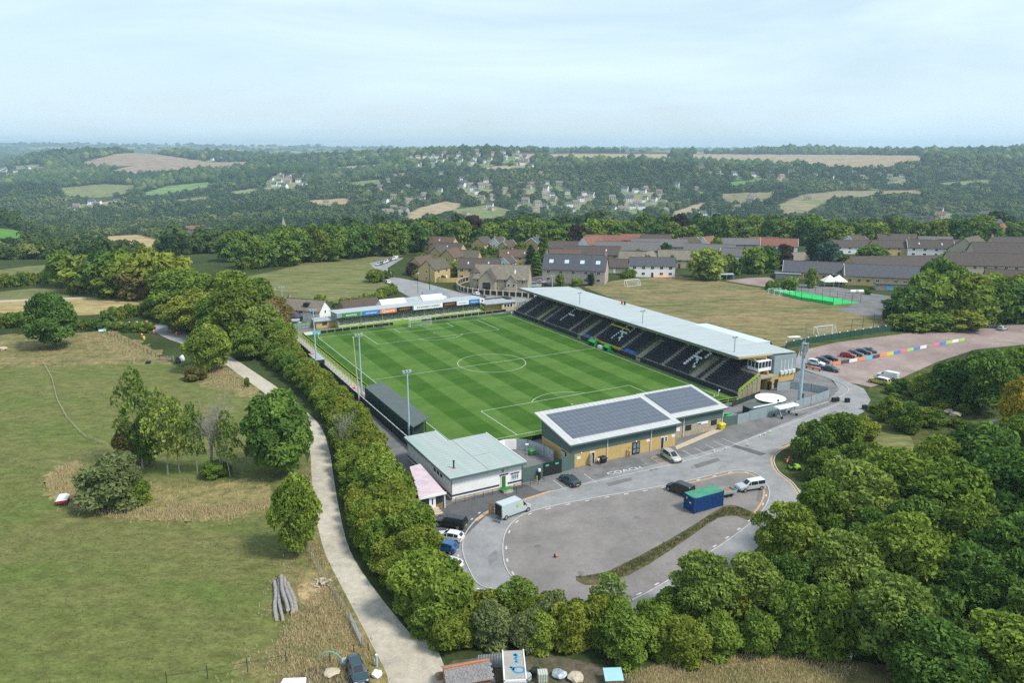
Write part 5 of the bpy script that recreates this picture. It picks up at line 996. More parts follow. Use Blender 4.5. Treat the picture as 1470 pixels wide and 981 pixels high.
for c, f, col, l in (((549,404),(540,399),'teal','dark car on the road bend below the round bush'),((557,407),(548,402),'white','white car on the road bend behind the dark car'),((683,424),(670,420),'white','white vehicle beside the brown boarded screen'),((691,428),(705,426),'grey','grey car with orange load behind the low terrace'),((777,407),(790,409),'silver','silver car on the drive beside the big stone house'),((785,410.5),(800,411),'teal','dark car on the drive beside the big stone house'),((612,358),(625,355),'blue','blue car parked by the upper beige houses'),((677,362),(690,361),'white','white car between the beige gabled houses'),((622,356),(633,353),'white','white van parked among the upper beige houses'),((424,467),(436,464),'white','white car behind the tin roofed kiosk at the corner')):
    vpx('parked_car', 'hatch', l, 'car', c, f, col)
# ---- blue container, trailer
t_ = thing('storage_container', 'blue steel container with rusty green roof on the gravel island', 'container', S(-42.6,23.9,.04), RZ)
cc = MB().box(-3.0,3.0,-1.22,1.22,.12,2.6); cc.build('body', M('container_blue'), t_); b = MB()
for x in np.arange(-2.9,2.95,.28): b.box(x,x+.12,-1.26,-1.21,.3,2.45)
for y in np.arange(-1.1,1.1,.28): b.box(-3.04,-2.99,y,y+.12,.3,2.45).box(2.99,3.04,y,y+.12,.3,2.45)
b.build('corrugation', M('container_blue'), t_); MB().box(-3.03,3.03,-1.25,1.25,2.6,2.68).build('roof', M('container_green'), t_)
b = MB()
for x in np.arange(-2.8,2.9,.45): b.box(x,x+.1,-1.2,1.2,2.68,2.70)
b.build('roof_rib', M('container_green'), t_)
for x in (-2.97,2.97):
    for y in (-1.2,1.2): MB().box(x-.08,x+.08,y-.08,y+.08,0,2.72).build('corner_post', M('container_blue'), t_)
MB().tube((-3.05,.55,2.1),(-3.08,.55,2.1),.18,.18,12).build('warning_disc', M('hi_yellow'), t_); MB().box(-3.09,-3.04,-.5,-.1,1.45,1.65).build('label_plate', M('ad_white'), t_)
t_ = thing('flat_trailer', 'grey open trailer hitched between blue container and silver pickup', 'trailer', G(1041,711), yawpx((1041,711),(1060,707)))
MB().box(-1.6,1.6,-.85,.85,.5,.62).build('bed', M('timber'), t_); MB().box(-1.65,1.65,-.9,-.82,.5,.95).box(-1.65,1.65,.82,.9,.5,.95).box(-1.65,-1.57,-.9,.9,.5,.95).box(1.57,1.65,-.9,.9,.5,.95).build('side_board', M('galvanised'), t_); MB().bar((1.6,.5,.5),(2.6,0,.5),.08,.1).bar((1.6,-.5,.5),(2.6,0,.5),.08,.1).build('drawbar', M('galvanised'), t_)
for x in (-.4,.4):
    for y in (-1,1): MB().tube((x,y-.09,.28),(x,y+.09,.28),.28,n=12).build('wheel', M('rubber'), t_)
# ---- green mower and red trailer under the trees
t_ = thing('ride_on_mower', 'bright green ride-on mower parked on the bank by the road', 'mower', G(1140,675), .2)
MB().box(-.9,.9,-.55,.55,.4,.75).raw([(.1,-.45,.75),(.95,-.4,.75),(.95,.4,.75),(.1,.45,.75),(.15,-.35,1.05),(.85,-.3,.95),(.85,.3,.95),(.15,.35,1.05)], [(0,1,5,4),(1,2,6,5),(2,3,7,6),(3,0,4,7),(4,5,6,7)]).build('body', mat('mower_green',(.25,.55,.03),.5,.1,2), t_); MB().box(-.6,-.1,-.3,.3,.75,.95).box(-.7,-.55,-.3,.3,.75,1.35).build('seat', M('seat_black'), t_); MB().bar((-.6,-.5,.7),(-.6,-.5,1.9),.06,.06).bar((-.6,.5,.7),(-.6,.5,1.9),.06,.06).bar((-.6,-.5,1.9),(-.6,.5,1.9),.06,.06).build('roll_bar', M('dark_metal'), t_)
for x, r_ in ((-.55,.42),(.7,.3)):
    for y in (-.65,.65): MB().tube((x,y-.12,r_),(x,y+.12,r_),r_,n=12).build('wheel', M('rubber'), t_)
t_ = thing('gang_mower', 'red and black gang mower frame beside the bright green ride-on mower', 'mower', G(1131,664), 1.1); MB().box(-1.4,1.4,-.12,.12,.5,.65).box(-.1,.1,-1,.6,.5,.62).build('frame', M('orange'), t_)
for x in (-1.2,0,1.2): MB().tube((x-.45,-.5,.3),(x+.45,-.5,.3),.3,n=10).build('cutting_reel', M('dark_metal'), t_)
# ---- people (one continuous body each)
def person(label, loc, rz, joints, shirt, trousers, hair=(.03,.02,.015), z=0.0):
    """joints: dict of 3-D points; body grown as one skin over the skeleton"""
    t_ = thing('person', label, 'person', (loc[0], loc[1], z), rz); J = joints
    order = ['pelvis','waist','chest','neck','head','crown','shl','ell','hal','shr','elr','har','hil','knl','anl','tol','hir','knr','anr','tor']
    rad = dict(pelvis=.15,waist=.135,chest=.155,neck=.06,head=.10,crown=.075,shl=.07,ell=.05,hal=.042,shr=.07,elr=.05,har=.042,hil=.10,knl=.07,anl=.05,tol=.045,hir=.10,knr=.07,anr=.05,tor=.045)
    E_ = [('pelvis','waist'),('waist','chest'),('chest','neck'),('neck','head'),('head','crown'),('chest','shl'),('shl','ell'),('ell','hal'),('chest','shr'),('shr','elr'),('elr','har'),('pelvis','hil'),('hil','knl'),('knl','anl'),('anl','tol'),('pelvis','hir'),('hir','knr'),('knr','anr'),('anr','tor')]
    me = bpy.data.meshes.new('body'); me.from_pydata([J[k] for k in order], [(order.index(a), order.index(c)) for a, c in E_], [])
    o = bpy.data.objects.new('body', me); COL.objects.link(o); o.parent = t_
    md = o.modifiers.new('skin', 'SKIN'); me.skin_vertices or None
    for i, k in enumerate(order): me.skin_vertices[0].data[i].radius = (rad[k], rad[k]); me.skin_vertices[0].data[i].use_root = (i == 0)
    o.modifiers.new('sub', 'SUBSURF').levels = 1; o.modifiers['sub'].render_levels = 1
    dg = bpy.context.evaluated_depsgraph_get(); ev = o.evaluated_get(dg); nm = bpy.data.meshes.new_from_object(ev); o.modifiers.clear(); o.data = nm
    nm.materials.clear(); [nm.materials.append(x) for x in (shirt, trousers, M('skin'))]
    wz, nz_ = J['waist'][2]-.04, J['neck'][2]-.02
    P = {k: Vector(v) for k, v in J.items()}
    for p in nm.polygons:
        c = p.center; near = min(P, key=lambda k: (P[k]-c).length); p.use_smooth = True
        p.material_index = 2 if near in ('hal','har','neck','head','crown','ell','elr') else 1 if near in ('pelvis','hil','hir','knl','knr','anl','anr','tol','tor') else 0
    h = J['crown']; b = MB(); hm = mat('hair_dark', hair, .8, .2, 5)
    for i in range(3):
        for k in range(10):
            a0, a1 = 2*PI*k/10, 2*PI*(k+1)/10; r0, r1 = .125*math.cos(i*PI/6), .125*math.cos((i+1)*PI/6); z0, z1 = .125*math.sin(i*PI/6), .125*math.sin((i+1)*PI/6)
            b.poly([(h[0]-.015+r0*math.cos(a0),h[1]+r0*math.sin(a0),h[2]-.02+z0),(h[0]-.015+r0*math.cos(a1),h[1]+r0*math.sin(a1),h[2]-.02+z0),(h[0]-.015+r1*math.cos(a1),h[1]+r1*math.sin(a1),h[2]-.02+z1),(h[0]-.015+r1*math.cos(a0),h[1]+r1*math.sin(a0),h[2]-.02+z1)])
    b.build('hair', hm, t_); return t_
walk = dict(pelvis=(0,0,.95),waist=(.02,0,1.12),chest=(.04,0,1.38),neck=(.05,0,1.52),head=(.08,0,1.64),crown=(.08,0,1.74),shl=(.03,.20,1.42),ell=(.12,.25,1.16),hal=(.28,.23,.96),shr=(.03,-.20,1.42),elr=(-.10,-.25,1.16),har=(-.12,-.24,.90),hil=(0,.10,.90),knl=(.22,.10,.50),anl=(.20,.10,.08),tol=(.34,.10,.05),hir=(0,-.10,.90),knr=(-.05,-.10,.48),anr=(-.30,-.10,.12),tor=(-.20,-.10,.05))
person('person in white shirt and dark trousers walking past the brick block door', G(903,656,.03), yawpx((903,656),(880,662)), walk, M('ad_white'), M('navy'), z=.04)
sit = dict(pelvis=(0,0,.50),waist=(-.03,0,.68),chest=(-.02,0,.95),neck=(0,0,1.10),head=(.04,0,1.22),crown=(.04,0,1.32),shl=(-.02,.20,.98),ell=(.08,.25,.72),hal=(.32,.18,.62),shr=(-.02,-.20,.98),elr=(.08,-.25,.72),har=(.32,-.18,.62),hil=(.04,.10,.50),knl=(.45,.12,.50),anl=(.44,.12,.08),tol=(.58,.12,.05),hir=(.04,-.10,.50),knr=(.45,-.12,.50),anr=(.44,-.12,.08),tor=(.58,-.12,.05))
t_ = sthing('stool', 'low dark stool behind the open white door, a person sitting on it', 'stool', None, -19.95, 19.2); MB().box(-.2,.2,-.2,.2,.38,.44).build('seat', M('timber'), t_)
for x in (-.16,.16):
    for y in (-.16,.16): MB().bar((x,y,0),(x,y,.38),.04,.04).build('leg', M('timber'), t_)
person('person in white top sitting behind the open white door of the brick block', S(-19.95,19.2), RZ-PI/2, sit, M('ad_white'), M('navy'), z=.02)
stand = dict(walk); stand.update(hil=(0,.1,.9),knl=(.02,.11,.5),anl=(0,.11,.08),tol=(.14,.11,.05),knr=(.02,-.11,.5),anr=(0,-.11,.08),tor=(.14,-.11,.05),ell=(.02,.27,1.16),hal=(.12,.25,.92),elr=(.02,-.27,1.16),har=(.12,-.25,.92))
person('person in white tracksuit standing in front of the green dugouts', G(868,500,.04), RZ+PI, stand, M('ad_white'), M('ad_white'), z=.05)
# ---- hoardings dividing the gravel lane
cols_ = ['ad_orange','ad_black','ad_white','ad_orange','ad_cyan','ad_black','ad_orange','pink','hi_yellow','ad_blue','pink','ad_lime','ad_blue','ad_white','ad_lime','grey_stone','pink','ad_blue','ad_lime','ad_white','ad_lime','orange']
wordc = {'ad_orange':'orange','ad_black':'black','ad_white':'white','ad_cyan':'cyan','pink':'pink','hi_yellow':'yellow','ad_blue':'blue','ad_lime':'lime green','grey_stone':'grey','orange':'deep orange'}
LN = resample(smooth([G(*p) for p in ((1195,525),(1250,516),(1330,500),(1388,489))], 12, False), 3.02)
NL = len(LN)-1; cnt = {}
tot = {}
for i in range(NL): k = cols_[int(i*len(cols_)/NL)]; tot[k] = tot.get(k, 0)+1
ordn = ['first','second','third','fourth','fifth','sixth','seventh','eighth','ninth']
for i in range(NL):
    k = cols_[int(i*len(cols_)/NL)]; cnt[k] = cnt.get(k, 0)+1; p, q = LN[i], LN[i+1]; a = math.atan2(q.y-p.y, q.x-p.x)
    t_ = thing('hoarding', ('only %s hoarding' % wordc[k] if tot[k] == 1 else '%s of the %s hoardings' % (ordn[cnt[k]-1], wordc[k]))+', counted from the parked cars, along the gravel lane', 'hoarding', (p+q)/2, a, 'hoardings along the gravel lane')
    MB().box(-1.48,1.48,-.04,.04,.08,1.0).build('panel', mat('lane_'+k, tuple(min(.75, c_*1.0+.06) for c_ in M(k).node_tree.nodes['Color Ramp'].color_ramp.elements[0].color[:3]), .6, .1, 1, dirt=(.55,.55,.53)), t_)
    for s in (-1.3,1.3): MB().bar((s,.04,.05),(s,.45,.05),.06,.06).bar((s,.06,.8),(s,.42,.05),.05,.05).build('brace', M('galvanised'), t_)
t_ = thing('orange_barrier', 'low orange barrier in front of the white car at the gravel lot', 'barrier', G(1167,531), yawpx((1155,528),(1180,534))); MB().box(-2.2,2.2,-.12,.12,.35,.75).build('board', M('orange'), t_)
for s in (-1.9,0,1.9): MB().box(s-.08,s+.08,-.25,.25,0,.35).build('foot', M('rubber'), t_)
# fence along the playing field, posts with white tops
def postfence(name, label, pts, h, m, wires, r=.05, step=3.0, conform=False, top=None, mesh=None):
    t_ = thing(name, label, 'fence', pts[0]); q = resample(pts, step); b = MB(); c = MB(); d = MB(); o0 = Vector(pts[0])
    for p in q: p = p-o0; b.tube(p, p+Vector((0,0,h)), r, n=5); (d.obox(p+Vector((0,0,h)), (.32,.32,.3), 0) if top else None)
    for z in wires:
        for a, e in zip(q, q[1:]): c.bar(a-o0+Vector((0,0,z)), e-o0+Vector((0,0,z)), .03, .03)
    if len(q) < 8:
        for p in q: MB().tube(p-o0, p-o0+Vector((0,0,h)), r, n=5).build('post', m, t_)
    else: b.build('post', m, t_)
    c.build('wire', m, t_)
    if top: d.build('post_cap', M('ad_white'), t_)
    if mesh:
        e_ = MB()
        for a, e in zip(q, q[1:]): e_.poly([a-o0+Vector((0,0,.05)), e-o0+Vector((0,0,.05)), e-o0+Vector((0,0,h*.95)), a-o0+Vector((0,0,h*.95))])
        e_.build('mesh_sheet', mesh, t_)
    return t_
postfence('green_fence', 'long green mesh fence with white capped posts along the playing field', [G(*p) for p in ((1128,501),(1160,494),(1220,484),(1275,476),(1330,471),(1400,466))], 2.0, M('dark_green'), (1.9,1.0), .06, 3.4, top=True, mesh=mat('mesh_green', (.02,.07,.045), .8, .2, 4))
postfence('ball_stop_fence', 'tall thin ball stop posts at the corner of the playing field', [G(1221,484), G(1238,479), G(1255,474), G(1265,470)], 5.5, M('dark_green'), (5.4,2.7), .07, 7)
goal('white portable goal standing on the dry field by the green fence', G(1181,479), yawpx((1168,480),(1196,477))+PI, 7.3, 2.4, 2.4, 'goals on the school field', .09)
goal('white goal at the far edge of the dry field below the white semis', G(906,409.5), yawpx((896,410.5),(917,408.5))+PI, 7.0, 2.3, 2.2, 'goals on the school field', .1)
for x, y, s in ((1112,422,'first from the trees'),(1120,424,'in the middle of the row'),(1128,426,'at the green court corner')): goal('small white goal parked beside the green court, '+s, G(x,y), .1, 5, 2.1, 1.8, 'goals on the school field', .08)
t_ = thing('upturned_boat', 'small white upturned board lying on the dry field by the mast', 'board', G(1140,485), .2); MB().prism([(-2,-.5),(1.2,-.7),(2.2,0),(1.2,.7),(-2,.5)], .1, .35).build('hull', M('ad_white'), t_)
t_ = thing('team_shelter', 'long pale roofed team shelter at the far field corner', 'shelter', G(1037,401), .12); MB().raw([(-5,-1,2.1),(5,-1,2.1),(5,1,2.5),(-5,1,2.5)], [(0,1,2,3)]).build('roof', M('tin'), t_); MB().box(-5,5,.9,1,0,2.4).build('back_wall', M('dark_green'), t_); b = MB()
for x in (-4.9,-1.6,1.6,4.9): MB().box(x-.06,x+.06,-.95,-.83,0,2.1).build('post', M('galvanised'), t_)
t_ = thing('long_jump_pit', 'orange red strip of board lying at the far field edge', 'board', G(960,398.5), .15); MB().box(-7,7,-.5,.5,.06,.3).build('panel', M('ad_orange'), t_)
# ================================================================== MEADOW THINGS
logs = [((394,838),(397,893),.30,'palest log on the side away from the track'),((399,836),(405,893),.26,'thin log lying second from the meadow side'),((403,835),(413,884),.30,'log resting on top in the middle of the pile'),((408,834),(421,884),.34,'thick log second from the track side'),((414,841),(426,880),.36,'thickest log with a dark cut end beside the track')]
for i, (a, c, r_, s) in enumerate(logs):
    r_ *= .82; p, q = G(*a), G(*c); t_ = thing('log', 'grey barked '+s, 'log', (p+q)/2, 0, 'felled logs in the meadow'); d = (q-p)/2; zc = r_+(.5 if i == 2 else .02); b = MB(); n = 10; rings = 6; v = []
    x = d.normalized(); s_ = Vector((-x.y,x.x,0))
    for k in range(rings):
        f_ = -1+2*k/(rings-1); rr = r_*(1+.10*math.sin(k*2.1+i)); off = s_*.12*math.sin(k*1.3+i)
        v += [d*f_+off+s_*rr*math.cos(2*PI*j/n)+Vector((0,0,zc+rr*math.sin(2*PI*j/n))) for j in range(n)]
    b.raw(v, [(k*n+j, k*n+(j+1)%n, (k+1)*n+(j+1)%n, (k+1)*n+j) for k in range(rings-1) for j in range(n)]); b.build('bark', M('grey_log'), t_, smooth=True)
    e = MB(); e.poly(v[:n][::-1]); e.poly(v[-n:]); e.build('cut_end', M('pale_stone'), t_)
t_ = thing('woodchip_heap', 'small heap of pale sawn wood beside the track fence', 'wood heap', G(462,838)); b = MB(); rr_ = random.Random(3)
for i in range(26): a, r_ = rr_.uniform(0,6.28), rr_.uniform(0,1.3); b.obox((r_*math.cos(a),r_*math.sin(a),.12+.5*max(0,1-r_)*rr_.random()), (.5,.22,.2), rr_.uniform(0,3))
b.build('billets', M('pale_stone'), t_)
t_ = thing('feed_trailer', 'small red and white trailer parked at the edge of the thicket', 'trailer', G(91,723), .35); MB().box(-.75,.75,-1.1,1.1,.45,.95).build('body', M('red'), t_); MB().raw([(-.85,-1.2,.95),(.85,-1.2,.95),(.85,1.2,.95),(-.85,1.2,.95),(-.5,-.9,1.3),(.5,-.9,1.3),(.5,.9,1.3),(-.5,.9,1.3)], [(0,1,5,4),(1,2,6,5),(2,3,7,6),(3,0,4,7),(4,5,6,7)]).build('lid', M('ad_white'), t_); MB().bar((0,-1.1,.5),(0,-2.1,.4),.1,.1).build('drawbar', M('dark_metal'), t_)
for s in (-.82,.82): MB().tube((s-.1,0,.3),(s+.1,0,.3),.3,n=12).build('wheel', M('rubber'), t_)
postfence('wire_fence', 'straight wire fence with thin posts crossing the meadow', [G(-30,521), G(60,521), G(130,519), G(258,518)], 1.2, M('grey_log'), (1.1,.6), .06, 9)
postfence('wire_fence', 'sagging white tape fence curving through the meadow to the thicket', [G(*p) for p in ((63,523),(75,545),(82,575),(95,600),(120,628),(160,643))], .75, M('pale_stone'), (.7,.35), .035, 4)
postfence('post_fence', 'green post and wire fence along the rough grass to the track gate', [G(*p) for p in ((150,478),(190,497),(232,518))], 1.3, M('dark_green'), (1.2,.6), .06, 3)
postfence('timber_fence', 'weathered post and rail fence along the track', [G(*p) for p in ((441,690),(440,735),(436,775),(450,808),(480,855),(503,893))], 1.2, M('grey_log'), (1.05,.6), .08, 2.6)
postfence('green_post_fence', 'row of thin green posts and wire across the bottom of the meadow', [G(*p) for p in ((240,985),(292,977),(340,968),(384,960),(428,952))], 1.7, M('dark_green'), (1.2,), .05, 4.1)
t_ = thing('field_gate', 'grey galvanised field gate standing open along the track', 'gate', G(503,893), yawpx((503,893),(520,930))); b = MB(); l = (G(520,930)-G(503,893)).length
for z in (.2,.45,.7,.95,1.2): b.tube((0,0,z),(l,0,z),.035,n=5)
for x in (0,l/2,l): b.tube((x,0,.15),(x,0,1.25),.04,n=5)
b.bar((0,0,.2),(l/2,0,1.2),.05,.05); b.build('bars', M('galvanised'), t_)
MB().tube((l+.15,0,0),(l+.15,0,1.5),.11).build('gate_post', M('grey_log'), t_)
t_ = thing('gate_post', 'blue grey steel post standing at the track edge beside the parked car', 'post', G(541,958)); MB().tube((0,0,0),(0,0,1.5),.14).build('shaft', M('mast_blue'), t_); MB().tube((0,0,1.5),(0,0,1.56),.14).build('cap', M('ad_white'), t_)
for i, (x, y, s) in enumerate(((508,938,'the gate'),(529,935,'the track verge'))): t_ = thing('stake', 'short green stake beside '+s, 'stake', G(x,y)); MB().tube((0,0,0),(0,0,1.1),.055,n=6).build('shaft', M('dark_green'), t_); MB().tube((0,0,1.1),(0,0,1.16),.055,.02,n=6).build('tip', M('lime_dark'), t_)
vpx('parked_car', 'suv', 'dark green old car with pale windscreen at the bottom yard', 'car', (513,972), (522,995), 'teal', scale=.95)
def rag(name, label, cat, c, m, r_=.6, h_=.5, seed=1, sy=1.0):
    t_ = thing(name, label, cat, G(*c)); q = random.Random(seed); bm = bmesh.new(); bmesh.ops.create_icosphere(bm, subdivisions=2, radius=1)
    for v in bm.verts: k = q.uniform(.75,1.15); v.co = Vector((v.co.x*r_*k, v.co.y*r_*sy*k, max(0, v.co.z*h_*k+h_*.75)))
    me = bpy.data.meshes.new('sheeting'); bm.to_mesh(me); bm.free(); me.materials.append(m); o = bpy.data.objects.new('sheeting', me); COL.objects.link(o); o.parent = t_; return t_
rag('plastic_sheet', 'crumpled pale plastic sheet on the field side of the dark green car', 'sheet', (495,955), M('tin'), .55, .45, 2); rag('plastic_sheet', 'crumpled white plastic sheet between dark green car and steel post', 'sheet', (541,972), M('ad_white'), .6, .4, 3)
rag('rubbish_heap', 'low heap of white and grey rubbish in the bottom yard', 'rubbish', (476,968), M('pale_stone'), .9, .25, 4); t_ = thing('white_sheet', 'flat white panel lying at the bottom edge of the meadow', 'panel', G(421,985), .1); MB().prism([(-1.4,-.6),(1.4,-.6),(1.3,.6),(-1.1,.7)], .1, .45).build('panel', M('ad_white'), t_)
t_ = thing('water_hose', 'turquoise hose arched above the grass', 'hose', G(473,955)); MB().path([(1.4*math.cos(a)+.1, .5*math.sin(a*.5), .05+1.35*abs(math.sin(a))) for a in np.linspace(.05,PI-.05,14)], .05, 6).build('tube', mat('turquoise',(.12,.42,.40),.5,.05,2), t_); MB().tube((0,.3,0),(0,.3,1.2),.07).build('stand_post', M('dark_green'), t_)
rag('dark_bundle', 'black bundle standing beside a white sack at the track gate', 'bundle', (256,522), M('ad_black'), .75, 1.0, 5); rag('white_sack', 'white sack leaning against a black bundle at the track gate', 'sack', (262,519), M('ad_white'), .7, 1.0, 6); rag('dark_bundle', 'low black bundle lying by the meadow wire fence', 'bundle', (213,522), M('ad_black'), .8, .45, 7)
t_ = thing('timber_gate', 'grey timber field gate with pink tape at the track junction', 'gate', G(232,518), 0); b = MB()
for z in (.2,.5,.8,1.1): b.bar((0,0,z),(3.2,0.2,z),.06,.1)
for x in (0,1.6,3.2): b.box(x-.08,x+.08,-.06,.1+x*.06,0,1.3)
b.build('bars', M('grey_log'), t_); MB().box(.6,1.8,-.05,0,.45,.75).build('tape', M('pink'), t_)
t_ = thing('pale_post', 'short pale straining post in the meadow wire fence', 'post', G(192,523)); MB().tube((0,0,0),(.3,0,1.6),.14,.12).build('shaft', M('pale_stone'), t_); MB().tube((.3,0,1.6),(.32,0,1.7),.15,.08).build('top_cap', M('pale_stone'), t_)
t_ = thing('notice_board', 'small pale blue notice board on the grass by the hedge', 'board', G(147,478), .4); MB().poly([(-1,-.3,.5),(1,-.3,.5),(1,.3,1.1),(-1,.3,1.1)]).build('panel', M('pale_blue_sheet'), t_); MB().bar((-.7,0,0),(-.7,0,.8),.1,.1).bar((.7,0,0),(.7,0,.8),.1,.1).build('post', M('grey_log'), t_)
t_ = thing('wooden_pallets', 'low stack of old timber by the hedge end', 'timber stack', G(123,474), .2); MB().box(-2.2,2.2,-.8,.8,0,.2).box(-2,2,-.7,.7,.35,.5).box(-1.8,1.9,-.7,.7,.65,.8).build('boards', M('timber'), t_); MB().box(-1.6,-1.4,-.7,.7,.2,.65).box(1.2,1.4,-.7,.7,.2,.65).build('bearer', M('timber'), t_)
rag('straw_bale', 'heap of cream and dark red sacks in the rough grass', 'sacks', (4,503), M('pale_stone'), 1.2, .6, 9)
for x, y, m_, s in ((158,466.5,'orange','orange barrel at the verge far end'),(171,467,'red','red barrel beside the far orange one'),(186,466.5,'red','darker red barrel in the middle of the verge row'),(197,466,'ad_white','white barrel in the verge row'),(211,465.5,'orange','orange barrel beside the white one'),(237,464.5,'orange','orange barrel alone at the hedge corner'),(204,484,'orange','large orange barrel at the track mouth'),(207,488,'hi_yellow','yellow barrel at the track mouth'),(246,478,'orange','orange barrel below the copse, closer to the road'),(254,481.5,'orange','orange barrel below the copse, closer to the round tree'),(221,479,'pink','pink marker in the middle of the junction')):
    t_ = thing('barrel', s+' of the road junction' if 'junction' not in s else s, 'barrel', G(x,y), 0, 'barrels round the road junction'); MB().tube((0,0,0),(0,0,.35),.3,.36,10).tube((0,0,.35),(0,0,.7),.36,.36,10).tube((0,0,.7),(0,0,1.0),.36,.28,10).build('drum', M(m_), t_); MB().tube((0,0,1.0),(0,0,1.05),.24,.2,10).build('lid', M('ad_white') if m_ != 'ad_white' else M('galvanised'), t_)
t_ = thing('pole', 'grey timber pole standing in the stubble field', 'pole', G(103,457)); MB().tube((0,0,0),(0,0,5.6),.16,.1,7).build('shaft', M('grey_log'), t_); MB().box(-.4,.4,-.05,.05,5.2,5.32).build('cross_arm', M('grey_log'), t_)
for p, h, s in (((617,417),11,'at the road corner by the blue garage'),((389,463),0,'')):
    if h: t_ = thing('pole', 'dark timber telegraph pole '+s, 'pole', G(*p)); MB().tube((0,0,0),(0,0,h),.15,.1,7).build('shaft', M('dark_metal'), t_); MB().box(-.7,.7,-.05,.05,h-.6,h-.45).build('cross_arm', M('dark_metal'), t_)
# ================================================================== SHEDS AT THE BOTTOM EDGE
t_ = thing('stone_tiled_shed', 'small brick shed with grey stone tiles and red ridge at the track end', 'shed', G(670,985), R(16)); MB().box(-2.3,2.3,-1.5,1.5,0,1.7).poly([(-2.3,-1.5,1.7),(-2.3,0,2.5),(-2.3,1.5,1.7)]).poly([(2.3,-1.5,1.7),(2.3,1.5,1.7),(2.3,0,2.5)]).build('wall', mat('red_brick',(.30,.13,.06),.9,.2,3), t_)
r_ = MB().raw([(-2.5,-1.8,1.6),(2.5,-1.8,1.6),(2.5,0,2.6),(-2.5,0,2.6),(2.5,1.8,1.6),(-2.5,1.8,1.6)], [(0,1,2,3),(3,2,4,5)]); q = random.Random(5)
for j in range(7):
    for i in range(13):
        x = -2.48+i*.385+(j%2)*.15; y = -1.78+j*.25; z = 1.62+j*.139+q.uniform(.0,.03); r_.raw([(x,y,z+.03),(x+.36,y,z+.03),(x+.36,y+.26,z+.16),(x,y+.26,z+.16)], [(0,1,2,3)])
r_.build('roof', M('shed_tiles'), t_); MB().bar((-2.5,0,2.66),(2.5,0,2.66),.26,.16).build('ridge', mat('ridge_red',(.42,.16,.07),.9,.2,3), t_)
rag('brick_heap', 'small heap of orange bricks at the corner of the stone tiled shed', 'bricks', (631,974), M('timber'), .5, .4, 11)
t_ = thing('white_box_body', 'white box body used as a shed with blue graffiti on its grey roof', 'shed', G(738,985), R(3)); MB().box(-1.15,1.15,-2.6,2.4,.2,2.5).build('wall', M('ad_white'), t_); rf = MB().box(-1.15,1.15,-2.6,2.4,2.5,2.58).build('roof', M('box_roof'), t_); MB().box(-1.2,-1.08,-2.65,2.45,2.5,2.68).box(1.08,1.2,-2.65,2.45,2.5,2.68).box(-1.2,1.2,-2.65,-2.53,2.4,2.68).build('edge_rail', M('ad_white'), t_)
b = MB(); bl = mat('graffiti_blue',(.01,.26,.50),.6,.15,4)
for pp in ([(.1,1.5),(.35,1.7),(.4,1.2),(.1,1.1),(.35,.7),(.15,.4),(.5,.3)], [(.8*math.cos(a)*.75+.45,.5*math.sin(a)-.9) for a in np.linspace(0,6.28,12)], [(.0,-.6),(-.45,-.35),(-.1,-.9)], [(.3,1.9),(.0,1.6),(.3,1.45)]):
    for a, c in zip(pp, pp[1:]): b.bar((a[0],a[1],2.585),(c[0],c[1],2.585),.24,.012)
b.build('graffiti', bl, rf); b = MB()
for x in (-.8,-.3,.25,.75): b.box(x,x+.06,-2.66,-2.6,.4,2.4)
b.build('door_bars', M('dark_metal'), t_)
t_ = thing('corrugated_fence', 'grey corrugated iron fence between the tiled shed and the white box body', 'fence', G(707,960), R(8)); b = MB()
for i in range(22): x = -1.6+i*.15; b.poly([(x,(i%2)*.06,0),(x+.15,((i+1)%2)*.06,0),(x+.15,((i+1)%2)*.06,1.8),(x,(i%2)*.06,1.8)])
b.build('sheets', M('tin'), t_); MB().box(-1.6,1.7,.08,.14,1.2,1.3).build('rail', M('timber'), t_)
t_ = thing('water_container', 'square caged water container standing among scrap in the bottom yard', 'container', G(779,978), .1); MB().box(-.5,.5,-.5,.5,.15,1.1).build('tank', mat('ibc_white',(.50,.52,.42),.5,.1,1), t_); b = MB()
for k in np.arange(-.52,.53,.26): b.box(k-.02,k+.02,-.54,-.52,.1,1.15).box(k-.02,k+.02,.52,.54,.1,1.15).box(-.54,-.52,k-.02,k+.02,.1,1.15).box(.52,.54,k-.02,k+.02,.1,1.15).box(k-.015,k+.015,-.52,.52,1.12,1.15)
b.build('cage', M('galvanised'), t_); MB().box(-.55,.55,-.55,.55,0,.12).build('pallet', M('timber'), t_)
t_ = thing('blue_sheet_roof', 'small lean shed with pale blue sheet roof at the bottom edge', 'shed', G(880,982), .05); MB().box(-.9,.9,-.8,.8,0,1.0).build('wall', M('timber'), t_); MB().raw([(-1,-.9,1.0),(1,-.9,1.0),(1,.9,1.3),(-1,.9,1.3)], [(0,1,2,3)]).build('roof', M('pale_blue_sheet'), t_)
for i, (x, y, m_, s, r_) in enumerate(((705,982,'tin','grey drum heap in the gap beside the white box body',.5),(757,975,'tin','leaning pale sheet against the white box body',.6),(803,972,'galvanised','grey scrap heap beyond the caged water container',.8),(826,976,'pale_stone','pale scrap heap near the pale blue sheet roof',.9),(768,968,'dark_metal','dark scrap heap behind the caged water container',.6))): rag('scrap_heap', s, 'scrap', (x,y), M(m_), r_, .45, 20+i)
t_ = thing('white_drum', 'white bath lying in the grass below the dark trees', 'bath', G(1210,944), -.5); MB().prism([(-.9,-.35),(.9,-.35),(.9,.35),(-.9,.35)], .1, .55).build('tub', M('ad_white'), t_); MB().box(-.95,.95,-.4,.4,.55,.62).build('rim', M('ad_white'), t_)
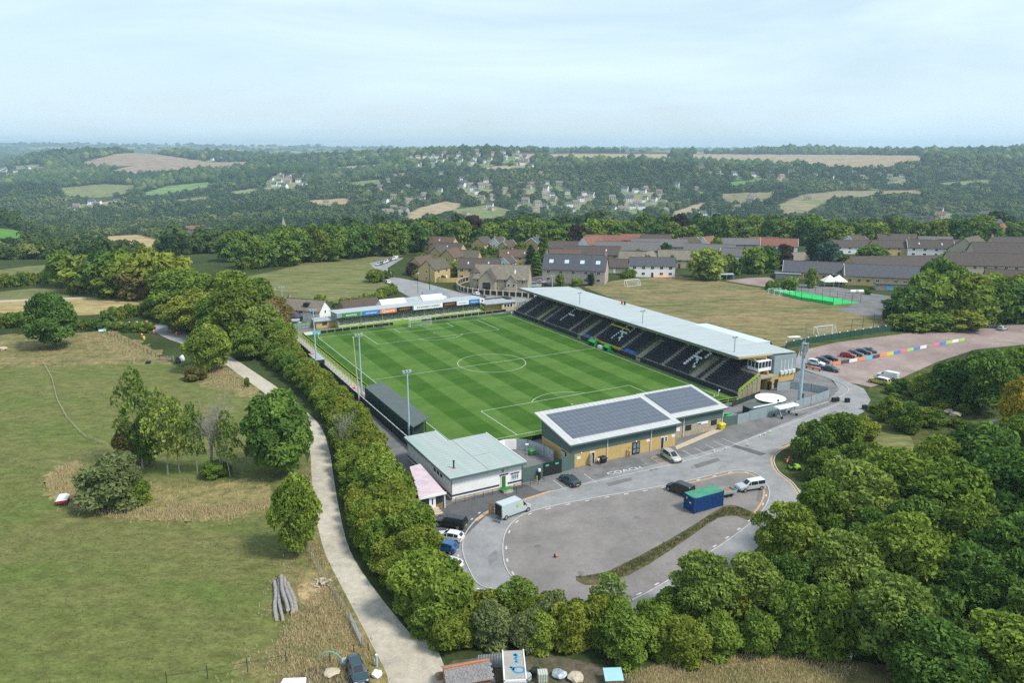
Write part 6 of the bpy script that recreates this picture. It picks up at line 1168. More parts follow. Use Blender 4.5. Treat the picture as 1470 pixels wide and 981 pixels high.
tent('grey netted barn roof half buried in the right hand trees' if 0 else 'grey felt roofed barn half hidden among dark trees below the gravel lot', G(1418,632), 8, 6, 2.2, 3.6, R(30), mat('felt',(.20,.20,.19),.9,.2,2), M('timber'), name='barn')
rag('rubble_heap', 'pale rubble heap on the bank below the white van', 'rubble', (1352,592), M('pale_stone'), 2.2, .7, 31); rag('rubble_heap', 'small pale rubble heap beside the larger one on the bank', 'rubble', (1372,597), M('pale_stone'), 1.4, .5, 32)
# ================================================================== HOUSES (ridge along local x, front towards local -y)
def house(label, c, rz, w_, d, he, hr, wall, roof, cols_=3, rows_=2, chim=1, sky=0, name='house', cat='house', barge=None, door=True, loc=None, porch=None, winm=None):
    t_ = thing(name, label, cat, loc or G(*c), R(rz)); x, y = w_/2, d/2
    b = MB().box(-x,x,-y,y,0,he)
    for s in (-x, x): b.poly([(s,-y,he),(s,y,he),(s,0,hr-.06)] if s > 0 else [(s,y,he),(s,-y,he),(s,0,hr-.06)])
    b.build('wall', M(wall), t_); o = .35; e = (hr-he)/y*o
    r = MB().raw([(-x-o,-y-o,he-e+.1),(x+o,-y-o,he-e+.1),(x+o,0,hr+.1),(-x-o,0,hr+.1),(x+o,y+o,he-e+.1),(-x-o,y+o,he-e+.1),(-x-o,-y-o,he-e-.1),(x+o,-y-o,he-e-.1),(x+o,0,hr-.12),(-x-o,0,hr-.12),(x+o,y+o,he-e-.1),(-x-o,y+o,he-e-.1)],
        [(0,1,2,3),(3,2,4,5),(6,9,8,7),(9,11,10,8),(0,6,7,1),(4,10,11,5),(1,7,8,2),(2,8,10,4),(5,11,9,3),(3,9,6,0)]).build('roof', M(roof), t_)
    MB().bar((-x-o,0,hr+.14),(x+o,0,hr+.14),.3,.12).build('ridge', mat('ridge_tile',(.17,.12,.085),.95,.2,2), r)
    if barge:
        b = MB()
        for s in (-x-o-.05, x+o+.05): b.bar((s,-y-o,he-e),(s,0,hr),.1,.35).bar((s,0,hr),(s,y+o,he-e),.1,.35)
        b.build('barge_board', M(barge), r)
    for k in range(chim): cx = (-x+.6) if k == 0 else (x-.6) if k == 1 else 0; c_ = MB().box(cx-.4,cx+.4,-.35,.35,hr-.5,hr+1.1).build('chimney', M('stone_wall'), r); MB().tube((cx-.15,0,hr+1.1),(cx-.15,0,hr+1.5),.13).tube((cx+.18,0,hr+1.1),(cx+.18,0,hr+1.5),.13).build('chimney_pot', mat('pot_red',(.3,.12,.06),.9,.1,2), c_)
    gm = M(winm or 'glass_dark')
    fh = he/rows_
    for i in range(cols_):
        cx = -x+w_*(i+.5)/cols_
        for j in range(rows_):
            if door and j == 0 and i == cols_//2:
                dd = MB().box(cx-.5,cx+.5,-y-.05,-y+.05,.05,2.1).build('door', M('ad_white' if i % 2 else 'dark_green'), t_); MB().tube((cx+.35,-y-.1,1.05),(cx+.35,-y-.05,1.05),.05,n=6).build('handle', M('alloy'), dd); continue
            z = fh*j+fh*.38; ww, wh = min(1.5, w_/cols_*.5), min(1.25, fh*.48); f = MB().box(cx-ww/2,cx+ww/2,-y-.05,-y+.05,z,z+wh).build('window', M('ad_white'), t_)
            MB().box(cx-ww/2+.09,cx-.04,-y-.07,-y-.05,z+.09,z+wh-.09).box(cx+.04,cx+ww/2-.09,-y-.07,-y-.05,z+.09,z+wh-.09).build('pane', gm, f)
    for s in (-1, 1):
        for j in range(rows_): z = fh*j+fh*.4; f = MB().box(s*x-.05,s*x+.05,-.45,.45,z,z+1.0).build('window', M('ad_white'), t_); MB().box(s*(x+.06)-.01,s*(x+.06)+.01,-.36,.36,z+.09,z+.91).build('pane', gm, f)
    for k in range(sky):
        cx = -x+w_*(k+.5)/sky; sl = (hr-he)/y
        for q_ in ((0,) if sky < 4 else (-.62,0,.62)):
            ya, yb = -y*.62, -y*.40; zz = lambda v: hr+v*sl+.13
            MB().raw([(cx+q_-.28,ya,zz(ya)),(cx+q_+.28,ya,zz(ya)),(cx+q_+.28,yb,zz(yb)),(cx+q_-.28,yb,zz(yb)),(cx+q_-.28,ya,zz(ya)-.15),(cx+q_+.28,ya,zz(ya)-.15),(cx+q_+.28,yb,zz(yb)-.15),(cx+q_-.28,yb,zz(yb)-.15)],[(0,1,2,3),(0,4,5,1),(1,5,6,2),(2,6,7,3),(3,7,4,0)]).build('roof_window', M('skylight'), r)
    return t_
YB, GS, PS, WR, CR = 'yellow_brick','grey_stone','pale_stone','white_render','cream_render'; mat('beige_brick',(.50,.365,.165),.9,.14,2); BB = 'beige_brick'
mat('roof_grey_tile',(.125,.122,.12),.95,.2,1.5); mat('roof_umber',(.082,.068,.06),.95,.22,1.5)
mat('roof_rust',(.115,.078,.058),.95,.25,1.4); mat('roof_moss',(.098,.092,.066),.95,.25,1.2)
HS = [
 ('beige house with dark roof at the top of the close, half behind the wood',(612,360),-62,9,8,5,8,BB,'roof_umber',2,2,0,0),
 ('long roofed beige house below the wood edge with gable towards the lane',(634,362),-22,17,9,5.2,8.6,BB,'roof_umber',4,2,0,1),
 ('beige house with brown roof and bright upper windows in the upper close',(645,371),-20,16,9,4.8,8.2,BB,'roof_umber',5,2,0,1),
 ('detached beige gabled house alone beside the parked white car',(693,362),60,10,8.5,5.2,8.4,BB,'roof_umber',3,2,0,0),
 ('house with dark roof and white gable beside the detached beige one',(715,362),62,9,7.5,5.2,8.2,WR,'roof_umber',2,2,1,0),
 ('small dark roofed house with beige gable next to the white gabled one',(729,364),50,8,7.5,4.2,7.2,BB,'roof_umber',2,2,1,0),
 ('narrow beige house behind the twin gables of the lower close',(632,376),60,9,7,5.0,8,BB,'roof_umber',2,2,0,0),
 ('twin beige gable house with round stone top in the lower close',(649,384),60,9,8.5,5.6,9.2,BB,'roof_umber',2,2,0,0),
 ('low beige house behind the bright green tree in the lower close',(670,382),-12,13,9,4.6,7.8,BB,'roof_umber',3,2,0,0),
 ('long beige terrace with dark roof and glass porch by the road wall',(688,400),-4,18,9,5.4,9,BB,'roof_umber',5,2,0,2),
 ('beige house with stepped roofs close to the round bush at the road bend',(606,392),58,11,8,4.6,7.8,BB,'roof_umber',3,2,0,0),
 ('beige gabled house with a single round bush in front by the wall',(624,402),57,11,9,5.6,9.2,BB,'roof_umber',2,2,0,0),
 ('white gabled cottage wedged between the beige terraces',(728,387),62,7,6,3.6,6.2,WR,'roof_umber',2,2,0,0),
 ('beige terrace with bright windows beside the tall cypress',(742,382),-6,16,9,5.2,8.2,BB,'roof_umber',4,2,0,2),
 ('pair of dark roofs with white barge boards beyond the cypress',(768,362),64,10,8,5.6,8.4,BB,'roof_slate',2,2,0,0),
 ('plain dark roofed beige house below the wood right of the cypress',(808,366),-5,16,9,4.4,7.4,BB,'roof_umber',3,2,0,0),
 ('beige terrace directly behind the big stone house',(805,380),-4,19,9,4.8,7.8,BB,'roof_umber',4,2,0,0),
 ('long brown roofed terrace with two skylights stretching behind the stone house',(850,377),-8,28,9,4.8,8.4,BB,'roof_umber',6,2,0,2),
 ('big pale stone house with four groups of skylights facing the stadium roof',(826,404),-14,27,12,6,11.8,'rose_stone','roof_slate',5,2,2,4),
 ('white house with red roof at the wood edge, gable end towards the stone house',(848,362),40,12,10,5,9,WR,'roof_red',2,2,0,0),
 ('white house with long red roof beside the wood edge',(866,359),-8,19,9,5,8.6,WR,'roof_red',4,2,0,0),
 ('red roofed house low among the grey school roofs',(908,353),-5,14,9,4,7,BB,'roof_red',3,2,0,0),
 ('brown roofed house at the end of the red and grey roofs',(941,355),-6,17,10,4,7.4,BB,'roof_brown',3,2,0,0),
 ('long low grey roofed terrace block behind the dormer cottage',(900,369),-6,34,11,4.4,8.2,GS,'roof_grey_tile',9,2,0,0),
 ('long pale grey roof behind the low grey terrace block',(945,363),-6,30,11,4.2,7.8,GS,'roof_grey_tile',7,2,0,0),
 ('dark roofed bungalow with green garage door behind the hedge',(882,390),-8,18,9,2.8,6,PS,'roof_umber',3,1,0,0),
 ('cream cottage with white dormers above the white semis',(907,386),-14,12,8,4.6,8.4,CR,'roof_stone',2,2,1,0),
 ('small yellow gabled cottage joined behind the white semis',(930,384),55,9,7.5,4.4,7.8,'pale_yellow','roof_stone',2,2,0,0),
 ('pair of white semis with slate roof at the dry field edge',(935,396),-5,20,8.5,5.2,8.4,WR,'roof_slate',5,2,0,0),
 ('stone house with dark dormers beside the big willow like tree',(968,383),-8,16,9,4.2,8.2,PS,'roof_stone',4,2,2,0),
 ('brown roofed house with white gable among the grey roofs',(986,359),30,13,9,4,7.2,WR,'roof_brown',2,2,0,0),
 ('grey roofed house with pale gable behind the willow like tree',(1018,371),-20,26,10,4.2,7.6,PS,'roof_grey_tile',5,2,0,0),
 ('small red roofed white gable house by the pale green tree',(1015,358),40,9,8,4.2,7.4,WR,'roof_red',2,2,0,0),
 ('grey roofed house next to the pale green tree at the wood edge',(1060,359),-5,20,9,3.8,6.8,GS,'roof_grey_tile',4,2,0,0),
 ('low grey house with bright white gable near the dark maples',(1063,375),-28,20,9,3.2,6.4,WR,'roof_grey_tile',4,1,0,0),
 ('grey and red roofed house behind the dark maples',(1095,358),-6,16,9,4,7,GS,'roof_red',3,2,0,0),
 ('red roofed house with white gable beside the copper coloured tree',(1117,364),-16,19,9,4.8,8.4,WR,'roof_red',4,2,0,0),
 ('small stone cottage with brown roof between copper tree and cedar',(1139,382),24,12,8,3.6,6.6,PS,'roof_stone',2,1,0,0),
 ('low brown roofed house in front of the cedar grove houses',(1222,363),-4,22,10,3.8,7,WR,'roof_umber',4,2,0,0),
 ('brown roofed house with white gable high behind the oval dark tree',(1226,354),30,13,9,3.8,6.8,WR,'roof_umber',2,2,0,0),
 ('beige semi with brown roof beyond the oval dark tree',(1278,366),-5,21,9,4.6,8,BB,'roof_umber',4,2,0,0),
 ('brown roof house high behind the beige semi',(1285,354),-5,22,9,4.2,7.4,BB,'roof_umber',3,2,0,0),
 ('white gabled house with dark brown roof above the school',(1332,368),-16,22,9.5,5,8.8,WR,'roof_umber',4,2,1,2),
 ('brown roofed terrace beyond the white gabled house above the school',(1368,365),-8,20,10,4.4,8,BB,'roof_umber',4,2,1,0),
 ('big stone gabled hall with bands of ridge stone',(1390,372),42,20,14,6,11.6,PS,'roof_umber',3,2,0,0),
 ('long dark roofed stone range with pale gable end at the top of the copse',(1438,380),-12,30,12,6,11,PS,'roof_umber',7,2,0,0),
 ('long dark stone range just above the copse crowns',(1412,396),-10,34,12,5.6,10.4,PS,'roof_umber',8,2,0,0),
 ('brown roofed low range at the edge of the view above the copse',(1460,416),-25,24,12,4,8,PS,'roof_brown',4,1,0,0),
 ('grey roofed lodge behind the stone ranges',(1340,358),-8,18,9,4,7.4,GS,'roof_grey_tile',3,2,0,0),
 ('brown roofed stone house far along the ridge of ranges',(1450,362),-8,22,10,4.6,8.4,PS,'roof_umber',4,2,1,0),
]
mat('rose_stone',(.40,.34,.29),.92,.2,1.6); mat('pale_yellow',(.58,.46,.22),.85,.08,1)
for i_, h in enumerate(HS): house(h[0], h[1], h[2], h[3], h[4], h[5], h[6], h[7], h[8] if h[8] != 'roof_umber' or 'dark' in h[0] or 'brown' in h[0] else ('roof_umber','roof_rust','roof_moss')[i_ % 3], h[9], h[10], h[11], h[12], barge='ad_white' if 'white barge' in h[0] or 'white gable' in h[0] or 'white-gable' in h[0] else None)
# glass porch, dormers, extra gable are parts of the houses they sit on: stone pub with front gable
t_ = house('large stone pub with tall glazed front gable inside the pillared wall', (722,417), -10, 22, 10, 5.6, 10.6, 'stone_wall', 'roof_stone', 6, 2, 0, 2, name='pub', cat='pub')
MB().box(-8.2,-1.6,-9,-4.9,0,5.4).poly([(-8.2,-9,5.4),(-1.6,-9,5.4),(-4.9,-9,9.2)]).build('front_gable', M('stone_wall'), t_)
MB().poly([(-8.6,-9.4,5.1),(-4.9,-9.4,9.4),(-4.9,0,9.4),(-8.6,0,5.1)]).poly([(-1.2,-9.4,5.1),(-1.2,0,5.1),(-4.9,0,9.4),(-4.9,-9.4,9.4)]).build('gable_roof', M('roof_umber'), t_)
o = MB().box(-6.4,-3.4,-9.08,-9,.2,4.6).build('tall_window', M('dark_metal'), t_); MB().box(-6.2,-5,-9.1,-9.08,.3,4.4).box(-4.8,-3.6,-9.1,-9.08,.3,4.4).build('pane', M('glass_dark'), o)
MB().box(2.6,6.6,-6.6,-4.9,0,4.6).poly([(2.6,-6.6,4.6),(6.6,-6.6,4.6),(4.6,-6.6,7.2)]).build('side_gable', M('pale_stone'), t_); MB().poly([(2.2,-7,4.4),(4.6,-7,7.5),(4.6,0,7.5),(2.2,0,4.4)]).poly([(7,-7,4.4),(7,0,4.4),(4.6,0,7.5),(4.6,-7,7.5)]).build('side_roof', M('roof_stone'), t_)
for x in (3.6, 5.6): f = MB().box(x-.5,x+.5,-6.66,-6.6,2.8,3.9).build('window', M('ad_white'), t_); MB().box(x-.4,x+.4,-6.68,-6.66,2.9,3.8).build('pane', M('glass_dark'), f)
MB().tube((-11,-2.5,0),(-11,-2.5,7.6),2.2,2.2,10).build('stair_tower', M('stone_wall'), t_); MB().tube((-11,-2.5,7.6),(-11,-2.5,9.6),2.5,.1,10).build('tower_roof', M('roof_umber'), t_)
# pillared stone wall with dark panels round the pub
t_ = thing('pillared_wall', 'curved stone wall with tall pillars and dark panels round the pub', 'wall', G(656,416)); o0 = G(656,416); q = resample(smooth([G(*p) for p in ((688,403),(670,405),(658,410),(657,416),(668,421),(690,424),(720,426),(752,428),(775,430))], 6, False), 2.6); b, c, d = MB(), MB(), MB()
for p in q: b.obox(p-o0+Vector((0,0,1.3)), (.5,.5,2.6), 0)
for p, e in zip(q, q[1:]): c.bar(p-o0+Vector((0,0,1.15)), e-o0+Vector((0,0,1.15)), .12, 1.7); d.bar(p-o0+Vector((0,0,.2)), e-o0+Vector((0,0,.2)), .34, .4); d.bar(p-o0+Vector((0,0,2.3)), e-o0+Vector((0,0,2.3)), .3, .15)
b.build('pillar', M('pale_stone'), t_); c.build('dark_panel', M('dark_metal'), t_); d.build('plinth', M('pale_stone'), t_)
wall_run('stone_wall', 'long curved pale stone garden wall along the road below the close', smooth([G(*p) for p in ((591,396),(605,402),(630,405.5),(660,405),(690,402))], 5, False), 1.9, M('yellow_brick'), .35, 60, cat='wall', kids=('wall','pier'))
rag('blue_tarpaulin', 'pale blue sheeted arched shelter inside the pillared wall', 'shelter', (685,416.5), M('pale_blue_sheet'), 2.6, 1.2, 41, .6)
t_ = thing('garden_shed', 'blue roofed garden shed behind the garden wall at the road corner', 'shed', G(607,399), .2); MB().box(-2,2,-1.3,1.3,0,2).build('wall', M('timber'), t_); MB().poly([(-2.3,-1.6,2.0),(2.3,-1.6,2.0),(2.3,1.6,2.7),(-2.3,1.6,2.7)]).build('roof', M('pale_blue_sheet'), t_)
t_ = thing('blue_skip', 'turquoise covered skip beside the pub drive', 'skip', G(763,412), .1); MB().prism([(-2,-1),(2,-1),(2,1),(-2,1)], .2, 1.5).build('hull', M('pale_blue_sheet'), t_); MB().box(-2.1,2.1,-1.1,1.1,1.5,1.65).build('rim', M('dark_metal'), t_)
# white farmhouse by the corner of the ground
t_ = house('white farmhouse with stone roof and dark dormer at the corner of the ground', (441,459), -20+R(0), 14.5, 6.5, 4.0, 7.0, WR, 'roof_stone', 3, 2, 1, 0, name='farmhouse', door=False)
MB().box(-4.2,.2,-5.6,-3.2,0,2.0).build('lean_to', M('dark_metal'), t_); MB().poly([(-4.6,-6,1.9),(.6,-6,1.9),(-2,-4.6,3.6)]).poly([(.6,-6,1.9),(.6,-3.2,1.9),(-2,-3.2,3.6),(-2,-4.6,3.6)]).poly([(-4.6,-3.2,1.9),(-4.6,-6,1.9),(-2,-4.6,3.6),(-2,-3.2,3.6)]).build('lean_to_roof', M('roof_slate'), t_)
o = MB().box(.6,2.4,-2.6,-.8,5.0,6.2).build('dormer', M('dark_metal'), t_)
t_ = thing('kiosk', 'small pale tin roofed kiosk behind the corner floodlight', 'kiosk', G(418,470), .2); MB().box(-2.4,2.4,-1.5,1.5,0,2.2).build('wall', M('ad_white'), t_); MB().box(-2.8,2.8,-1.9,1.9,2.2,2.4).build('roof', M('tin'), t_); MB().box(.4,1.8,-1.55,-1.5,1,1.9).build('window', M('glass_dark'), t_)
railing('grey mesh garden fence in front of the white farmhouse', [G(425,465), G(470,462), G(490,459)], 1.5, 1.6, M('dark_green'), .05)
# ---- school
mat('school_blue',(.12,.42,.6),.5,.1,1)
t_ = house('long single storey school block with dark roof and pale gable by the cedar', (1175,399), -20, 30, 13, 3.2, 7.2, 'yellow_brick', 'roof_slate', 8, 1, 0, 0, name='school_block', cat='school', barge='ad_white')
t_ = house('school hall with dark roof and blue framed windows facing the yard', (1268,408), -16, 32, 13, 4.0, 8.2, 'yellow_brick', 'roof_slate', 9, 1, 0, 0, name='school_block', cat='school', barge='ad_white')
t_ = house('school wing with long dark roof and a multicoloured window band', (1285,393), 6, 46, 13, 4.0, 8.2, 'beige_brick', 'roof_umber', 14, 1, 0, 0, name='school_block', cat='school')
b = [MB() for _ in range(4)]
for i in range(20): b[(i*7+i//3)%4].box(-2+i*1.2,-2+i*1.2+1.1,-6.62,-6.56,.3,1.1)
for x_, m_ in zip(b, ('hi_yellow','school_blue','ad_cyan','orange')): x_.build('coloured_panel', M(m_), t_)
t_ = thing('flat_roofed_link', 'flat pale roofed link building between the two school blocks', 'building', G(1222,403), R(-14)); MB().box(-8,8,-4,4,0,2.8).build('wall', M('dark_green'), t_); MB().box(-8.4,8.4,-4.4,4.4,2.8,3.05).build('roof', M('tin'), t_)
for x in (-5,0,4): MB().obox((x,1,3.3),(2.4,1.6,.5),0).build('rooflight', M('skylight'), t_)
t_ = thing('flat_roofed_link', 'flat roofed store with turquoise door below the blue windowed school hall', 'building', G(1282,416), R(-12)); MB().box(-7,7,-2.5,2.5,0,2.4).build('wall', M('grey_stone'), t_); MB().box(-7.3,7.3,-2.8,2.8,2.4,2.65).build('roof', M('roof_slate'), t_); MB().box(-3.2,-.6,-2.56,-2.5,.2,1.9).build('door', M('school_blue'), t_)
t_ = thing('flat_roofed_link', 'flat white edged canopy building at the tree end of the school', 'building', G(1130,399), R(-18)); MB().box(-5,5,-3,3,0,2.4).build('wall', M('grey_stone'), t_); MB().box(-5.5,5.5,-3.5,3.5,2.4,2.7).build('roof', M('roof_slate'), t_); MB().box(-5.55,5.55,-3.6,-3.5,2.35,2.75).build('fascia', M('ad_white'), t_)
for i, (x, s) in enumerate(((1190,'closer to the long block'),(1203,'closer to the white tanks'))):
    t_ = thing('shade_sail', 'white peaked shade sail in the school yard, '+s, 'sail', G(x,411)); MB().poly([(-3,-2.6,2.2),(3,-2.6,2.2),(0,0,4.8)]).poly([(3,-2.6,2.2),(3,2.6,2.2),(0,0,4.8)]).poly([(3,2.6,2.2),(-3,2.6,2.2),(0,0,4.8)]).poly([(-3,2.6,2.2),(-3,-2.6,2.2),(0,0,4.8)]).build('sail', M('awning_white'), t_)
    for a in ((-3,-2.6),(3,-2.6),(3,2.6),(-3,2.6)): MB().tube((*a,0),(*a,2.3),.09).build('post', M('galvanised'), t_)
for i, (x, s) in enumerate(((1226,'first'),(1233,'second'))): t_ = thing('white_tank', 'white rounded tank beside the school hall, %s from the shade sails' % s, 'tank', G(x,421)); MB().tube((-1.6,0,.7),(1.6,0,.7),.7,.7,12).build('tank', M('ad_white'), t_); MB().box(-1.2,1.2,-.5,.5,0,.15).build('cradle', M('galvanised'), t_)
sheet('school_yard', [(1105,407),(1150,408),(1200,412),(1240,420),(1300,428),(1310,450),(1290,459),(1240,453),(1200,446),(1225,438),(1180,426),(1140,418),(1100,416)], 4, M('pad_asphalt'))
sheet('school_yard', [(1040,403),(1075,399),(1105,398),(1115,406),(1100,412),(1070,408)], 4.5, M('pink_gravel'))
t_ = thing('green_court', 'bright green fenced ball court between dry field and school yard', 'court', G(1165,428)); o0 = G(1165,428); Q = [G(*p)-o0 for p in ((1101,419),(1124,415.5),(1150,419),(1235,435),(1196,438),(1150,431))]
MB().prism([(p.x,p.y) for p in Q], .02, .06).build('surface', mat('court_green',(.02,.42,.10),.8,.12,.3), t_); b, c = MB(), MB()
for a, e in zip(Q, Q[1:]+Q[:1]):
    n = max(1, int((e-a).length/3.2))
    for i in range(n+1): p = a.lerp(e, i/n); b.tube(p, p+Vector((0,0,2.9)), .07, n=5)
    b.bar(a+Vector((0,0,2.85)), e+Vector((0,0,2.85)), .06,.06)
a, e = Q[5], Q[0]
for a, e in ((Q[0],Q[5]),(Q[5],Q[4])): c.bar(a+Vector((0,0,.6)), e+Vector((0,0,.6)), .06, 1.1)
b.build('cage', M('dark_green'), t_); c.build('kick_board', mat('court_green',(.02,.42,.10)), t_)
# ================================================================== FAR HOUSES (a few pixels each)
fr = random.Random(11); PRO = []
for wl, rf in (('white_render','roof_slate'),('pale_stone','roof_stone'),('grey_stone','roof_grey_tile'),('cream_render','roof_red')):
    w_, d, he, hr = 11, 7.5, 5.2, 8.6; x, y = w_/2, d/2
    wa = MB().box(-x,x,-y,y,-3,he).poly([(x,-y,he),(x,y,he),(x,0,hr)]).poly([(-x,y,he),(-x,-y,he),(-x,0,hr)]); ro = MB().poly([(-x-.3,-y-.4,he-.3),(x+.3,-y-.4,he-.3),(x+.3,0,hr+.1),(-x-.3,0,hr+.1)]).poly([(x+.3,y+.4,he-.3),(-x-.3,y+.4,he-.3),(-x-.3,0,hr+.1),(x+.3,0,hr+.1)]); wi = MB()
    for i in (-3.4,0,3.4):
        for z in (.9,3.3): wi.box(i-.6,i+.6,-y-.06,-y,z,z+1.2)
    PRO.append((wl, rf, wa, ro, wi))
fmesh = {}
def farhouse(p, k, sc, rz, label, group):
    t_ = thing('distant_house', label, 'house', p, rz, group); t_.scale = (sc,)*3; wl, rf, wa, ro, wi = PRO[k]
    if k not in fmesh:
        a = [wa.build('wall', M(wl), t_), ro.build('roof', M(rf), t_), wi.build('window', M('glass_dark'), t_)]; fmesh[k] = [q.data for q in a]
    else:
        for n, me in zip(('wall','roof','window'), fmesh[k]): o = bpy.data.objects.new(n, me); COL.objects.link(o); o.parent = t_
KW = ['white','pale stone','grey stone','cream']
FH = [('in the hazy far village low on the valley floor',[(0,244),(45,240),(68,252),(40,266),(0,262)],26,(0,0,1)),('in the hamlet beside the tan strip field in the valley',[(88,288),(150,291),(185,291),(180,300),(110,304),(90,298)],16,(0,1,0)),
 ('on the hilltop village below the skyline',[(588,226),(640,217),(700,213),(768,216),(765,240),(700,238),(640,236),(600,240)],46,(0,1,0,3)),('in the cluster on the wooded shoulder of the far hill',[(370,262),(400,250),(440,252),(445,268),(400,272)],15,(0,1,0)),
 ('among trees on the middle of the far slope',[(640,262),(700,252),(720,290),(840,276),(950,272),(960,302),(840,306),(770,306),(690,286)],36,(0,1,1,0)),('in the string along the upper slope below the tan plateau',[(992,238),(1060,240),(1140,246),(1145,258),(1060,254),(1000,250)],13,(0,0,1)),
 ('in the settlement on the closer slope beside the ranges',[(1312,316),(1345,298),(1385,308),(1460,316),(1470,350),(1400,350),(1330,352)],20,(0,1,0,3)),('along the skyline of the brown common',[(285,226),(350,228),(460,226),(460,232),(350,236),(290,231)],9,(0,)),
 ('scattered under the wooded rim of the far plateau',[(1160,250),(1230,246),(1340,254),(1330,264),(1230,260),(1170,258)],9,(0,1)),('standing alone in the woods of the far slope',[(450,245),(700,250),(980,250),(1300,250),(1300,312),(1000,325),(800,310),(560,318),(450,290)],40,(0,1,1)),('at the foot of the olive field on the far slope',[(1000,312),(1060,312),(1062,324),(1005,324)],5,(0,3)),('low on the slope above the treeline of the north field',[(535,268),(600,274),(580,330),(540,330)],8,(1,2,0)),('in the dark clearing by the terraced white wall',[(895,284),(945,288),(940,296),(900,295)],5,(0,2))]
FHP = []
for s, P, n, ks in FH:
    xs = [p[0] for p in P]; ys = [p[1] for p in P]; c = 0; t0 = 0
    while c < n and t0 < 4000:
        t0 += 1; a, b_ = fr.uniform(min(xs),max(xs)), fr.uniform(min(ys),max(ys))
        if not bool(inpoly(np.array([a]), np.array([b_]), P)[0]): continue
        p = T(a, b_)
        if p.y > 6000 or any((p-q_).length < 17 for q_ in FHP): continue
        k = fr.choice(ks); FHP.append(p); c += 1; farhouse(p, k, fr.uniform(.95,1.45), R(fr.uniform(-45,45)), 'tiny %s house %s' % (KW[k], s), 'distant houses '+s)
for px, s, k, sc, rz in (((282,343),'large cream manor house among trees below the tan valley field',3,1.9,.5),((300,338),'smaller stone wing house beside the cream manor',1,1.2,-.3),((285,354),'long low white building below the manor house',0,1.5,.15)):
    p = T(*px); FHP.append(p); farhouse(p, k, sc, rz, s, None)
p = T(409,342); FHP.append(p); t_ = thing('church', 'small stone church with pointed spire among the valley trees', 'church', p, .2); MB().box(-9,9,-4,4,-3,7).poly([(9,-4,7),(9,4,7),(9,0,12)]).poly([(-9,4,7),(-9,-4,7),(-9,0,12)]).build('nave', M('pale_stone'), t_); MB().poly([(-9.4,-4.4,6.6),(9.4,-4.4,6.6),(9.4,0,12.2),(-9.4,0,12.2)]).poly([(9.4,4.4,6.6),(-9.4,4.4,6.6),(-9.4,0,12.2),(9.4,0,12.2)]).build('roof', M('roof_grey'), t_); MB().box(-2.6,2.6,-7,-1.8,-3,15).build('tower', M('pale_stone'), t_); MB().raw([(-2.8,-7.2,15),(2.8,-7.2,15),(2.8,-1.6,15),(-2.8,-1.6,15),(0,-4.4,29)], [(0,1,4),(1,2,4),(2,3,4),(3,0,4)]).build('spire', M('grey_stone'), t_)

# gardens and closes round the far houses are open grass
me_ = bpy.data.objects['ground'].data; n_ = len(me_.vertices); co = np.empty(n_*3); me_.vertices.foreach_get('co', co); co = co.reshape(-1,3); ca = np.empty(n_*4, np.float32); me_.color_attributes['cover'].data.foreach_get('color', ca); ca = ca.reshape(-1,4)
for p in FHP: ca[(np.abs(co[:,0]-p.x) < 15) & (co[:,1]-p.y < 10) & (co[:,1]-p.y > -62), :3] = fr.choice([(.17,.2,.085),(.24,.21,.12),(.13,.18,.07)])
me_.color_attributes['cover'].data.foreach_set('color', ca.ravel())
# ================================================================== TREES
leaf_mat('leaf_mid', (0.070,0.124,0.021), (0.253,0.339,0.052)); leaf_mat('leaf_dark', (0.049,0.104,0.024), (0.173,0.276,0.051)); leaf_mat('leaf_olive', (0.085,0.124,0.015), (0.263,0.308,0.051)); leaf_mat('leaf_light', (0.088,0.143,0.020), (0.255,0.339,0.055))
leaf_mat('leaf_ash', (0.094,0.152,0.030), (0.282,0.360,0.075)); leaf_mat('leaf_conifer', (0.022,0.054,0.020), (0.060,0.118,0.041)); leaf_mat('leaf_copper', (0.036,0.025,0.021), (0.091,0.064,0.048)); leaf_mat('leaf_rust', (0.110,0.100,0.025), (0.240,0.200,0.065)); leaf_mat('leaf_scrub', (0.100,0.130,0.045), (0.250,0.290,0.110)); leaf_mat('leaf_gold', (0.168,0.168,0.020), (0.448,0.364,0.039)); leaf_mat('leaf_cedar', (0.031,0.070,0.053), (0.091,0.161,0.119))
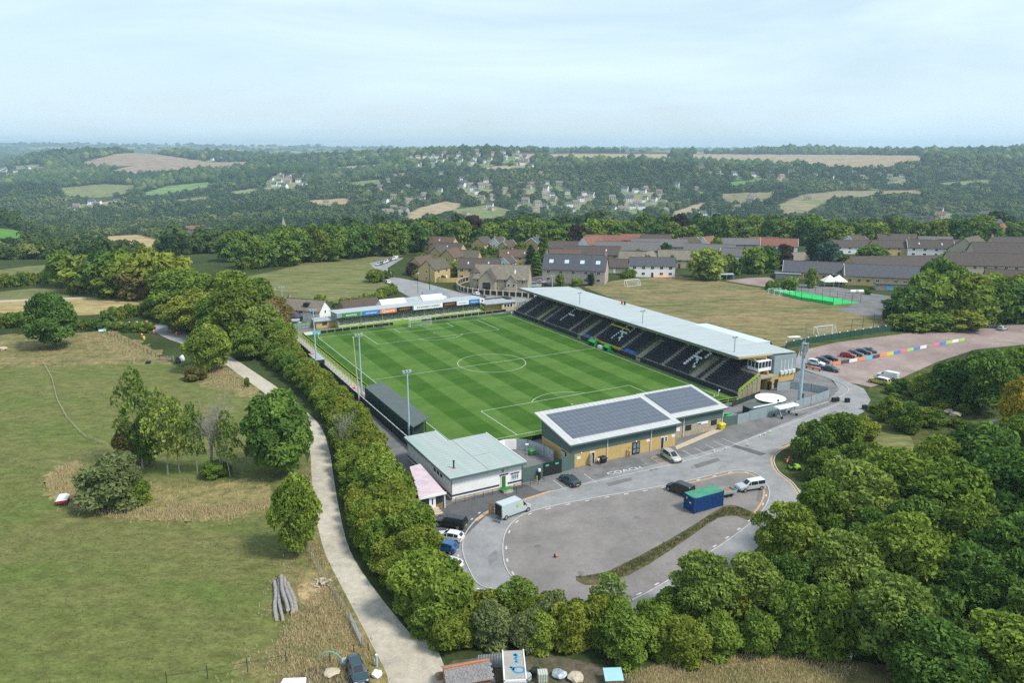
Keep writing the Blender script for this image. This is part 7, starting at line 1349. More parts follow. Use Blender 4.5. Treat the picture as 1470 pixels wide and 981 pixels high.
def leaf_mesh(name, lobes, n, size, seed, flat=.55, droop=0.):
    """leaf clumps on the outside of the LOBES (x, y, z, rx, rz); one quad per clump, with its own tint"""
    q = np.random.default_rng(seed); L_ = np.array(lobes, float); w_ = L_[:,3]*L_[:,4]; k = q.choice(len(L_), n*2, p=w_/w_.sum())
    d = q.normal(size=(n*2,3)); d /= np.linalg.norm(d,axis=1,keepdims=True); d[:,2] = np.where(d[:,2] < -.35, -d[:,2]*q.random(n*2), d[:,2])
    rr = (q.random(n*2)**.33)*.28+.74+q.normal(size=n*2)*.05
    c = L_[k,:3]+d*np.stack([L_[k,3],L_[k,3],L_[k,4]],-1)*rr[:,None]
    keep = np.ones(n*2, bool)
    for i, l in enumerate(L_):
        e = (c-l[:3])/np.array([l[3],l[3],l[4]]); keep &= ~((np.linalg.norm(e,axis=1) < .70) & (k != i))
    keep &= c[:,2] > .15
    c, d, k = c[keep][:n], d[keep][:n], k[keep][:n]; m = len(c)
    nn = d*(1-flat)+q.normal(size=(m,3))*flat+np.array([0,0,.25]); nn /= np.linalg.norm(nn,axis=1,keepdims=True)
    a = np.cross(nn, q.normal(size=(m,3))); a /= np.linalg.norm(a,axis=1,keepdims=True); b = np.cross(nn, a)
    s = size*q.uniform(.6,1.35,m)[:,None]; e1 = a*s; e2 = b*s*.62
    v = np.stack([c-e1, c-e2*.9+e1*.15, c+e1*1.05-nn*s*.25*droop, c+e2*.9+e1*.15],1).reshape(-1,3)
    me = bpy.data.meshes.new(name); me.vertices.add(m*4); me.vertices.foreach_set('co', v.ravel()); me.loops.add(m*4); me.loops.foreach_set('vertex_index', np.arange(m*4)); me.polygons.add(m); me.polygons.foreach_set('loop_start', np.arange(m)*4); me.update()
    lt = q.random(len(L_))*.5; t = np.clip(lt[k]+q.random(m)*.5, 0, 1); t4 = np.repeat(t,4); at = me.attributes.new('tint','FLOAT','POINT'); at.data.foreach_set('value', t4.astype(np.float32)); return me
def lobes_round(q, n, h, r, zc, base=.18, spread=.62, top=1.0):
    o = [(0,0,zc*h,r*.62,h*(1-base)*.36)]
    for i in range(n):
        a = i*2.399+q.uniform(-.3,.3); f = (i+.5)/n; z = h*(base+(top-.10-base)*f); prof = math.sin(PI*(.18+.70*f))**.7; rad = r*spread*prof*q.uniform(.75,1.1)
        if spread > .7: rad *= q.uniform(.72,1.28); z += h*q.uniform(-.07,.07)
        s = r*q.uniform(.30,.46)*(.7+.5*prof)*(.78 if spread > .7 else 1); o.append((rad*math.cos(a), rad*math.sin(a), z, s, s*q.uniform(.65,.9)))
    o.append((q.uniform(-.1,.1)*r, q.uniform(-.1,.1)*r, h*top-r*.22, r*.35, r*.3)); return o
def wood_mesh(name, lobes, h, r0, seed, pale=False, n_l=7, base=.25):
    q = random.Random(seed); b = MB(); tp = Vector((q.uniform(-.3,.3), q.uniform(-.3,.3), h*.62)); mid = Vector((q.uniform(-.2,.2), q.uniform(-.2,.2), h*base))
    b.tube((0,0,-.2),(0,0,.35),r0*1.5,r0*1.05,8).tube((0,0,.35),mid,r0*1.05,r0*.8,8).tube(mid,tp,r0*.8,r0*.32,7)
    for l in sorted(lobes, key=lambda l: -l[3])[:n_l+1]:
        e = Vector(l[:3]); f = q.uniform(.0,.7); s = mid.lerp(tp, f); m = s.lerp(e,.5)+Vector((0,0,h*.04)); b.tube(s,m,r0*.42*(1-f*.4),r0*.25,6).tube(m,e,r0*.25,r0*.09,5)
        for _ in range(2): b.tube(m, e+Vector((q.uniform(-1,1),q.uniform(-1,1),q.uniform(-.2,.8)))*l[3]*.8, r0*.14, r0*.04, 4)
    me = b.build('trunk', M('bark_pale' if pale else 'bark')); d = me.data; d.name = name; bpy.data.objects.remove(me); return d
KINDS = {}
def mkkind(kind, nvar, n, size, h, r, nl, base, zc, trunk, lod=False, **kw):
    vs = []
    for i in range(nvar):
        q = random.Random(kind+str(i)); lo = lobes_round(q, nl, h, r, zc, base, kw.get('spread',.62), kw.get('top',1.0))
        vs.append((leaf_mesh(kind+'_leaves', lo, n, size, abs(hash((kind,i))) % 1000 if 0 else sum(map(ord,kind))*7+i, kw.get('flat',.55), kw.get('droop',0)), wood_mesh(kind+'_wood', lo, h, trunk, i+sum(map(ord,kind)), kw.get('pale',False), base=base)))
    KINDS[kind] = (vs, h, r)
mkkind('round', 4, 9000, .34, 10, 4.6, 20, .14, .56, .30, flat=.5)            # dense round crowns in the meadow
mkkind('bush', 5, 6500, .36, 7, 4.0, 14, .02, .42, .20, flat=.55)             # hedgerow shrubs reaching the ground
mkkind('ash', 5, 8000, .33, 12, 5.0, 32, .16, .58, .28, flat=.7, droop=1, spread=.72)
mkkind('airy', 3, 1300, .30, 11, 3.2, 12, .25, .6, .14, flat=.8, pale=True, spread=.7)
mkkind('far_round', 5, 1500, .85, 11, 5.2, 14, .06, .5, .3, flat=.5)
mkkind('far_bush', 3, 800, .8, 5, 3.4, 8, .0, .4, .15, flat=.5)
mkkind('cypress', 2, 3500, .42, 16, 2.3, 26, .03, .45, .3, flat=.5, spread=.42)
mkkind('hedge', 3, 3600, .30, 3.2, 2.2, 8, .0, .4, .1, flat=.6)
TREECOUNT = {}
def tree(kind, name, label, loc, h, r, leaf, cat='tree', group=None, rnd=random.Random(99)):
    vs, h0, r0 = KINDS[kind]; lm, wm = vs[rnd.randrange(len(vs))]; t_ = thing(name, label, cat, loc, rnd.uniform(0,6.28), group)
    t_.scale = (r/r0*rnd.uniform(.93,1.07), r/r0*rnd.uniform(.93,1.07), h/h0); TREECOUNT[name] = TREECOUNT.get(name,0)+1
    for n, me, m in (('crown', lm, leaf), ('trunk', wm, None)):
        if not me.materials and m: me.materials.append(M(leaf))
        o = bpy.data.objects.new(n, me); COL.objects.link(o); o.parent = t_
        if m: o.material_slots[0].link = 'OBJECT'; o.material_slots[0].material = M(leaf)
    return t_
def treepx(kind, name, label, c, ytop, wpx, leaf, **k):
    p = G(*c); return tree(kind, name, label, p, hgt(p, ytop), wpx*p.y/F/2*1.0, leaf, **k)
# ---- single trees of the meadow
treepx('round','maple_tree','dense dark green tree standing alone by the hedge corner of the meadow',(80,499),424,70,'leaf_dark')
treepx('round','maple_tree','round dark green tree beside the track with dry grass at its foot',(301,533),468,62,'leaf_mid')
treepx('round','maple_tree','big round dark tree on the track edge next to the bare saplings',(401,680),566,100,'leaf_dark')
treepx('round','maple_tree','oval bright green tree leaning over the track above the log pile',(427,795),685,68,'leaf_mid')
treepx('bush','hawthorn_bush','wide grey green thorn bush at the end of the straw coloured thicket',(165,726),658,92,'leaf_scrub', cat='bush'); treepx('bush','hawthorn_bush','low leafy bush at the track side of the thicket bush',(196,722),690,50,'leaf_mid', cat='bush')
treepx('airy','birch_tree','tall thin leaved tree at the thicket end nearest the tape fence',(205,672),530,60,'leaf_ash'); treepx('round','beech_tree','rust coloured tree low under the thin leaved trees of the thicket',(190,665),610,46,'leaf_rust'); treepx('round','beech_tree','dark green tree inside the thicket beside the rust coloured one',(215,668),596,42,'leaf_dark')
treepx('airy','birch_tree','thin leaved pale trunked tree in the middle of the thicket',(241,682),560,54,'leaf_ash'); treepx('airy','birch_tree','slender pale trunked tree with sparse leaves beside the bare saplings',(258,680),572,44,'leaf_ash'); treepx('airy','birch_tree','slim pale leaved tree among the bare saplings on their track side',(330,684),592,42,'leaf_ash'); treepx('airy','birch_tree','slim pale leaved tree among the bare saplings on their thicket side',(284,682),580,38,'leaf_ash'); treepx('bush','hawthorn_bush','low ivy clump at the foot of the bare saplings',(310,684),664,46,'leaf_mid', cat='bush'); treepx('hedge','small_shrub','tiny lone shrub on the track verge',(355,556),543,10,'leaf_olive', cat='shrub')
treepx('hedge','small_shrub','yellowish low shrub behind the single round tree at the track',(280,545),530,36,'leaf_rust', cat='shrub')
def bare(name, label, c, ytop, spread, seed, m='bark_pale', stems=3, r0=.13):
    p = G(*c); h = hgt(p, ytop); t_ = thing(name, label, 'tree', p); q = random.Random(seed); b = MB(); tw = MB()
    def grow(o, d, l, r_, lev):
        e = o+d*l; (b if lev < 2 else tw).tube(o, e, r_, r_*.62, 5 if lev < 2 else 3)
        if lev >= 4: return
        for _ in range(3 if lev else 4):
            nd = (d+Vector((q.uniform(-1,1),q.uniform(-1,1),q.uniform(-.25,.7)))*spread).normalized(); grow(o.lerp(e,q.uniform(.45,1)), nd, l*q.uniform(.5,.75), max(.018,r_*.55), lev+1)
    for i in range(stems): grow(Vector((q.uniform(-.6,.6),q.uniform(-.6,.6),0)), Vector((q.uniform(-.16,.16),q.uniform(-.16,.16),1)).normalized(), h*.48, r0, 0)
    b.build('trunk', M(m), t_); tw.build('twigs', M(m), t_); return t_
bare('bare_sapling','group of pale bare stems beside the big round track tree, closer to the thicket',(300,682),572,.42,5,stems=3); bare('bare_sapling','pale bare stem with fine twigs closest to the big round track tree',(322,683),590,.42,8,stems=3)
bare('dead_tree','bleached dead tree leaning out of the dark wood above the grass slope',(1335,920),848,.75,12,stems=2,r0=.16); bare('dead_tree','grey leafless tree standing among the dark wood below the barn',(1415,850),775,.6,14,'bark',3,.16); bare('dead_tree','grey leafless crown rising in the hedge copse behind the round track tree',(395,492),432,.5,21,stems=3); bare('dead_tree','thin grey leafless tree in the hedge beside the dark shelter',(487,660),590,.45,25,stems=2,r0=.1); bare('dead_tree','grey bare tree in the tall copse beyond the stubble field',(135,425),365,.55,27,stems=3,r0=.2)
# ---- runs of trees: label = look + place in its run
ORD = ['first','second','third','fourth','fifth','sixth','seventh','eighth','ninth','tenth','eleventh','twelfth','thirteenth','fourteenth','fifteenth','sixteenth','seventeenth','eighteenth','nineteenth','twentieth']
def ordw(i): 
    if i < 20: return ORD[i]
    t_, u = divmod(i+1, 10); T_ = {2:'twenty',3:'thirty',4:'forty',5:'fifty',6:'sixty',7:'seventy'}
    return (T_[t_]+'-'+ORD[u-1]) if u else {2:'twentieth',3:'thirtieth',4:'fortieth',5:'fiftieth',6:'sixtieth',7:'seventieth'}[t_]
LEAFW = {'leaf_mid':'mid green','leaf_dark':'dark green','leaf_olive':'yellowish olive','leaf_light':'light green','leaf_ash':'soft grey green','leaf_rust':'rusty brown','leaf_gold':'golden yellow','leaf_scrub':'greyish','leaf_copper':'copper dark','leaf_conifer':'blackish green','leaf_cedar':'blue green'}
def run(items, kindword, place, group, rnd):
    """items: (kind, name, point, height, radius, leaf, cat) already sorted along the run"""
    cnt = {}
    for kind, name, p, h, r, leaf, cat in items:
        cnt[leaf] = cnt.get(leaf, 0)+1
        tree(kind, name, '%s %s %s of its colour %s' % (ordw(cnt[leaf]-1), LEAFW[leaf], kindword, place), p, h, r, leaf, cat, group, rnd)
def scatter(poly, n, mind, rnd, world=False, clear=()):
    P = [(q[0], q[1]) for q in (poly if world else [G(*p) for p in poly])]; xs = [p[0] for p in P]; ys = [p[1] for p in P]; o = []; k = 0
    while len(o) < n and k < 9000:
        k += 1; x, y = rnd.uniform(min(xs),max(xs)), rnd.uniform(min(ys),max(ys))
        if bool(inpoly(np.array([x]), np.array([y]), P)[0]) and all((x-a.x)**2+(y-a.y)**2 > mind*mind for a in o) and all((x-a[0])**2+(y-a[1])**2 > a[2]**2 for a in clear): o.append(Vector((x,y,0)))
    return o
rt = random.Random(4)
# hedge between track and stadium: outer belt of shrubs, inner belt a little taller
it = []
CL = smooth([G(*p) for p in ((604,912),(555,838),(520,785),(503,730),(494,680),(487,645),(470,604),(432,560),(400,533),(372,512))], 6, False)
for i, p in enumerate(resample(CL, 3.9)):
    it.append(('bush','hedge_tree', p+Vector((rt.uniform(-.4,.4)+1.6,rt.uniform(-.5,.5)+.8,0)), rt.uniform(4.2,5.6), rt.uniform(2.6,3.2), rt.choice(['leaf_mid','leaf_mid','leaf_olive','leaf_dark']), 'tree'))
run(it, 'hedge tree', 'on the hedge track side from the sheds', 'track hedge trees', rt)
it = []; 
CL2 = smooth([G(*p) for p in ((640,905),(612,858),(592,810),(570,765),(552,725),(540,690),(530,655),(505,615),(470,575),(440,545),(415,520),(400,502))], 6, False)
for i, p in enumerate(resample(CL2, 4.6)):
    near = p.y < 125; it.append(('bush' if rt.random() < .75 else 'ash','hedge_tree', p+Vector((rt.uniform(-.9,.9),rt.uniform(-.9,.9),0)), rt.uniform(6.2,8.2) if near else rt.uniform(4.8,6.4), rt.uniform(3.2,4.2) if near else rt.uniform(2.8,3.5), rt.choice(['leaf_olive','leaf_olive','leaf_mid','leaf_light' if near else 'leaf_olive']), 'tree'))
run(it, 'hedge tree', 'on the hedge stadium side from the sheds', 'stadium hedge trees', rt)
# bottom belt between hedge, sheds and car park
it = []
for p in sorted(scatter([(640,925),(690,905),(760,900),(820,905),(900,920),(960,915),(950,940),(900,948),(800,930),(700,925)], 22, 3.3, rt), key=lambda p: p.x): it.append(('bush','belt_tree', p, rt.uniform(3.6,5.6), rt.uniform(2.2,3.1), rt.choice(['leaf_olive','leaf_mid','leaf_olive','leaf_scrub']), 'tree'))
for x, yb, yt, w_, lf, kd in ((745,895,836,78,'leaf_ash','ash'),(700,895,850,60,'leaf_olive','bush'),(790,905,862,70,'leaf_olive','bush'),(828,908,868,60,'leaf_olive','bush'),(876,905,826,66,'leaf_ash','airy'),(882,925,868,80,'leaf_mid','bush'),(935,925,868,76,'leaf_light','bush'),(655,925,880,66,'leaf_olive','bush'),(760,930,878,60,'leaf_scrub','bush')):
    p = G(x,yb); it.append((kd,'belt_tree', p, hgt(p,yt), w_*p.y/F/2, lf, 'tree'))
it.sort(key=lambda q: q[2].x); run(it, 'belt tree', 'behind the sheds from the track end', 'trees behind the sheds', rt)
# dark wood on the lower side of the road
it = []
for x, yb, yt, w_, lf, kd in ((1005,900,800,118,'leaf_ash','ash'),(960,905,850,70,'leaf_mid','ash'),(1075,890,800,110,'leaf_ash','ash'),(1062,905,845,24,'leaf_gold','airy'),(1130,835,728,110,'leaf_mid','ash'),(1170,800,695,90,'leaf_light','ash'),(1215,790,668,130,'leaf_ash','ash'),(1280,770,650,130,'leaf_mid','ash'),(1200,880,770,120,'leaf_ash','ash'),(1290,870,745,140,'leaf_light','ash'),(1350,800,665,140,'leaf_mid','ash'),(1430,790,650,150,'leaf_dark','ash'),(1400,730,612,120,'leaf_dark','round'),(1340,735,630,90,'leaf_mid','ash'),
  (1450,880,745,150,'leaf_dark','ash'),(1380,900,790,130,'leaf_dark','ash'),(1180,930,845,110,'leaf_mid','bush'),(1130,925,850,90,'leaf_mid','bush'),(1275,960,832,150,'leaf_ash','ash'),(1085,935,880,70,'leaf_mid','bush'),(1030,935,885,80,'leaf_mid','bush'),(985,945,895,80,'leaf_olive','bush'),(1460,640,545,60,'leaf_gold','round'),(1410,592,505,90,'leaf_dark','ash'),(1458,570,498,80,'leaf_mid','ash'),(1368,580,520,80,'leaf_dark','bush'),(1334,576,536,56,'leaf_mid','bush'),(1470,700,590,90,'leaf_mid','ash'),
  (1165,660,606,64,'leaf_dark','bush'),(1205,645,596,70,'leaf_mid','bush'),(1235,632,600,50,'leaf_olive','bush'),(1185,690,650,60,'leaf_mid','bush'),(1225,680,640,60,'leaf_dark','bush'),(1275,605,570,40,'leaf_mid','bush'),(1300,620,582,46,'leaf_mid','bush'),(1250,690,640,60,'leaf_mid','bush'),(1330,1010,900,150,'leaf_dark','ash'),(1440,1000,890,150,'leaf_light','ash'),(1490,960,840,140,'leaf_dark','ash'),(1520,860,720,150,'leaf_mid','ash'),(1245,930,860,90,'leaf_dark','bush'),(1340,935,850,90,'leaf_dark','bush'),(1385,840,720,120,'leaf_mid','ash'),(1310,830,720,110,'leaf_dark','ash'),(1245,835,740,100,'leaf_dark','ash'),(1130,880,800,80,'leaf_dark','ash'),(1500,760,640,120,'leaf_dark','ash')):
    p = G(x,yb); it.append((kd,'wood_tree', p, hgt(p,yt), w_*p.y/F/2*.98, lf, 'tree'))
for p in scatter([(1150,760),(1200,720),(1330,720),(1500,700),(1600,900),(1450,960),(1250,920),(1140,850)], 18, 6, rt): it.append(('bush','wood_tree', p, rt.uniform(3.5,6.5), rt.uniform(2.8,4), rt.choice(['leaf_dark','leaf_mid','leaf_ash','leaf_olive']), 'tree'))
it.sort(key=lambda q: q[2].y); run(it, 'tree', 'in the lower wood from the sheds up', 'trees of the lower wood', rt)
# bank shrubs by the gravel lot
it = [('hedge','bank_shrub', p, rt.uniform(1.2,2.6), rt.uniform(1.4,2.4), rt.choice(['leaf_mid','leaf_olive','leaf_dark']), 'shrub') for p in sorted(scatter([(1255,592),(1290,556),(1340,545),(1400,560),(1380,615),(1330,620),(1270,605)], 38, 2.6, rt), key=lambda p: p.x)]; run(it, 'bank shrub', 'on the bank below the vans', 'shrubs on the bank', rt)
# copse beside the stubble field and behind the round tree
it = []
for x, yb, yt, w_, lf in ((95,412,362,50,'leaf_mid'),(120,420,368,56,'leaf_mid'),(150,424,362,60,'leaf_dark'),(180,424,360,62,'leaf_mid'),(215,426,358,66,'leaf_olive'),(250,432,366,70,'leaf_olive'),(160,428,385,50,'leaf_olive'),(195,430,388,52,'leaf_rust'),(262,452,388,80,'leaf_mid'),(300,468,396,84,'leaf_light'),(335,470,392,80,'leaf_light'),(285,478,420,76,'leaf_olive'),(318,490,424,70,'leaf_mid'),(350,492,412,72,'leaf_olive'),(372,478,402,64,'leaf_mid'),(395,480,428,52,'leaf_rust'),(380,500,440,60,'leaf_ash'),(268,474,440,60,'leaf_mid'),(248,462,436,50,'leaf_olive'),(230,455,440,40,'leaf_olive'),(405,505,462,46,'leaf_mid'),(356,515,470,50,'leaf_mid')):
    p = G(x,yb); it.append(('far_round' if p.y > 270 else 'round','copse_tree', p, hgt(p,yt), w_*p.y/F/2, lf, 'tree'))
it.sort(key=lambda q: q[2].x); run(it, 'copse tree', 'in the copse from the hill pasture', 'trees of the copse', rt)
# field hedges
it = []
for A, B, n, h_ in (((0,414),(70,406),9,5),((-40,470),(60,470),12,4.2),((150,462),(232,446),11,4),((172,474),(215,478),6,2.6),((92,474),(165,474),7,3),((352,387),(418,380),10,5.5)):
    a, b_ = G(*A), G(*B)
    for i in range(n): p = a.lerp(b_, (i+.5)/n)+Vector((rt.uniform(-.6,.6),rt.uniform(-.8,.8),0)); it.append(('far_bush','hedge_shrub', p, h_*rt.uniform(.8,1.15), max(2.0,(b_-a).length/n*.72), rt.choice(['leaf_mid','leaf_olive','leaf_dark']), 'shrub'))
it.sort(key=lambda q: q[2].x); run(it, 'hedge shrub', 'along the field hedges towards the farmhouse', 'field hedge shrubs', rt)
it = []
for A, B, n, h_ in (((540,404),(560,398),6,3.5),((480,442),(540,432),10,2.6),((540,432),(568,420),7,3.2),((1100,416),(1140,415),8,3.0),((860,392),(880,388),6,3),((895,400),(915,396),5,3),((1285,432),(1330,452),10,5),((760,392),(780,396),5,3),((1328,464),(1390,470),8,3.5)):
    a, b_ = G(*A), G(*B)
    for i in range(n): p = a.lerp(b_, (i+.5)/n)+Vector((rt.uniform(-.8,.8),rt.uniform(-1.2,1.2),0)); it.append(('far_bush','garden_shrub', p, h_*rt.uniform(.8,1.2), max(1.8,(b_-a).length/n*.75), rt.choice(['leaf_mid','leaf_olive','leaf_light']), 'shrub'))
it.sort(key=lambda q: q[2].x); run(it, 'shrub', 'along the garden hedges from the farmhouse', 'garden and school shrubs', rt)
# treeline of the north field, woods behind the houses
it = []
for i in range(17):
    x = 355+i*15.5; yb = 384-i*1.35+rt.uniform(-3,3); p = G(x,yb); it.append(('far_round','field_edge_tree', p, rt.uniform(11,16.5), rt.uniform(5.2,7.4), rt.choice(['leaf_dark','leaf_mid','leaf_dark','leaf_olive']), 'tree'))
for i in range(14):
    x = 330+i*20; p = G(x,374-i*1.2+rt.uniform(-2,2)); it.append(('far_round','field_edge_tree', p, rt.uniform(12,17), rt.uniform(5.5,7.5), rt.choice(['leaf_dark','leaf_mid','leaf_light']), 'tree'))
it.sort(key=lambda q: q[2].x); run(it, 'tree', 'on the north field edge from the copse', 'trees on the north field edge', rt)
it = []
for i in range(66):
    x = 596+i*13.6+rt.uniform(-4,4); 
    for row in ((354,) if i % 2 else (346,)):
        p = G(x, row-(4 if 860 < x < 1150 else 0)-(2 if x > 1150 else 0)); it.append(('far_round','backdrop_tree', p, rt.uniform(10,16), rt.uniform(5.5,8), rt.choice(['leaf_dark','leaf_mid','leaf_dark','leaf_olive' if i % 5 == 0 else 'leaf_mid','leaf_copper' if i % 11 == 6 else 'leaf_mid']), 'tree'))
run(it, 'tree', 'behind the houses from the close', 'trees behind the houses', rt)
# garden trees with a look of their own
for kd, nm, lb, c, yt, w_, lf in (('cypress','cypress_tree','very tall dark cypress in front of the beige terraces',(780,386),330,18,'leaf_dark'),('cypress','cypress_tree','dark cypress on the pub side of the tallest one',(762,392),352,18,'leaf_conifer'),('cypress','cypress_tree','short broad cypress between the tall ones and the stone house',(770,396),362,20,'leaf_dark'),('far_round','lime_tree','bright light green tree in front of the long beige terrace',(660,395),374,24,'leaf_light'),
    ('far_round','willow_tree','big soft green willow like tree at the dry field corner',(1012,401),358,56,'leaf_ash'),('far_round','maple_tree','dark spreading maple by the school, closer to the willow like tree',(1080,392),356,40,'leaf_mid'),('far_round','maple_tree','dark spreading maple by the school, closer to the copper tree',(1100,390),354,40,'leaf_dark'),('far_round','copper_beech','dark copper leaved tree beside the school block',(1124,386),352,26,'leaf_copper'),('cypress','cypress_tree','tall black green conifer beside the blue cedar',(1166,380),334,24,'leaf_conifer'),
    ('far_round','cedar_tree','spreading blue green cedar behind the long school block',(1186,384),348,36,'leaf_cedar'),('far_round','oak_tree','wide oval dark tree behind the school wing',(1252,378),352,46,'leaf_dark'),('far_round','lime_tree','light green tree beside the cedar',(1212,386),366,28,'leaf_light'),('far_round','lime_tree','pale green rounded tree between the red and grey roofs',(1028,367),342,22,'leaf_light'),('far_round','yew_tree','black green pair of bushes beside the stone dormer house',(955,376),350,22,'leaf_conifer'),('far_bush','round_bush','round olive bush at the road bend by the parked cars',(538,405),388,26,'leaf_olive'),
    ('far_bush','thorn_bush','bright green bush behind the white farmhouse',(460,440),424,20,'leaf_light'),('far_round','holm_oak','tawny round tree in front of the big stone house',(804,412),394,13,'leaf_olive'),('far_bush','thorn_bush','pale bush below the big stone house gable',(828,410),400,16,'leaf_light'),('cypress','cypress_tree','small dark cone tree at the stone house end',(848,410),392,13,'leaf_conifer'),('far_bush','thorn_bush','copper bush by the garden wall at the road corner',(592,395),380,20,'leaf_copper'),('far_bush','thorn_bush','light bush at the garden wall top corner',(600,398),386,14,'leaf_olive'),('far_bush','thorn_bush','round dark bush in front of the beige gable by the wall',(634,403),393,11,'leaf_dark'),('far_round','birch_tree','sparse pale tree in front of the long school block',(1164,413),386,18,'leaf_ash'),('far_round','birch_tree','sparse pale tree at the green court corner',(1135,416),398,22,'leaf_ash'),('far_bush','thorn_bush','dark bush on the field side of the main stand roof',(1097,502),488,20,'leaf_dark'),('far_bush','thorn_bush','green bush beside the store with turquoise door',(1300,426),414,18,'leaf_dark'),('far_bush','thorn_bush','dark bush in the school yard by the white tanks',(1246,423),416,10,'leaf_dark')):
    treepx(kd, nm, lb, c, yt, w_, lf)
# copse above the gravel lot
it = []
for x, yb, yt, w_, lf in ((1296,460,420,50,'leaf_dark'),(1320,466,408,56,'leaf_dark'),(1345,468,410,56,'leaf_mid'),(1372,468,404,60,'leaf_olive'),(1396,466,412,60,'leaf_mid'),(1424,461,406,56,'leaf_mid'),(1455,461,410,56,'leaf_dark'),(1330,450,390,54,'leaf_mid'),(1345,440,372,50,'leaf_dark'),(1365,445,384,46,'leaf_light'),(1395,450,396,52,'leaf_olive'),(1420,448,394,50,'leaf_light'),(1450,452,400,50,'leaf_mid'),(1310,474,450,46,'leaf_mid'),(1290,473,452,36,'leaf_mid'),(1340,474,452,44,'leaf_mid'),(1382,474,446,48,'leaf_olive'),(1360,392,362,30,'leaf_dark'),(1470,440,395,50,'leaf_olive'),(1490,462,400,60,'leaf_mid')):
    p = G(x,yb); it.append(('far_round','grove_tree', p, hgt(p,yt), w_*p.y/F/2*1.1, lf, 'tree'))
it.sort(key=lambda q: q[2].x); run(it, 'grove tree', 'in the grove from the school yard', 'trees of the grove', rt)
# small garden trees among the houses
it = [(('far_bush' if rt.random() < .6 else 'far_round'),'garden_tree', p, rt.uniform(3,6.5), rt.uniform(1.8,3.2), rt.choice(['leaf_mid','leaf_light','leaf_olive','leaf_dark']), 'tree') for p in sorted(scatter([(600,372),(640,362),(760,362),(900,372),(960,378),(1060,384),(1060,396),(900,392),(800,388),(700,392),(600,400)], 62, 8, rt, clear=[(o.location.x,o.location.y,6.5) for o in COL.objects if o.get('category') in ('house','pub')]), key=lambda p: p.x)]
run(it, 'garden tree', 'in the house gardens from the road bend', 'garden trees of the close', rt)
# ================================================================== GRASS TUFTS, STRIP OF WEEDS, GRAVEL STONES
def tufts(name, areas, m, seed):
    q = random.Random(seed); V, Fc, tn = [], [], []
    for P, n, h in areas:
        for p in scatter(P, n, .25, q):
            for _ in range(5):
                a = q.uniform(0,6.28); w_ = q.uniform(.03,.08); hh = h*q.uniform(.5,1.2); dx, dy = math.cos(a), math.sin(a); lx, ly = q.uniform(-.3,.5)*hh, q.uniform(-.3,.3)*hh; ox, oy = q.uniform(-.25,.25), q.uniform(-.25,.25); b = len(V)
                V += [(p.x+ox-dx*w_,p.y+oy-dy*w_,0),(p.x+ox+dx*w_,p.y+oy+dy*w_,0),(p.x+ox+lx,p.y+oy+ly,hh)]; Fc.append((b,b+1,b+2)); t = q.random(); tn += [t,t,t]
    me = bpy.data.meshes.new(name); me.from_pydata(V,[],Fc); at = me.attributes.new('tint','FLOAT','POINT'); at.data.foreach_set('value', tn); me.materials.append(m); o = bpy.data.objects.new(name, me); COL.objects.link(o); return tag(o, kind='stuff')
straw = leaf_mat('straw', (.38,.31,.155), (.58,.50,.30)); turf = leaf_mat('turf_blade', (.13,.16,.05), (.27,.27,.12)); weed = leaf_mat('weed', (.06,.085,.02), (.17,.16,.05))
tufts('dry_grass', [([(56,700),(72,664),(110,656),(150,690),(300,690),(392,690),(396,735),(330,756),(250,758),(150,752),(90,738)],420,.45),([(395,800),(470,800),(515,880),(560,985),(300,985),(330,940),(400,920),(370,880)],420,.4),([(20,500),(100,478),(215,496),(250,524),(180,530),(40,530)],350,.4),([(66,700),(80,674),(110,664),(126,682),(110,700),(160,728),(250,735),(330,735),(380,722),(386,732),(330,747),(250,750),(160,744),(100,730)],1500,.75),([(235,722),(300,728),(384,716),(386,726),(300,740),(240,734)],900,.6),([(420,880),(470,840),(505,890),(540,950),(500,985),(430,985),(380,960),(395,930)],1400,.5),([(110,480),(160,476),(212,500),(236,520),(180,512)],700,.6),([(262,528),(300,522),(335,533),(372,565),(310,558)],700,.5),([(900,966),(1040,940),(1160,942),(1230,960),(1200,985),(900,985)],900,.5),([(440,700),(448,760),(470,820),(500,880),(490,890),(455,830),(432,770)],600,.4)], straw, 1)
tufts('grass', [([(0,560),(190,560),(420,640),(430,700),(392,700),(300,690),(110,656),(0,640)],900,.2),([(0,745),(250,762),(400,740),(430,800),(390,880),(330,960),(220,985),(0,985)],1900,.18),([(0,640),(60,660),(50,740),(0,740)],250,.2),([(1250,592),(1290,556),(1345,545),(1420,570),(1380,620),(1290,620)],1100,.5),([(1116,655),(1130,642),(1180,656),(1140,688)],400,.35)], turf, 2)
sheet('weed_strip', [(826,828),(870,822),(960,776),(1010,745),(1040,727),(1062,728),(1098,746),(1085,752),(1058,742),(1030,745),(990,772),(930,812),(880,836),(840,841)], 9, ground_mat('weed_soil', [(.10,.09,.045),(.13,.105,.06),(.06,.075,.025)], .2, .5, 4, bump=.5), sm=2)
tufts('weeds', [([(830,829),(872,824),(962,778),(1012,747),(1042,729),(1062,730),(1095,746),(1058,740),(1030,743),(990,770),(930,808),(880,834)],1500,.42)], weed, 3)
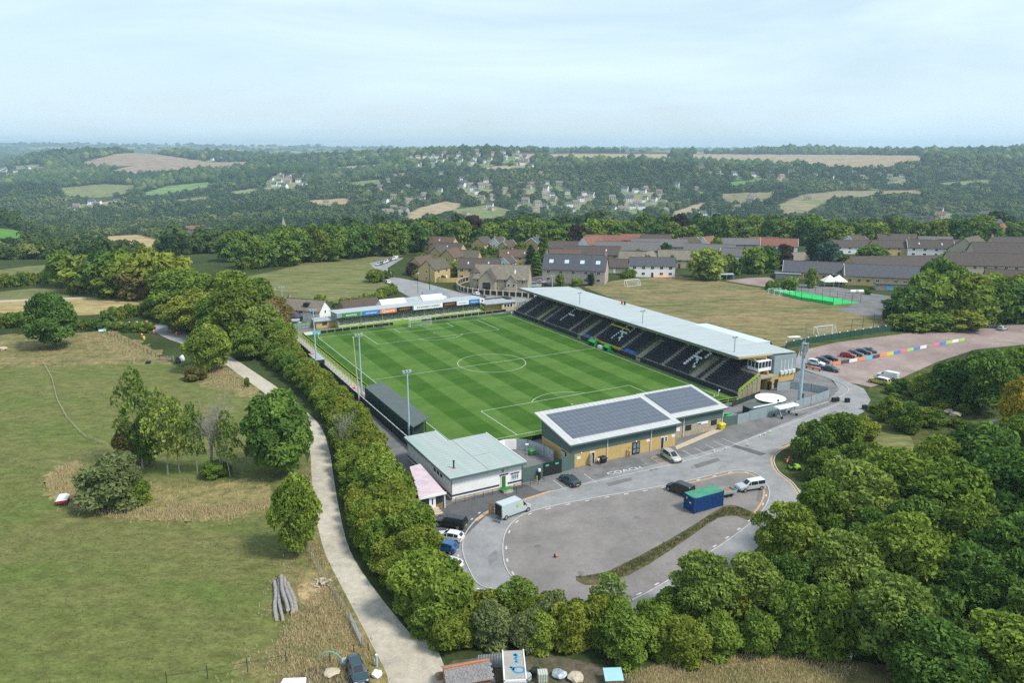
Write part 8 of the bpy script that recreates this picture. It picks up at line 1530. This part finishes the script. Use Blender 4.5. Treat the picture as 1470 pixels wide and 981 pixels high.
# ================================================================== FAR WOODS
def far_woods():
    q = np.random.default_rng(3); TM = []
    for k, sub in enumerate((1,1,1,2,2)):
        bm = bmesh.new(); bmesh.ops.create_icosphere(bm, subdivisions=sub, radius=1); v = np.array([x.co[:] for x in bm.verts]); f = np.array([[y.index for y in x.verts] for x in bm.faces]); bm.free()
        bump = np.ones(len(v))
        for _ in range(7): d = q.normal(size=3); d /= np.linalg.norm(d); bump += .20*np.exp(-((v-d)**2).sum(1)*3.0)*q.uniform(.4,1.2)
        bump *= q.uniform(.88,1.12,len(v)); v = v*bump[:,None]; v[:,2] = v[:,2]*.95+.72; v[:,2] = np.maximum(v[:,2], -.1); TM.append((v, f))
    def leafy(n, size, seed):                               # quads over lobes, like the closer crowns, radius about 1
        r_ = random.Random(seed); lo = [(0,0,.75,.7,.62)]+[(.55*math.cos(i*2.4),.55*math.sin(i*2.4),.35+.14*i,r_.uniform(.34,.5),r_.uniform(.28,.42)) for i in range(7)]
        me = leaf_mesh('w', lo, n, size, seed, .22); v = np.empty(len(me.vertices)*3); me.vertices.foreach_get('co', v); v = v.reshape(-1,3); bpy.data.meshes.remove(me); i = np.arange(0,len(v),4)[:,None]
        return v, np.concatenate([i+np.array([[0,1,2]]), i+np.array([[0,2,3]])])
    TM += [leafy(260,.20,50+i) for i in range(3)]+[leafy(84,.30,60+i) for i in range(3)]
    # candidate points over the slopes
    pts = []
    for y0, y1, sp in ((440,700,8.5),(700,1300,10),(1300,2000,13),(2000,2800,15),(2800,3900,20)):
        n = int((y1-y0)*(y0+y1)*.80/(sp*sp)); y = np.sqrt(q.uniform(y0*y0, y1*y1, n)); x = q.uniform(-.80,.80,n)*y; pts.append(np.stack([x,y],1))
    n = 1800; y = np.sqrt(q.uniform(3900**2, 10500**2, n)); x = q.uniform(-.75,.75,n)*y; pts.append(np.stack([x,y],1))
    P = np.concatenate(pts); z = terrain(P[:,0],P[:,1]); d = P[:,1]*math.cos(PIT)-(z-H)*math.sin(PIT); px = 735+F*P[:,0]/d; py = 490.5-F*(P[:,1]*math.sin(PIT)+(z-H)*math.cos(PIT))/d
    keep = np.ones(len(P), bool)
    pt = 490.5-F*(P[:,1]*math.sin(PIT)+(z+8-H)*math.cos(PIT))/d
    for poly, _ in FIELDS: keep &= ~(inpoly(px, py, poly) | inpoly(px, pt, poly))
    keep &= ~((P[:,1] < 1000) & (px < 90) & inpoly(px, py, [(-100,378),(105,374),(150,388),(110,410),(-100,420)]))
    keep &= ~((P[:,1] < 620) & (px > 470) & (z > -3)); keep &= ~((P[:,1] < 480) & (px > 330))
    keep &= ~((P[:,1] > 2300) & inpoly(px, py, [(735,219),(965,219),(965,224),(735,224)]))
    fh = np.array([[p.x,p.y] for p in FHP])
    for a in fh:                                            # gardens: open ground round and below each house
        dx, dy = P[:,0]-a[0], P[:,1]-a[1]; keep &= ~((np.abs(dx) < 12) & (dy < 7) & (dy > -60-np.maximum(0, a[1]-1300)*.05))
    # drop what the ground hides from anywhere near the photograph's viewpoint
    vis = np.zeros(len(P), bool); zt = z+14
    for cx in (0.,):
        blk = np.full(len(P), -9.); 
        for s in np.linspace(.12,.97,36): zz = terrain(P[:,0]*s,P[:,1]*s); blk = np.maximum(blk, (zz-H)/(P[:,1]*s))
        vis |= (zt-H+6)/P[:,1] > blk
    keep &= vis; P, z = P[keep], z[keep]; n = len(P); k = q.integers(0,3,n); k = np.where(P[:,1] < 1150, 5+k, np.where(P[:,1] < 2150, 8+k, k))
    R_ = q.uniform(3.8,7.6,n)*(1+np.clip((P[:,1]-1000)/3000,0,.7)); R_ = np.where(q.random(n) < .12, R_*1.35, R_); Hs = R_*q.uniform(.8,1.25,n); ang = q.uniform(0,6.28,n)
    R_ = np.where(P[:,1] > 3900, R_*2.2, R_); V, FF, TT = [], [], []; base = 0
    # patches of tone: stands of different kinds of tree
    tone = .5+.28*np.sin(P[:,0]*.011+1.3*np.sin(P[:,1]*.007))+.22*np.sin(P[:,1]*.017+P[:,0]*.004)
    tint = np.clip(.08+.62*tone*q.uniform(.4,1.35,n)+q.normal(size=n)*.15, 0, 1); tint = np.where(q.random(n) < .03, .98, tint); tint = np.clip(tint+np.where(P[:,1] < 2150, .14, 0), 0, 1)
    for j in range(len(TM)):
        m = np.where(k == j)[0]; v, f = TM[j]; c, s = np.cos(ang[m]), np.sin(ang[m])
        X = (v[None,:,0]*c[:,None]-v[None,:,1]*s[:,None])*R_[m,None]+P[m,0,None]; Y = (v[None,:,0]*s[:,None]+v[None,:,1]*c[:,None])*R_[m,None]+P[m,1,None]; Z = v[None,:,2]*Hs[m,None]+z[m,None]
        V.append(np.stack([X,Y,Z],-1).reshape(-1,3)); FF.append((f[None]+np.arange(len(m))[:,None,None]*len(v)+base).reshape(-1,3)); TT.append(np.repeat(tint[m],len(v))); base += len(m)*len(v)
    V, FF, TT = np.concatenate(V), np.concatenate(FF), np.concatenate(TT); print('FAR TREES', n, 'faces', len(FF))
    me = bpy.data.meshes.new('far_woodland'); me.vertices.add(len(V)); me.vertices.foreach_set('co', V.ravel()); me.loops.add(FF.size); me.loops.foreach_set('vertex_index', FF.ravel()); me.polygons.add(len(FF)); me.polygons.foreach_set('loop_start', np.arange(len(FF))*3); me.update()
    at = me.attributes.new('tint','FLOAT','POINT'); at.data.foreach_set('value', TT.astype(np.float32))
    m = bpy.data.materials.new('far_foliage'); m.use_nodes = True; t = m.node_tree; b = t.nodes['Principled BSDF']; b.inputs['Roughness'].default_value = 1; b.inputs['Specular IOR Level'].default_value = 0
    a = t.nodes.new('ShaderNodeAttribute'); a.attribute_name = 'tint'; g = t.nodes.new('ShaderNodeNewGeometry'); nz = t.nodes.new('ShaderNodeTexNoise'); nz.inputs['Scale'].default_value = .55; nz.inputs['Detail'].default_value = 5; nz.inputs['Roughness'].default_value = .7; t.links.new(g.outputs['Position'], nz.inputs['Vector'])
    r = t.nodes.new('ShaderNodeValToRGB'); e = r.color_ramp.elements; e[0].position = 0; e[0].color = (.026,.056,.020,1); e[1].position = 1; e[1].color = (.22,.25,.07,1); x = r.color_ramp.elements.new(.45); x.color = (.075,.122,.038,1); x = r.color_ramp.elements.new(.8); x.color = (.14,.185,.058,1)
    mm = t.nodes.new('ShaderNodeMath'); mm.operation = 'MULTIPLY_ADD'; t.links.new(nz.outputs['Fac'], mm.inputs[0]); mm.inputs[1].default_value = .9; t2 = t.nodes.new('ShaderNodeMath'); t2.operation = 'ADD'; t2.inputs[1].default_value = -.45; t.links.new(a.outputs['Fac'], t2.inputs[0]); t.links.new(t2.outputs[0], mm.inputs[2]); t.links.new(mm.outputs[0], r.inputs[0]); t.links.new(r.outputs[0], b.inputs['Base Color'])
    bp = t.nodes.new('ShaderNodeBump'); bp.inputs['Strength'].default_value = .8; bp.inputs['Distance'].default_value = 2; t.links.new(nz.outputs['Fac'], bp.inputs['Height']); t.links.new(bp.outputs[0], b.inputs['Normal'])
    tr = t.nodes.new('ShaderNodeBsdfTranslucent'); ms = t.nodes.new('ShaderNodeMixShader'); ms.inputs[0].default_value = .25; t.links.new(r.outputs[0], tr.inputs[0]); t.links.new(b.outputs[0], ms.inputs[1]); t.links.new(tr.outputs[0], ms.inputs[2]); t.links.new(ms.outputs[0], t.nodes['Material Output'].inputs[0])
    me.materials.append(m); o = bpy.data.objects.new('far_woodland', me); COL.objects.link(o); tag(o, kind='stuff')
far_woods()
# ================================================================== HAZE
hz = MB().box(-14500,14500,-600,14000,-140,190).build('haze', [bpy.data.materials.new('haze')]); tag(hz, kind='stuff')
m = hz.data.materials[0]; m.use_nodes = True; t = m.node_tree; t.nodes.clear(); o = t.nodes.new('ShaderNodeOutputMaterial'); v = t.nodes.new('ShaderNodeVolumePrincipled'); v.inputs['Density'].default_value = HAZE; v.inputs['Color'].default_value = (.62,.83,.99,1); v.inputs['Anisotropy'].default_value = .2; t.links.new(v.outputs[0], o.inputs['Volume'])
print('TREES', TREECOUNT, sum(TREECOUNT.values()), 'objects', len(COL.objects))
